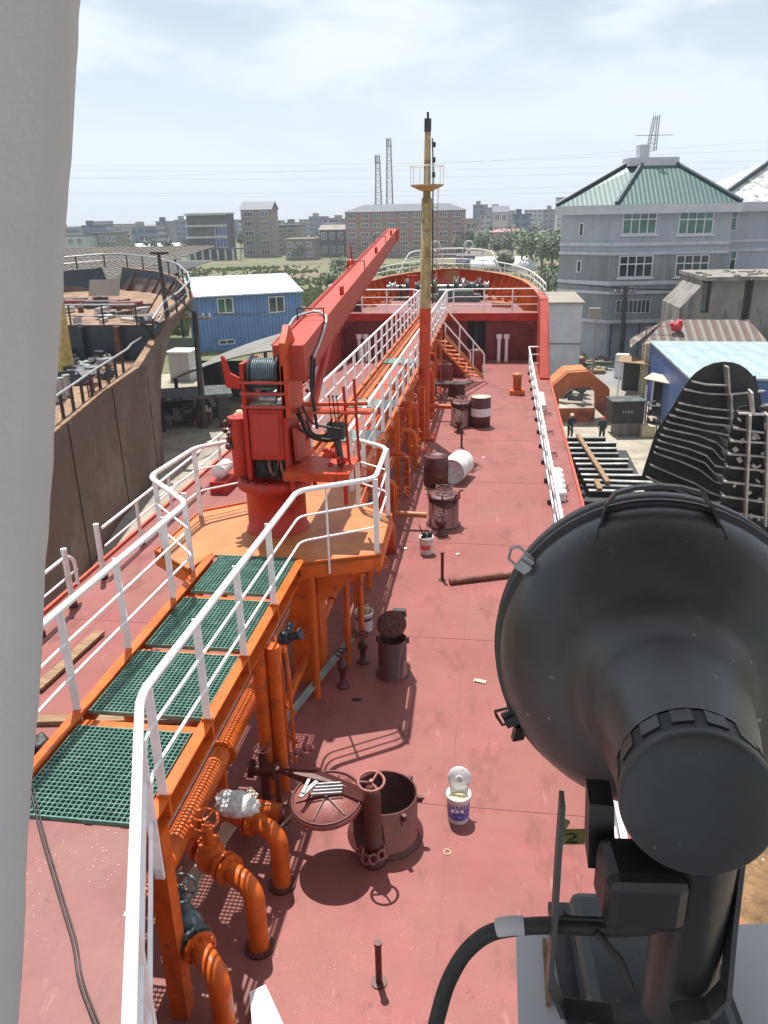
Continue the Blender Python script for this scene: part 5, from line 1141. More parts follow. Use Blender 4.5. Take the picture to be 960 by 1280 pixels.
b=MB(); b.box((-3.2,39.6,FZ),(-.9,40.2,FZ+.35)); b.cyl((-2.9,39.9,FZ+.4),(-1.2,39.9,FZ+.4),.22,14); w.part('gearbox',b,'winch')
b=MB(); b.box((-5.2,wy-.6,FZ),(-.7,wy+.6,FZ+.08)); w.part('bed_plate',b,'blacksteel')
for i,(x_,y_) in enumerate(((-.2,40.6),(.6,39.4),(-5.6,39.3),(-6.1,37.9))):
    t=Thing('mooring_bollard',('orange twin bollard right of the windlass','orange twin bollard by the starboard bow rim','orange twin bollard left of the windlass','orange twin bollard near the port rail of the forecastle')[i],'bollard',(x_,y_,FZ))
    for dx in(-.22,.22): b=MB(); b.cyl((x_+dx,y_,FZ+.05),(x_+dx,y_,FZ+.5),.11,14); b.cyl((x_+dx,y_,FZ+.46),(x_+dx,y_,FZ+.5),.14,14); t.part('post',b,'orange')
    b=MB(); b.box((x_-.42,y_-.18,FZ),(x_+.42,y_+.18,FZ+.05)); t.part('base',b,'orange')
b=MB(); b.cyl((-3.95,37.5,FZ),(-3.95,37.5,FZ+1.35),.13,12); b.box((-4.2,37.4,FZ+1.35),(-3.7,37.6,FZ+1.42)); b.cyl((-3.95,37.5,FZ),(-3.95,37.5,FZ+.4),.2,12); single('jib_rest_post',b,'craneRed','dark red jib rest post on the forecastle left of the mast','post',off=(-3.95,37.5,FZ))
for i,x_ in enumerate((-6.4,-6.15)):
    b=MB(); b.cyl((x_,35.8,FZ),(x_,35.8,FZ+.5),.12,12); single('deck_can',b,'brown',('left','right')[i]+' small dark can of the pair on the port side of the forecastle','can',off=(x_,35.8,FZ))
b=MB(); q=at(780,372,FZ)
for k in range(2): b.cbox((.2+k*1.0,37.4+k*1.5,FZ+.1),(.9,.35,.2),R(-25))
single('fairlead_chock',b,'orangetop','pale orange fairlead pieces beside the starboard bow stays','chock',off=(.7,38,FZ))
# ---- starboard railing
sr=Thing('starboard_railing','long white railing along the starboard side of the red deck','railing',(1.3,24,0))
b=MB(); b.tube(fillet([(1.62,32.2,1),(1.28,32.2,1),(1.24,20,1),(1.2,4,1)],.1),.032,10); sr.part('handrail',b,'white')
for z_ in (.34,.66): b=MB(); b.tube([(1.3,32.2,z_),(1.26,20,z_),(1.22,4,z_)],.02,8); sr.part('midrail',b,'white')
y_=4.6; x1_=lambda y:1.22+(y-4)*.0028
while y_<32.3:
    b=MB(); b.box((x1_(y_)-.035,y_-.012,.02),(x1_(y_)+.035,y_+.012,.99)); sr.part('post',b,'white')
    b=MB(); b.cyl((x1_(y_),y_,.001),(x1_(y_),y_,.1),.055,10); sr.part('post_foot',b,'blacksteel'); y_+=1.5
for z_ in (.35,.7,1.0): b=MB(); b.tube([(1.28,32.2,z_),(1.95,32.2,z_)],.02,8); sr.part('end_bar',b,'white')
rnd=random.Random(31)
for i,y_ in enumerate((25.5,16.9)):
    b=MB()
    for k in range(5): b.lathe([(0,.0),(.12,.01),(.16,.06),(.12,.12),(0,.13)],14,Matrix.Translation((1.5,y_+k*.32,.12+.02*k)))
    b.box((1.38,y_-.1,0.002),(1.62,y_+1.45,.12)); single('vent_stack',b,'white',('far white ribbed vent block outboard of the starboard railing','near white ribbed vent block outboard of the starboard railing')[i],'vent',off=(1.5,y_,0))
for i in range(9):
    y_=8.5+i*2.35+rnd.uniform(-.4,.4); x_=1.55+rnd.uniform(-.05,.08); b=MB(); b.tube(fillet([(x_-.1,y_-.12,.03),(x_+.12,y_-.1,.1),(x_+.14,y_+.12,.05),(x_-.08,y_+.15,.03)],.08),.018,6); single('lashing_hook',b,'brown','small dark bent hook bar welded outboard of the starboard railing','hook','hook bars outboard of the starboard railing',off=(x_,y_,0))
for i in range(5):
    y_=10+i*3.9; b=MB(); b.cbox((1.42,y_,.05),(.12,.35,.1),R(rnd.uniform(-10,10))); single('rail_bracket',b,'brown','small dark block beside the starboard railing foot','block','dark blocks beside the starboard railing',off=(1.42,y_,0))
# port railing
pr_=Thing('port_railing','white railing in sections along the port edge of the deck','railing',(-6.8,14,0))
for (ya,yb) in ((4.,11.2),(12.2,20.5),(21.5,30)):
    for z_,r_ in ((.9,.03),(.55,.02)): b=MB(); b.tube(fillet([(-6.85,ya,z_),(-6.85,yb-.25,z_),(-6.85,yb-.05,z_-.15),(-6.85,yb-.05,.3)] if z_>.6 and yb<12 else [(-6.85,ya,z_),(-6.85,yb,z_)],.15),r_,8); pr_.part('handrail',b,'white')
y_=5.0
for y_ in (5.6,7.1,8.6,9.9,10.9,12.0,13.6,15.2,16.8,18.4,20,21.6,23.2,24.8,26.4,28,29.6):
    b=MB(); b.cyl((-6.85,y_,.05),(-6.85,y_,1.05 if y_<13 else .92),.05 if y_<13 else .035,10); pr_.part('post',b,'white'); b=MB(); b.cyl((-6.85,y_,.001),(-6.85,y_,.1),.075,10); pr_.part('post_foot',b,'brown')
t=Thing('winch_fairlead','white ribbed fairlead roller by the port railing','fairlead',(-6.2,17,0)); b=MB()
for k in range(4): b.lathe([(0,-.05),(.16,-.05),(.16,.05),(0,.05)],14,Matrix.Translation((-6.3,16.8+k*.15,.5))@Matrix.Rotation(R(90),4,'X'))
t.part('roller',b,'white'); b=MB(); b.box((-6.5,16.6,.001),(-6.1,17.5,.3)); t.part('base',b,'craneRed')
# ================= part 4 : deck gear
def wheel(t,c,n,r,m,spokes=3,tr=None,parent=None,name='handwheel'):
    b=MB(); tr=tr or r*.09; b.ring(c,n,r,tr,28,8); n=V(n).normalized(); u=n.orthogonal().normalized(); w_=n.cross(u)
    for k in range(spokes): a_=math.pi*k*2/spokes+.4; d=u*math.cos(a_)+w_*math.sin(a_); b.tube([V(c)-n*r*.12,V(c)+d*r],tr*.8,6)
    b.cyl(V(c)-n*r*.25,V(c)+n*r*.12,r*.16,8); return t.part(name,b,m,parent)
def flange(b,c,n,r,t_=.03,bolts=8):
    c=V(c);n=V(n).normalized(); b.cyl(c-n*t_,c+n*t_,r,22); u=n.orthogonal().normalized(); w_=n.cross(u)
    for k in range(bolts): a_=2*math.pi*k/bolts; p=c+(u*math.cos(a_)+w_*math.sin(a_))*r*.84; b.cyl(p-n*(t_+.02),p+n*(t_+.02),r*.09,6)
def bend(a,c,d,r=.18,n=8): return fillet([a,c,d],r,n)
# near manifold
pr=.088
def manifold(name,label,base,top,back,mcol='orange'):
    t=Thing(name,label,'pipe',base); b=MB(); b.tube(fillet([base,V((base[0],base[1],top[2])),back],.34,10),pr,20); t.part('pipe_bend',b,mcol)
    b=MB(); fb=V(back); d=(V((base[0],base[1],top[2]))-fb).normalized(); flange(b,fb+d*.06,d,.135,.018); t.part('flange',b,mcol)
    b=MB(); b.cyl((base[0],base[1],.001),(base[0],base[1],.03),.13,20); t.part('deck_ring',b,'brown'); return t,fb,d
t1,f1,d1=manifold('manifold_pipe','middle thick orange bent pipe with a wheel valve beside the poop corner',(-1.9,4.92,0),(0,0,.68),V((-2.22,5.12,.68)))
# valve body + wheel behind
b=MB(); p=f1-d1*.2; b.ico(p,.14,2,.05,(1,1,1.2)); flange(b,f1-d1*.01,d1,.135,.018); flange(b,f1-d1*.36,d1,.12,.018); b.cyl(p,p+V((0,0,.34)),.05,12); b.cyl(p+V((0,0,.14)),p+V((0,0,.17)),.1,14); t1.part('valve_body',b,'orange'); wheel(t1,p+V((-.02,0,.40)),(0.1,-.1,1),.12,'orange',3,.014)
b=MB(); b.tube([f1-d1*.36,f1-d1*.62],pr,18); t1.part('stub_pipe',b,'orange')
t2,f2_,d2=manifold('manifold_pipe','far thick orange bent pipe under the plastic wrapped box',(-1.88,5.62,0),(0,0,.62),V((-2.2,5.78,.62)))
b=MB(); p=f2_-d2*.18; b.cyl(p-d2*.14,p+d2*.16,.12,18); flange(b,f2_-d2*.01,d2,.13,.018); b.cyl(p,p+V((0,0,.2)),.07,12); t2.part('valve_body',b,'redorange')
rnd=random.Random(17); b=MB(); pc=at(295,1005,1.02)
b.ico(pc,.17,3,.16,(1.0,.85,.62)); b.ico(pc+V((.08,.04,-.06)),.11,3,.22,(1.1,.9,.7)); b.ico(pc+V((-.1,.03,.0)),.1,3,.2); single('wrapped_box',b,'plastic','crumpled clear plastic sheet wrapped round a valve actuator above the orange pipe','wrapping',off=pc)
t3,f3,d3=manifold('manifold_pipe','nearest thick orange bent pipe with a grey teal wheel valve',(-1.93,4.1,0),(0,0,.66),V((-2.2,4.36,.66)))
b=MB(); p=f3-d3*.2+V((0,0,-.02)); b.ico(p,.15,2,.06,(1,1,1.35)); flange(b,f3-d3*.01,d3,.14,.02); flange(b,f3-d3*.37,d3,.13,.02); b.cyl(p,p+V((0,0,.38)),.045,10); t3.part('valve_body',b,'teal'); wheel(t3,p+V((0,0,.42)),(.15,-.1,1),.13,'teal',5,.013)
t4=Thing('suction_pipe','short horizontal orange stub pipe running from under the catwalk behind the wrapped box','pipe',(-2.2,6.5,.3)); b=MB(); b.cyl((-2.75,6.35,.3),(-2.0,6.25,.3),.085,18); t4.part('pipe',b,'orange'); b=MB(); flange(b,(-1.98,6.25,.3),(1,-.1,0),.125,.02); t4.part('flange',b,'brown')
# longitudinal cargo lines
for i,(x_,z_,r_,m_,y0_,lb) in enumerate(((-2.62,.95,.1,'orange',4.4,'thick orange cargo line under the right edge of the catwalk'),(-2.95,.75,.1,'orange',4.4,'thick orange cargo line under the middle of the catwalk'),(-3.3,.6,.09,'redorange',4.4,'red orange cargo line under the left edge of the catwalk'),(-2.45,.35,.05,'orange',7.2,'thin orange line low beside the catwalk legs'))):
    t=Thing('cargo_line',lb,'pipe',(x_,20,z_)); b=MB(); b.cyl((x_,y0_,z_),(x_,33,z_),r_,16); t.part('pipe',b,m_)
    for k in range(7): b=MB(); flange(b,(x_,y0_+1.9+k*4.1+i*.6,z_),(0,1,0),r_*1.5,.02,8 if k<2 else 0); t.part('flange',b,m_)
    for k in range(8): b=MB(); b.box((x_-.04,6.2+k*3.4,.001),(x_+.04,6.26+k*3.4,z_-r_)); t.part('support',b,'orange')
b=MB(); b.cyl((-2.43,4.6,1.62),(-2.43,8.5,1.62),.016,8); b.cyl((-2.43,4.6,1.56),(-2.43,8.5,1.56),.012,8); single('conduit_line',b,'steel','thin grey conduit under the right catwalk stringer','conduit',off=(-2.43,6.5,1.6))
b=MB(); b.slab([(-2.75,5.0,.3),(-2.62,4.9,.3),(-2.28,6.3,.45),(-2.4,6.4,.45)],(0,0,1),.02); single('white_plank',b,'woodpale','pale plank lying between the orange pipes beneath the catwalk','plank',off=(-2.5,5.6,.35))
# branch pipes under the forward catwalk
rnd=random.Random(77)
bgp='orange branch pipes beside the forward catwalk'
for i in range(11):
    y_=11.9+i*1.75+rnd.uniform(-.3,.3); x_=-2.0+rnd.uniform(-.12,.1); zt_=rnd.choice((.75,1.0,1.3,1.5))
    t=Thing('branch_pipe','orange branch pipe bending down to the deck on the right side of the forward catwalk','pipe',(x_,y_,0),bgp)
    b=MB(); r_=rnd.choice((.05,.07,.09)); b.tube(fillet([(x_,y_,.001),(x_,y_,zt_),(-2.6,y_,zt_)],.22,7),r_,12); t.part('pipe_bend',b,'redorange' if i%2 else 'orange')
    b=MB(); flange(b,(x_,y_,.3),(0,0,1),r_*1.6,.02,6 if i<4 else 0); flange(b,(x_,y_,.6),(0,0,1),r_*1.6,.02,0); t.part('flange',b,'orange')
    if i%2==0:
        b=MB(); b.ico((x_,y_,.45),r_*1.6,1); b.cyl((x_,y_,.45),(x_+.28,y_-.1,.55),.02,8); t.part('valve_body',b,'orange'); wheel(t,(x_+.3,y_-.11,.56),(1,-.35,.3),.1,'orange',4,.012)
for i in range(9):
    y_=12.6+i*2.1; t=Thing('pipe_frame','small orange pipe frame standing beside the forward catwalk','frame',(-1.95,y_,0),'orange pipe frames beside the forward catwalk')
    b=MB(); x_=-1.95+rnd.uniform(-.1,.1); h_=rnd.uniform(.9,1.7)
    b.tube([(x_,y_,.001),(x_,y_,h_),(x_-.3,y_,h_),(x_-.3,y_,.001)],.02,7); b.tube([(x_,y_,h_*.5),(x_-.3,y_,h_*.5)],.015,6); b.tube([(x_,y_,h_*.25),(x_-.3,y_,h_*.25)],.015,6); t.part('hoop',b,'redorange' if i%2 else 'orange')
for i in range(6):
    y_=13.5+i*2.6; t=Thing('wheel_valve','orange wheel valve on a thin spindle under the forward catwalk','valve',(-2.3,y_,.9),'orange wheel valves under the forward catwalk'); b=MB(); b.cyl((-2.3,y_,.9),(-2.25,y_-.1,1.35),.02,8); b.ico((-2.3,y_,.95),.1,1); t.part('spindle',b,'redorange'); wheel(t,(-2.25,y_-.1,1.38),(.2,-.3,1),.13,'redorange',4,.014)
# big side vents right of forward catwalk (rounded casings)
for i,(px_,py_,lb) in enumerate(((515,560,'fat orange elbow casing beside the catwalk behind the red drum'),(486,690,'fat red orange drain casing under the right corner of the crane platform'))):
    p=at(px_,py_,0); b=MB(); 
    if i==0: b.tube(fillet([p,p+V((0,0,.95)),p+V((-.5,.1,.95))],.3,7),.15,18)
    else: b.lathe([(.0,0),(.14,0),(.14,.5),(.1,.6),(0,.62)],18,Matrix.Translation(p))
    single('casing_pipe',b,'redorange',lb,'pipe',off=p)
# small valve groups near catwalk legs (front)
vt=Thing('valve_pipe_group','pair of thin orange looping pipes with a dark blue valve right of the catwalk leg','pipe',(-2.3,7.7,.5))
for dx in (0,.09,.2):
    b=MB(); b.tube(fillet([(-2.38+dx,7.55-dx,.05),(-2.38+dx,7.55-dx,1.25),(-2.6+dx,8.0,1.35)],.1),.022,8); vt.part('loop_pipe',b,'orange')
for z_ in(.35,.75): b=MB(); b.tube([(-2.42,7.58,z_),(-2.12,7.32,z_)],.016,6); vt.part('cross_tie',b,'orange')
b=MB(); q=V((-2.36,7.9,1.38)); b.ico(q,.09,2,.1); b.cyl(q,q+V((.22,-.05,.08)),.05,10); b.cyl(q+V((.02,.05,0)),q+V((.02,.2,.08)),.05,10); b.ring(q+V((.2,-.05,.1)),(1,-.2,.3),.055,.012,14,6); vt.part('valve_body',b,'navy')
b=MB()
for k in range(5): b.ico((-2.2+.05*k,7.3+.04*k,.18+.03*(k%2)),.045,1,.3)
vt.part('drain_valve',b,'pinkmetal')
b=MB(); p=at(330,962,.4)
vt2=Thing('hose_valve','pinkish valve with flanges on the deck left of the leaning hatch lid','valve',(p.x,p.y,0)); b.cyl((p.x,p.y,.001),(p.x,p.y,.65),.05,12); b.cyl((p.x-.15,p.y,.4),(p.x+.15,p.y,.4),.07,14); flange(b,(p.x-.14,p.y,.4),(1,0,0),.1,.015,6); flange(b,(p.x+.14,p.y,.4),(1,0,0),.1,.015,6); vt2.part('body',b,'brown'); wheel(vt2,(p.x,p.y,.68),(0,0,1),.085,'pinkmetal',4,.01)
# ---- open tank hatch
hc=V((-.99,6.42,0)); hr=.335; hh=.52
h1=Thing('tank_hatch','large open round red brown tank hatch with its lid swung to the left','hatch',hc)
b=MB(); b.lathe([(hr+.06,0),(hr+.06,.02),(hr,.025),(hr,hh),(hr-.014,hh),(hr-.014,.01),(0,.01)],44,Matrix.Translation(hc)); h1.part('coaming',b,'brown')
b=MB(); b.lathe([(hr-.02,hh-.003),(hr-.02,.02),(0,.02)],40,Matrix.Translation(hc)); h1.part('well',b,'brownin')
for a_ in (0,.9,2.2,3.6,4.6,5.4):
    b=MB(); q=hc+V((math.cos(a_)*(hr+.02),math.sin(a_)*(hr+.02),hh-.05)); b.cbox(q,(.07,.04,.06),a_); b.cyl(q,q+V((math.cos(a_)*.05,math.sin(a_)*.05,.01)),.012,6); h1.part('clamp_lug',b,'brown')
lc=V((-1.5,6.05,.7)); M_=Matrix.Translation(lc)@Matrix.Rotation(R(6),4,'X')@Matrix.Rotation(R(-3),4,'Y')
b=MB(); b.lathe([(0,.0),(.33,-.0),(.345,-.045),(.355,-.045),(.355,.012),(0,.03)],44,M_); ld=h1.part('lid',b,'pinkmetal')
b=MB(); b.T=M_
for k in range(6): a_=2*math.pi*k/6+.3; b.slab([(0,0,.02),(math.cos(a_)*.3,math.sin(a_)*.3,.014),(math.cos(a_)*.3,math.sin(a_)*.3,.03),(0,0,.05)],(math.sin(a_),-math.cos(a_),0),.01)
b.ring((0.0,0,.02),(0,0,1),.34,.012,40,6); b.ring((.17,.1,.04),(0,0,1),.045,.015,14,6); h1.part('lid_rib',b,'brown',ld)
b=MB(); b.slab([(-2.12,6.38,.74),(-2.0,6.3,.82),(-1.6,6.28,.84),(-1.15,6.08,.84),(-1.12,5.98,.76),(-1.6,6.18,.74)],(0,-.3,-1),.03); b.cyl((-2.08,6.34,.001),(-2.08,6.34,.78),.03,10); h1.part('lid_arm',b,'brown')
# vent post with wheel in front of the hatch
vc=V((-1.05,6.02,0)); b=MB(); b.lathe([(0,0),(.12,0),(.12,.04),(.065,.05),(.065,.2),(.1,.22),(.1,.27),(.085,.28),(.085,.82),(.06,.9),(0,.92)],22,Matrix.Translation(vc)); v1=Thing('wheel_valve_post','brown valve post with a pink handwheel standing against the open tank hatch','valve',vc); v1.part('post',b,'brown')
wheel(v1,vc+V((.0,-.02,.99)),(0,-.12,1),.125,'pinkmetal',3,.014); b=MB()
for k in range(9): a_=k*.7; b.ring(vc+V((math.cos(a_)*.12,math.sin(a_)*.12-.02,.14+.02*(k%3))),(math.cos(a_),math.sin(a_),.5),.045,.014,12,6)
v1.part('drain_fittings',b,'pinkmetal')
# aluminium step piece on lid
b=MB(); q=V((-1.62,6.0,.78))
for k in range(4): b.cbox(q+V((.12,.03+k*.035,.01*k)),(.3,.014,.02),R(12))
b.cbox(q+V((-.05,.02,.04)),(.04,.26,.02),R(-25)); b.cbox(q+V((-.08,.04,.06)),(.03,.2,.015),R(-5)); single('step_piece',b,'galv','small grey aluminium step lying on the swung out hatch lid','step',off=q)
b=MB(); b.tube([(-2.1,5.85,.25),(-1.75,6.05,.62)],.013,8); single('support_bar',b,'steel','thin steel bar propped below the swung out lid','bar',off=(-1.9,5.95,.4))
# ---- drums, hatches, pails
def drum(label,c,r=.29,h=.88,m='brown',band=None,lid='brown',lie=None,name='oil_drum'):
    t=Thing(name,label,'drum',c); M_=Matrix.Translation(V(c))
    if lie is not None: M_=Matrix.Translation(V(c)+V((0,0,r)))@Matrix.Rotation(lie,4,'Z')@Matrix.Rotation(R(90),4,'X')@Matrix.Translation((0,0,-h/2))
    pf_=[(0,.012),(r*.95,.012),(r*.97,0),(r,.01)]
    for z_ in (.33,.66): pf_+=[(r,h*z_-.02),(r*1.035,h*z_),(r,h*z_+.02)]
    pf_+=[(r,h-.01),(r*.97,h)]
    b=MB(); b.lathe(pf_,30,M_); t.part('shell',b,m)
    b=MB(); b.lathe([(r*.97,h),(r*.95,h-.015),(0,h-.015)],30,M_); b.T=M_; b.cyl((r*.6,0,h-.015),(r*.6,0,h+.004),.035,10); b.cyl((-r*.6,.05,h-.015),(-r*.6,.05,h+.004),.02,10); t.part('head',b,lid)
    if band: b=MB(); b.lathe([(r*1.004,h*.37),(r*1.004,h*.64)],30,M_); t.part('band',b,band)
    return t
drum('upright red brown drum with a wide white band and pale top',(-.42,23.4,0),.3,.9,'brown','bucket','woodpale')
drum('red brown upright drum standing beside the lying white drum',(-1.33,17.75,0),.29,.72,'brown')
drum('white topped drum lying on its side on the red deck',(-.86,18.2,0),.31,.85,'bucket',None,'bucket',R(-14))
def round_hatch(label,c,r,h,seed,debris=True):
    t=Thing('round_hatch',label,'hatch',c); M_=Matrix.Translation(V(c)); b=MB(); b.lathe([(r+.05,0),(r+.05,.015),(r,.02),(r,h),(0,h)],32,M_); t.part('coaming',b,'brown')
    b=MB(); b.lathe([(r*1.08,h+.01),(r*1.08,h+.05),(r*.9,h+.07),(0,h+.09)],32,M_); t.part('lid',b,'brown')
    wheel(t,V(c)+V((0,0,h+.2)),(0,0,1),r*.5,'brown',4,.016)
    rnd=random.Random(seed)
    for k in range(7): a_=k*.9+.2; b=MB(); p=V(c)+V((math.cos(a_)*r*1.05,math.sin(a_)*r*1.05,h+.04)); b.tube([p-V((0,0,.1)),p+V((0,0,.07)),p+V((math.cos(a_)*.08,math.sin(a_)*.08,.09))],.018,6); t.part('dog_clamp',b,'brown')
    return t
round_hatch('closed round hatch with a handwheel between the two thin deck posts',(-.98,15.2,0),.31,.6,1)
round_hatch('closed round hatch with clamps left of the white banded drum',(-1.0,23.5,0),.31,.65,2)
def small_valve(label,c,h=.4,r=.07,m='brown',wr=.1):
    t=Thing('deck_valve',label,'valve',c); b=MB(); b.lathe([(0,0),(r*1.6,0),(r*1.6,.03),(r*.8,.04),(r*.8,h*.5),(r*1.3,h*.55),(r*1.3,h*.75),(r*.6,h*.8),(0,h)],16,Matrix.Translation(V(c))); t.part('body',b,m); wheel(t,V(c)+V((0,0,h+.03)),(0,-.1,1),wr,m,4,.012); return t
small_valve('small dark valve just before the closed round hatch near the thin post',(-.99,14.62,0),.42,.09,'brown',.12)
small_valve('small dark valve just before the closed hatch beside the banded drum',(-1.02,22.6,0),.45,.09,'brown',.13)
small_valve('slim dark valve with wheel in the shade right of the catwalk',(-1.95,17.2,0),.75,.06,'brown',.14)
small_valve('left brown valve of the pair beside the open canister',(-1.93,9.05,0),.5,.055,'brown',.09)
small_valve('right brown valve of the pair beside the open canister',(-1.76,8.75+.95,0),.42,.055,'brown',.08)
def pail(name,label,c,r,h,m,band=None,top=None):
    t=Thing(name,label,'pail',c); M_=Matrix.Translation(V(c)); b=MB(); b.lathe([(0,.0),(r*.88,0),(r*.9,.01),(r,h-.04),(r*1.05,h-.035),(r*1.05,h-.0),(r*.97,h),(r*.86,.03),(0,.03)],28,M_); t.part('shell',b,m)
    b=MB(); b.lathe([(r*.92,h*.75),(0,h*.75)],24,M_); t.part('contents',b,top or 'cream')
    if band: b=MB(); b.lathe([(r*.925,h*.18),(r*.985,h*.78)],28,M_,a0=R(-170),a1=R(20)); t.part('label',b,band)
    return t
pb_=(-.25,6.72,0)
t=pail('paint_pail','white paint pail with a blue violet label and its lid standing up',pb_,.125,.33,'bucket','bluelabel')
b=MB(); b.lathe([(0,0),(.12,0),(.125,.015),(.12,.022),(.0,.018)],28,Matrix.Translation(V(pb_)+V((0,.13,.42)))@Matrix.Rotation(R(72),4,'X')); b.ring(V(pb_)+V((0,.10,.42)),(0,-1,.3),.035,.01,16,6); t.part('lid',b,'bucket')
b=MB()
for k in range(3): b.box(V(pb_)+V((-.07+k*.05,-.12,.17)),V(pb_)+V((-.04+k*.05,-.1205,.21)))
t.part('lettering',b,'white')
t=pail('debris_pail','white pail full of small tins by the catwalk leg shadow',(-1.9,10.65,0),.14,.32,'bucket',None,'galv'); rnd=random.Random(5); b=MB()
for k in range(7): b.cyl((-1.9+rnd.uniform(-.08,.08),10.65+rnd.uniform(-.08,.08),.25),(-1.9+rnd.uniform(-.08,.08),10.65+rnd.uniform(-.08,.08),.40),.025,8)
t.part('tin',b,'cream')
b=MB(); b.lathe([(.143,.2),(.146,.24)],24,Matrix.Translation((-1.9,10.65,0))); t.part('band',b,'navy')
t=pail('tar_pail','small white pail with black goo heaped over its rim before the round hatch',(-1.2,13.68,0),.135,.34,'bucket',None,'black'); b=MB()
for k in range(9): b.ico((-1.2+rnd.uniform(-.09,.09),13.68+rnd.uniform(-.09,.09),.34+rnd.uniform(0,.08)),.05,1,.3)
b.tube([(-1.25,13.68,.35),(-1.33,13.6,.6)],.012,6); t.part('goo',b,'black')
b=MB(); b.lathe([(.127,.1),(.132,.2)],24,Matrix.Translation((-1.2,13.68,0)),a0=R(-140),a1=R(-50)); t.part('label',b,'redhelm')
# canister with scorched lid
cc=V((-1.3,9.45,0)); t=Thing('open_canister','tall narrow red brown vent canister with its scorched lid tipped back','canister',cc); b=MB(); b.lathe([(.24,0),(.24,.012),(.2,.015),(.2,.56),(.188,.56),(.188,.05),(0,.05)],30,Matrix.Translation(cc)); t.part('shell',b,'brown')
b=MB(); b.lathe([(0,-.012),(.2,-.02),(.21,.0),(.2,.02),(.1,.035),(0,.03)],30,Matrix.Translation(cc+V((-.03,.17,.68)))@Matrix.Rotation(R(38),4,'X')); ld=t.part('lid',b,mat('scorched_primer',(.12,.03,.025),.85,var=.35,scale=20,bump=.8,bscale=40))
for a_ in (.3,1.6,2.9): b=MB(); b.cbox(cc+V((math.cos(a_)*.21,math.sin(a_)*.21,.5)),(.05,.03,.08),a_); t.part('clamp_lug',b,'brown')
# bench / rack near stair
p=V((-1.55,27.0,0)); t=Thing('work_bench','low black steel bench with a pale top edge before the stair','bench',p)
b=MB(); b.box((p.x-.75,p.y-.15,.55),(p.x+.7,p.y+.15,.61)); t.part('top',b,'blacksteel'); b=MB(); b.box((p.x-.55,p.y-.17,.56),(p.x+.6,p.y-.151,.6)); t.part('edge',b,'edgesteel')
for dx in (-.5,.45): 
    for dy in(-.1,.1): b=MB(); b.cyl((p.x+dx,p.y+dy,.001),(p.x+dx,p.y+dy,.55),.035,8); t.part('leg',b,'blacksteel')
b=MB(); b.cyl((-1.35,27.6,0),(-1.35,27.6,.45),.3,22); single('low_tub',b,'brown','low red brown tub behind the black bench','tub',off=(-1.35,27.6,0))
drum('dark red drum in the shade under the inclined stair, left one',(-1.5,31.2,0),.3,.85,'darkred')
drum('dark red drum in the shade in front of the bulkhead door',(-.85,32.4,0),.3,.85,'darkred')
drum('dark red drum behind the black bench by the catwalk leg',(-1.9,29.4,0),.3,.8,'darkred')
b=MB(); b.cyl((-2.0,24.0,.45),(-1.0,24.0,.42),.07,12); single('cross_pipe',b,'orange','orange pipe stub running from the catwalk to the hatch beside the banded drum','pipe',off=(-1.5,24,.45))
b=MB(); b.cyl((-1.95,14.9,.32),(-1.3,14.9,.3),.06,12); single('cross_pipe',b,'orangetop','pale orange pipe stub running to the hatch nearest the tar pail','pipe',off=(-1.6,14.9,.3))
b=MB(); b.tube([(-1.9,18.9,.1),(-1.3,17.95,.1),(-1.0,18.5,.12)],.02,6); single('bent_rod',b,'brown','thin bent rod lying by the standing red brown drum','rod',off=(-1.5,18.4,.1))
# orange bollard
p=V((.76,28.0,0)); t=Thing('deck_vent_post','short bright orange square based vent post by the starboard railing','vent',p); b=MB(); b.box((p.x-.26,p.y-.26,.001),(p.x+.26,p.y+.26,.16)); t.part('base',b,'orange',bevel=.02); b=MB(); b.lathe([(0,.16),(.15,.16),(.15,.62),(.18,.63),(.18,.72),(0,.74)],20,Matrix.Translation(p)); t.part('post',b,'orangetop')
# posts & long pipe
for (x_,y_,h_,lb) in ((-.87,20.95,.55,'thin dark red deck post between the drums and the banded drum'),(-.82,12.53,.5,'thin dark red deck post at the end of the loose pipe'),(-.81,4.72,.42,'thin dark red deck post nearest the poop')):
    t=Thing('sounding_post',lb,'post',(x_,y_,0)); b=MB(); b.cyl((x_,y_,.001),(x_,y_,h_),.028,14); t.part('post',b,'brown'); b=MB(); b.cyl((x_,y_,h_),(x_,y_,h_+.03),.034,14); t.part('cap',b,'brown'); b=MB(); b.cyl((x_,y_,.001),(x_,y_,.012),.07,14); t.part('base',b,'brown')
b=MB(); pa=at(562,727,.055); pc_=at(720,708,.055); b.cyl(pa,pc_,.055,18); b.cyl(pa-(pc_-pa).normalized()*.002,pa+(pc_-pa).normalized()*.05,.047,16); single('loose_pipe',b,mat('rusty_loose_pipe',(.17,.055,.03),.7,var=.3,scale=6,rust=(.28,.12,.07),rustamt=.4,rustscale=9),'long rusty pipe lying across the deck behind the searchlight','pipe',off=pa)
# gray angle propped from pail to deck
b=MB(); pa=V((-1.95,9.9,.25)); pc_=V((-2.62,7.35,.1)); d=(pc_-pa).normalized(); b.slab([pa+V((-.035,0,0)),pa+V((.035,0,0)),pc_+V((.035,0,0)),pc_+V((-.035,0,0))],(0,0,1),.012); b.slab([pa+V((-.035,0,0)),pc_+V((-.035,0,0)),pc_+V((-.035,0,.06)),pa+V((-.035,0,.06))],(1,0,0),.01); single('angle_bar',b,mat('grey_green_primer',(.28,.33,.29),.55,var=.15),'long grey green angle bar propped along the catwalk legs','bar',off=pa)
# white board at bottom
b=MB(); b.slab([at(312,1243,.06),at(332,1234,.06),at(362,1300,.06),at(318,1310,.06)],(0,0,1),.03); single('white_board',b,'white','loose white board on the deck beside the nearest orange pipe','board',off=at(330,1250,.06))
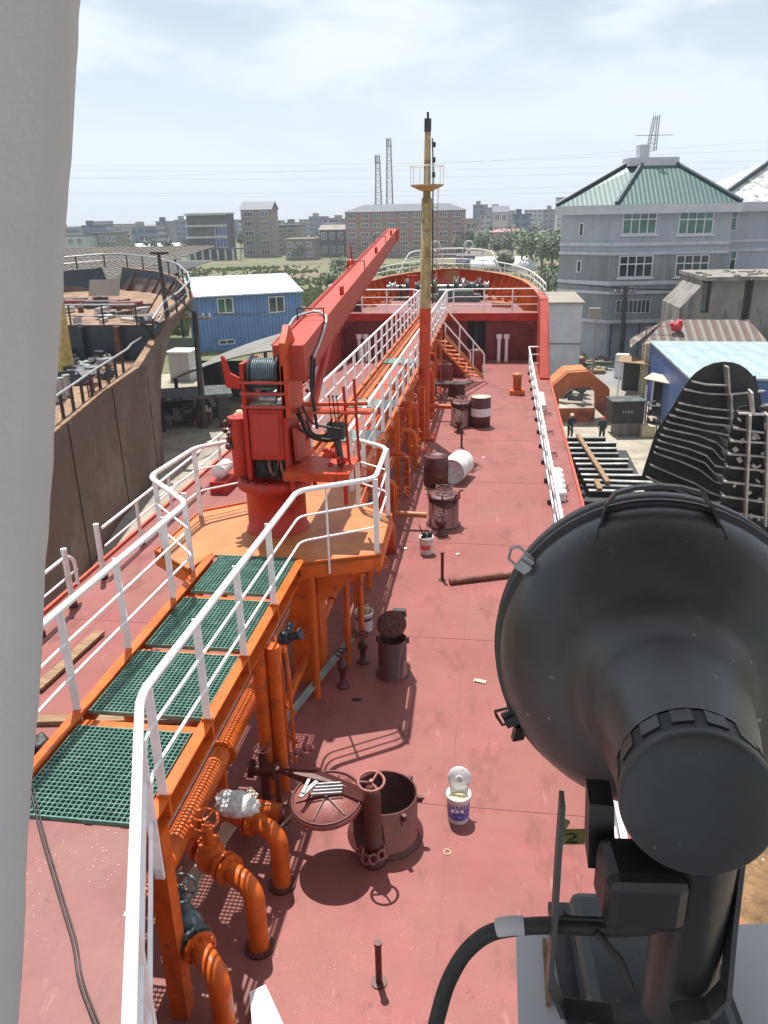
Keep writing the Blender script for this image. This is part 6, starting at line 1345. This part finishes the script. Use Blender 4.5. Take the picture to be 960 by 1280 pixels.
# litter
def flake(label,px_,py_,w_,l_,m,a_=0,z=.012,name='paper_scrap',cat='scrap'):
    p=at(px_,py_,0); rnd=random.Random(px_*7+py_); b=MB(); 
    b.grid(lambda u,v:V((p.x+(u-.5)*w_*math.cos(a_)-(v-.5)*l_*math.sin(a_),p.y+(u-.5)*w_*math.sin(a_)+(v-.5)*l_*math.cos(a_),z+.02*noise.noise(V((u*3+px_,v*3,0)))**2+.012*abs(noise.noise(V((u*5,v*5,py_)))))),6,6); return single(name,b,m,label,cat,off=p)
flake('crumpled pale paper scrap lying alone on the deck',600,852,.17,.07,'woodpale',-.2)
flake('dark flat scrap of rubber beside the valve pair',446,875,.12,.06,'black',.2,name='rubber_scrap')
flake('scrap of white tape left of the white banded drum',455/1,1000-300,.0801,.05,'white',.5) if 0 else None
for (x_,y_) in ((604,572),(572,693),(507,686)): flake('tiny white paper flake far along the red deck',x_,y_,.07,.05,'white',.5,name='paper_flake').__setitem__('group','white paper flakes on the deck')
b=MB(); p=at(559,1065,.006); b.ring(p,(0,0,1),.035,.006,20,6); 
for k in range(5): b.ico(p+V((.03+.03*k,.06+.05*k,0)),.006,1)
single('paint_ring',b,'cream','small cream ring of dried paint with a trail of drips before the paint pail','paint mark',off=p)
b=MB(); p=at(498,768,.0); b.box((p.x-.09,p.y-.05,.001),(p.x+.12,p.y+.05,.09)); single('dark_tray',b,'blacksteel','small black tray behind the tall open canister','tray',off=p)
b=MB(); p=at(497,772,0); b.cbox((p.x,p.y-.08,.05),(.2,.02,.07),R(-10)); single('pale_strip',b,'woodpale','pale strip leaning on the small black tray','strip',off=p)
# port side litter
b=MB(); pa=at(45,862,.05); pc_=at(125,790,.05); b.cbox((pa+pc_)/2,(.16,(pc_-pa).length,.05),math.atan2(-(pc_-pa).x,(pc_-pa).y)); single('wood_plank',b,'wood','brown wooden plank lying on the port deck seen left of the railing','plank',off=(pa+pc_)/2)
b=MB(); pa=at(38,928,.4); 
b.cbox((-4.9,7.9,.04),(2.6,.14,.06),R(8)); single('wood_plank',b,'wood','brown batten lying across the port deck before the first grating','plank',off=(-4.9,7.9,.04))
b=MB(); p=at(62,945,.12)
for k in range(9): b.ico(p+V((rnd.uniform(-.25,.25),rnd.uniform(-.15,.15),rnd.uniform(-.08,.08))),.12,2,.4)
single('tarp_bundle',b,'black','black crumpled tarp bundle beside the first grating','bundle',off=p)
b=MB(); p=V((-4.1,6.1,0)); b.cyl(p,p+V((0,0,.5)),.04,10); b.ring(p+V((0,0,.52)),(0,0,1),.09,.012,18,6); b.cyl(p+V((-.1,0,.25)),p+V((.1,0,.25)),.05,10); single('deck_valve',b,'brown','dark wheel valve on the port deck seen between the gratings','valve',off=p)
# poop cable
b=MB(); pts=[at(38,985,PZ+.06),at(50,1040,PZ+.012),at(75,1125,PZ+.012),at(92,1180,PZ+.012),at(97,1225,PZ+.012),at(122,1290,PZ+.012)]; b.tube(fillet(pts,.25,6),.007,8); b.tube(fillet([p+V((.018,.01,.0)) for p in pts],.25,6),.006,8); single('thin_cable',b,'blacksteel','thin black double cable trailing over the pale red poop deck','cable',off=pts[2])
# ---- left wall column
n_=10
def dp(x,y,d): r_=CAMR@V(((x-CX)/F,-(y-CY)/F,-1.)); return CAMP+r_*d
A_=dp(90,-40,.62); B_=dp(6,1330,.62); ax_=(B_-A_).normalized(); vw=(A_-CAMP).normalized(); sd=(dp(0,600,.62)-dp(96,600,.62)).normalized(); dp_=sd.cross(ax_).normalized()
if dp_.dot(CAMR@V((0,0,-1)))<0: dp_=-dp_
b=MB(); L=(B_-A_).length; rr=.02
def wallf(u,v):
    p=A_+ax_*((u*1.3-.15)*L); s_=v*4
    w_=.0022*noise.noise(V((u*9,0,1)))+.0012*noise.noise(V((u*40,0,5)))
    # section: front face -> rounded edge -> side
    if v<.35: q=sd*(.5*(1-v/.35)+rr)+dp_*0
    elif v<.75:
        a_=(v-.35)/.4*math.pi/2; q=sd*(rr-rr*math.sin(a_))+dp_*(rr-rr*math.cos(a_))
    else: q=dp_*(rr+(v-.75)/.25*.04)+sd*((v-.75)/.25*.06)
    return p+q-sd*w_*1.0-dp_*.001*noise.noise(V((u*14,v*6,2)))
b.grid(wallf,120,24)
b.slab([wallf(0,0)+dp_*.02,wallf(1,0)+dp_*.02,wallf(1,1),wallf(0,1)],sd,.004)
single('wing_wall',b,'wall','white rounded edge of a painted steel wall at the far left','wall',off=A_)
# ---- searchlight
LC=dp(815,812,1.27); lax=(dp(815,812,1.27)-dp(874,1010,.80)).normalized()
Lm=Matrix.Translation(LC)@lax.to_track_quat('Z','Y').to_matrix().to_4x4()   # local z = forward
LR=.252
sl=Thing('searchlight','big round dark grey searchlight seen from behind on its yoke','searchlight',LC)
def lt(prof,seg=72,extra=None,smooth=True): b=MB(); b.lathe(prof,seg,Lm@(extra or Matrix.Identity(4)),smooth); return b
dome=[]
for k in range(17):
    a_=k/16*math.pi/2; dome.append((LR*.955*math.cos(a_)**.85 if a_<math.pi/2-.01 else 0.001,-.035-.15*math.sin(a_)))
dome=[q for q in dome if q[0]>.125]; 
neck=[(.117,-.19),(.108,-.205),(.1,-.25),(.09,-.34),(.078,-.42)]
sl.part('reflector_dome',lt([(LR*.955,.05)]+dome+neck),'lamp')
sl.part('rim_ring',lt([(LR*.95,-.034),(LR*.985,-.036),(LR*.99,-.02),(LR*.975,-.012),(LR*1.0,-.008),(LR*1.005,.03),(LR*.98,.05)]),'lamp')
sl.part('gasket_ring',lt([(LR*.955,-.030),(LR*.962,-.042),(LR*.95,-.048),(LR*.94,-.042)]),'black')
sl.part('rear_cap',lt([(.073,-.395),(.0765,-.396),(.0765,-.465),(.079,-.467),(.079,-.48),(.0765,-.486),(.074,-.488),(.04,-.489),(0.0,-.49)],64),mat('blue_grey_cap_enamel',(.022,.028,.032),.45,var=.15,scale=9,bump=.05,bscale=80,specks=((.2,.2,.2),40,.06)))
b=MB(); b.T=Lm
for k in range(14):
    a_=2*math.pi*k/14; c_=V((math.cos(a_)*.0765,math.sin(a_)*.0765,-.44)); b.cbox(c_,(.004,.022,.03),a_)
sl.part('cap_lug',b,'lamp')
# glass face in front
sl.part('front_glass',lt([(0,.06),(LR*.97,.045)]),'glass')
# handle (local: y up?)
def lw(r_,ang,z): # world point, ang measured 90=up, 0=right (as seen from behind)
    zl=lax; upv=CAMR@V((0,1,0)); rt=lax.cross(upv).normalized(); u2=rt.cross(lax); return LC+rt*(r_*math.cos(R(ang)))+u2*(r_*math.sin(R(ang)))+lax*z
b=MB()
hp=[lw(LR*.86,114,-.085),lw(LR*.90,112,-.065),lw(LR*.93,110,-.062),lw(LR*1.0,107,-.045),lw(LR*1.05,103,-.04),lw(LR*1.062,97,-.04),lw(LR*1.066,90,-.04),lw(LR*1.062,83,-.04),lw(LR*1.05,77,-.04),lw(LR*1.0,73,-.045),lw(LR*.93,70,-.062),lw(LR*.90,68,-.065),lw(LR*.86,66,-.085)]
for i in range(len(hp)-1):
    a_,c_=hp[i],hp[i+1]; b.slab([a_-lax*.014,c_-lax*.014,c_+lax*.014,a_+lax*.014],((a_+c_)/2-LC).normalized(),.006)
sl.part('top_handle',b,'lamp')
for ang,nm in ((143,'rim_clip'),(206,'rim_clip'),(330,'rim_clip')):
    b=MB(); m_='galv' if ang==143 else 'lampdark'; c_=lw(LR*.96,ang,-.03); rt=lax.cross(V((0,0,1))).normalized(); u2=rt.cross(lax); rd=(c_-LC-lax*(-.03)).normalized(); tg_=lax.cross(rd)
    Mc=Matrix(((tg_.x,rd.x,lax.x,c_.x),(tg_.y,rd.y,lax.y,c_.y),(tg_.z,rd.z,lax.z,c_.z),(0,0,0,1)))
    b.T=Mc; b.cbox((0,.0,-.022),(.026,.035,.008)); b.cbox((0,.005,-.03),(.01,.02,.01)); b.tube([(-.013,-.01,-.015),(-.013,.03,0),(0,.036,.015),(.013,.03,0),(.013,-.01,-.015)],.0025,6); b.cbox((0,-.024,-.02),(.03,.012,.014)); sl.part(nm,b,m_)
b=MB(); c_=lw(LR*.98,206,-.03); b.ring(c_+V((-.0,0,.012)),(1,1,0),.012,.0018,16,5); b.cbox(c_+V((0.012,-.01,-.03)),(.02,.01,.035),.4,.3); sl.part('latch',b,'lampdark')
# yoke and stand
yk=[]
for sg in (-1,1):
    b=MB(); rt=lax.cross(V((0,0,1))).normalized(); 
    xo=.255 if sg>0 else .165
    pts=[dp(930,1010,.99),dp(920,1090,.98),dp(912,1160,.98),dp(905,1240,.98),dp(885,1262,.98),dp(840,1270,.98)] if sg>0 else [dp(700,1000,.98),dp(695,1070,.98),dp(690,1150,.98),dp(684,1225,.98),dp(700,1262,.98),dp(760,1270,.98)]
    for i in range(len(pts)-1): b.slab([pts[i]+V((0,-.012,0)),pts[i+1]+V((0,-.012,0)),pts[i+1]+V((0,.018,0)),pts[i]+V((0,.018,0))],rt,.006)
    sl.part('yoke_arm',b,'lamp')
b=MB(); b.slab([dp(737,1005,1.02),dp(768,1008,1.02),dp(768,1088,1.02),dp(735,1085,1.02)],(0,1,0),.05); sl.part('pivot_block',b,'lampdark')
b=MB(); c_=dp(800,1105,.98); b.cbox(c_,(.1,.08,.085),R(5)); sl.part('ballast_box',b,'lampdark',bevel=.015)
b=MB(); c_=dp(868,1170,.98); b.cyl(c_+V((0,.03,.14)),c_+V((0,.03,-.16)),.045,24); sl.part('stand_column',b,'lampdark')
bz=4.80
b=MB(); q=at(800,1215,bz+.05)
b.cbox((q.x+.01,q.y,bz+.045),(.215,.26,.085),R(4)); sl.part('stand_base',b,'lamp',bevel=.018)
b=MB(); b.cbox((q.x+.01,q.y,bz+.012),(.27,.32,.02),R(4)); 
for sx_ in(-.1,.1):
    for sy_ in(-.12,.12): b.cyl((q.x+sx_,q.y+sy_,bz+.02),(q.x+sx_,q.y+sy_,bz+.04),.012,6)
sl.part('foot_plate',b,'lampdark')
b=MB(); c_=dp(716,1046,1.02); b.cbox(c_,(.03,.004,.022),R(8)); b.cbox(c_+V((-.012,0,.018)),(.008,.004,.016),0,0,.4); sl.part('tag',b,'yellowtag')
b=MB(); 
b.tube([c_+V((-.009,-.003,.005)),c_+V((-.002,-.003,.008)),c_+V((.004,-.003,.004)),c_+V((-.004,-.003,-.003)),c_+V((-.009,-.003,-.007)),c_+V((.006,-.003,-.006))],.0012,5); sl.part('tag_mark',b,'black')
# shelf
t=Thing('lamp_shelf','pale grey steel shelf bracket carrying the searchlight stand','shelf',(.27,.9,bz)); e0=at(645,1163,bz); e1=at(925,1150,bz); e2=at(650,1290,bz)
b=MB(); b.prism([(e0.x,e0.y),(e1.x+.06,e1.y),(e1.x+.06,.1),(e2.x,.1)],bz-.012,bz); t.part('top_plate',b,'greylight')
b=MB(); b.box((e0.x+.012,.1,bz-.25),(e0.x+.02,e0.y-.02,bz-.013)); b.box((e1.x,.1,bz-.25),(e1.x+.008,e1.y-.02,bz-.013)); t.part('web',b,'greylight')
b=MB(); q=dp(655,1175,1.2); b.box((e0.x+.045,e0.y-.14,bz),(e0.x+.052,e0.y-.02,bz+.012)); t.part('rust_streak',b,'wood')
# heavy cable
b=MB(); pts=[dp(835,1140,1.0),dp(815,1158,.99),dp(760,1161,1.0),dp(700,1156,1.0),dp(650,1158,1.02),dp(610,1165,1.03),dp(580,1190,1.04),dp(558,1230,1.04),dp(542,1290,1.04),dp(538,1340,1.0)]; b.tube(fillet(pts,.06,6),.0105,12); t=Thing('lamp_cable','thick black cable curving from the searchlight over the shelf edge','cable',pts[4]); t.part('sheath',b,'black')
b=MB(); b.tube([dp(622,1160,1.026),dp(640,1157,1.02),dp(655,1157,1.018)],.0118,12); t.part('tape_wrap',b,'greylight')
b=MB(); b.tube([dp(700,1156,.99)+V((0,0,.012)),dp(790,1160,.985)+V((0,0,.012))],.003,6); b.tube([dp(745,1165,.99),dp(775,1200,.98),dp(790,1240,.97)],.005,6); t.part('side_wire',b,'black')
# ---- people
def person(name,label,base,h,yaw,pose,tops,legs,hat,hatm):
    B=V(base); fw_=V((-math.sin(yaw),math.cos(yaw),0)); rt=V((fw_.y,-fw_.x,0))
    def P_(r_,f_,z_): return B+rt*r_*h+fw_*f_*h+V((0,0,z_*h))
    bend_=pose
    J={'pel':(0,0,.52,.085),'sp':(0,.03*bend_,.64,.09),'ch':(0,.09*bend_,.76,.10),'nk':(0,.14*bend_,.845,.038),'hd0':(0,.16*bend_,.885,.055),'hd':(0,.18*bend_,.935,.062),'ht':(0,.18*bend_,.975,.045),
     'hl':(-.055,0,.50,.06),'kl':(-.065,.04,.28,.042),'al':(-.065,-.01,.045,.028),'fl':(-.07,.075,.018,.024),
     'hr':(.055,0,.50,.06),'kr':(.065,.05,.28,.042),'ar':(.07,.0,.045,.028),'fr':(.075,.085,.018,.024),
     'sl':(-.11,.09*bend_,.80,.042),'el':(-.14,.07+.12*bend_,.64,.028),'wl':(-.10,.2+.1*bend_,.56,.02),'ml':(-.09,.25+.1*bend_,.55,.022),
     'sr':(.11,.09*bend_,.80,.042),'er':(.15,.05+.12*bend_,.64,.028),'wr':(.10,.18+.1*bend_,.54,.02),'mr':(.085,.23+.1*bend_,.53,.022)}
    E_=['pel-sp','sp-ch','ch-nk','nk-hd0','hd0-hd','hd-ht','pel-hl','hl-kl','kl-al','al-fl','pel-hr','hr-kr','kr-ar','ar-fr','ch-sl','sl-el','el-wl','wl-ml','ch-sr','sr-er','er-wr','wr-mr']
    ks=list(J); me=bpy.data.meshes.new('skel'); me.from_pydata([tuple(P_(*J[k][:3])-B) for k in ks],[tuple(ks.index(q) for q in e.split('-')) for e in E_],[])
    o=bpy.data.objects.new('skel',me); COL.objects.link(o); s_=o.modifiers.new('s','SKIN'); 
    if not me.skin_vertices: 
        bpy.context.view_layer.objects.active=o; 
    for i,k in enumerate(ks): me.skin_vertices[0].data[i].radius=(J[k][3]*h,J[k][3]*h)
    me.skin_vertices[0].data[0].use_root=True
    ss=o.modifiers.new('u','SUBSURF'); ss.levels=2; ss.render_levels=2
    dg=bpy.context.evaluated_depsgraph_get(); dg.update(); m2=bpy.data.meshes.new_from_object(o.evaluated_get(dg)); bpy.data.objects.remove(o)
    m2.name='body'; m2.materials.clear()
    for q in ('skin',tops,legs,'black'): m2.materials.append(M[q])
    for p in m2.polygons:
        z_=p.center.z/h; hx=(p.center-(P_(*J['wl'][:3])-B)).length; hx2=(p.center-(P_(*J['wr'][:3])-B)).length
        p.material_index=3 if z_<.05 else 2 if z_<.52 and min(hx,hx2)>.07*h else 0 if (z_>.85 or min(hx,hx2)<.06*h) else 1; p.use_smooth=True
    t=Thing(name,label,'person',B); bo=bpy.data.objects.new('body',m2); COL.objects.link(bo); bo.parent=t.o
    hd=P_(*J['hd'][:3]); b=MB()
    if hat=='straw': b.lathe([(.0,.10*h),(.045*h,.095*h),(.055*h,.04*h),(.12*h,.02*h),(.118*h,.014*h),(.05*h,.03*h)],24,Matrix.Translation(hd)@Matrix.Rotation(R(10),4,'X'))
    else: b.lathe([(0,.075*h),(.035*h,.07*h),(.06*h,.045*h),(.07*h,.012*h),(.085*h,.005*h),(.07*h,.002*h)],20,Matrix.Translation(hd))
    t.part('hat',b,hatm)
    b=MB(); b.ico(hd+fw_*.062*h-V((0,0,.012*h)),.012*h,1); t.part('nose',b,'skin')
    for s2 in(-1,1): b=MB(); b.ico(hd+fw_*.056*h+rt*s2*.022*h+V((0,0,.006*h)),.007*h,1); t.part('eye',b,'black')
    return t
p=at(712,560,G); p=atY(712,545,47.5); person('person','worker in navy clothes and a cream helmet bending behind the beam stack',(p.x,47.5,G),1.7,R(200),.6,'navycloth','navycloth','helm','yellowhelm')
p=atY(752,548,47.0); person('person','worker in dark green clothes and a red helmet standing behind the beam stack',(p.x,47.0,G),1.65,R(170),.25,'greencloth','navycloth','helm','redhelm')
person('person','worker in black with a wide straw hat on the port deck behind the crane',(-6.0,17.7,0),1.66,R(20),.45,'darkcloth','darkcloth','straw','straw')
# ------------------------------------------------------------------ light & sky
sd_=V((-.165,.38,1.)).normalized(); el=math.asin(sd_.z); az=math.atan2(sd_.x,sd_.y)
s_=bpy.data.lights.new('sun','SUN'); s_.energy=5.0; s_.angle=R(.5); s_.color=(1,.96,.9); so=bpy.data.objects.new('sun',s_); COL.objects.link(so); so.rotation_euler=sd_.to_track_quat('Z','Y').to_euler(); so.location=(0,0,60)
w=bpy.data.worlds.new('World'); sc.world=w; w.use_nodes=True; nt=w.node_tree; N=nt.nodes; L=nt.links; bg_=N['Background']; bg_.inputs['Strength'].default_value=.076
sk=N.new('ShaderNodeTexSky'); sk.sky_type='NISHITA'; sk.sun_disc=False; sk.sun_elevation=el; sk.sun_rotation=az; sk.air_density=1.2; sk.dust_density=.4; sk.ozone_density=1.0
tc=N.new('ShaderNodeTexCoord'); mp_=N.new('ShaderNodeMapping'); mp_.inputs['Scale'].default_value=(1,1,3.2); mp_.inputs['Location'].default_value=(.9,.4,.2); L.new(tc.outputs['Generated'],mp_.inputs['Vector'])
n1=N.new('ShaderNodeTexNoise'); n1.inputs['Scale'].default_value=3.0; n1.inputs['Detail'].default_value=8; n1.inputs['Roughness'].default_value=.52; n1.inputs['Distortion'].default_value=.35; L.new(mp_.outputs['Vector'],n1.inputs['Vector'])
r1=N.new('ShaderNodeMapRange'); r1.interpolation_type='SMOOTHSTEP'; r1.inputs['From Min'].default_value=.42; r1.inputs['From Max'].default_value=.60; r1.inputs['To Min'].default_value=.36; r1.inputs['To Max'].default_value=.97; L.new(n1.outputs['Fac'],r1.inputs['Value'])
mx_=N.new('ShaderNodeMix'); mx_.data_type='RGBA'; L.new(r1.outputs['Result'],mx_.inputs['Factor']); L.new(sk.outputs['Color'],mx_.inputs['A']); mx_.inputs['B'].default_value=(8.9,9.5,10.1,1); 
sz=N.new('ShaderNodeSeparateXYZ'); L.new(tc.outputs['Generated'],sz.inputs[0]); rh=N.new('ShaderNodeMapRange'); rh.interpolation_type='SMOOTHSTEP'; rh.inputs['From Min'].default_value=.0; rh.inputs['From Max'].default_value=.26; rh.inputs['To Min'].default_value=.92; rh.inputs['To Max'].default_value=0; L.new(sz.outputs[2],rh.inputs['Value'])
mh=N.new('ShaderNodeMix'); mh.data_type='RGBA'; L.new(rh.outputs['Result'],mh.inputs['Factor']); L.new(mx_.outputs['Result'],mh.inputs['A']); mh.inputs['B'].default_value=(7.9,8.8,9.8,1); L.new(mh.outputs['Result'],bg_.inputs['Color'])
# haze
b=MB(); b.box((-3100,-300,-8),(3100,3100,46)); hz=b.make('haze',[]); 
hm=bpy.data.materials.new('haze'); hm.use_nodes=True; n_t=hm.node_tree; n_t.nodes.remove(n_t.nodes['Principled BSDF']); pv=n_t.nodes.new('ShaderNodeVolumePrincipled'); pv.inputs['Color'].default_value=(.86,.92,1,1); pv.inputs['Density'].default_value=.0004; n_t.links.new(pv.outputs[0],n_t.nodes['Material Output'].inputs['Volume']); hz.data.materials.append(hm); hz['kind']='stuff'; hz['label']='thin pale summer haze over the yard and far town'
vs_=sc.view_settings; vs_.view_transform='Standard'; vs_.look='None'; vs_.exposure=.5; vs_.gamma=1
sc.cycles.max_bounces=6; sc.cycles.volume_bounces=0; sc.cycles.use_denoising=True
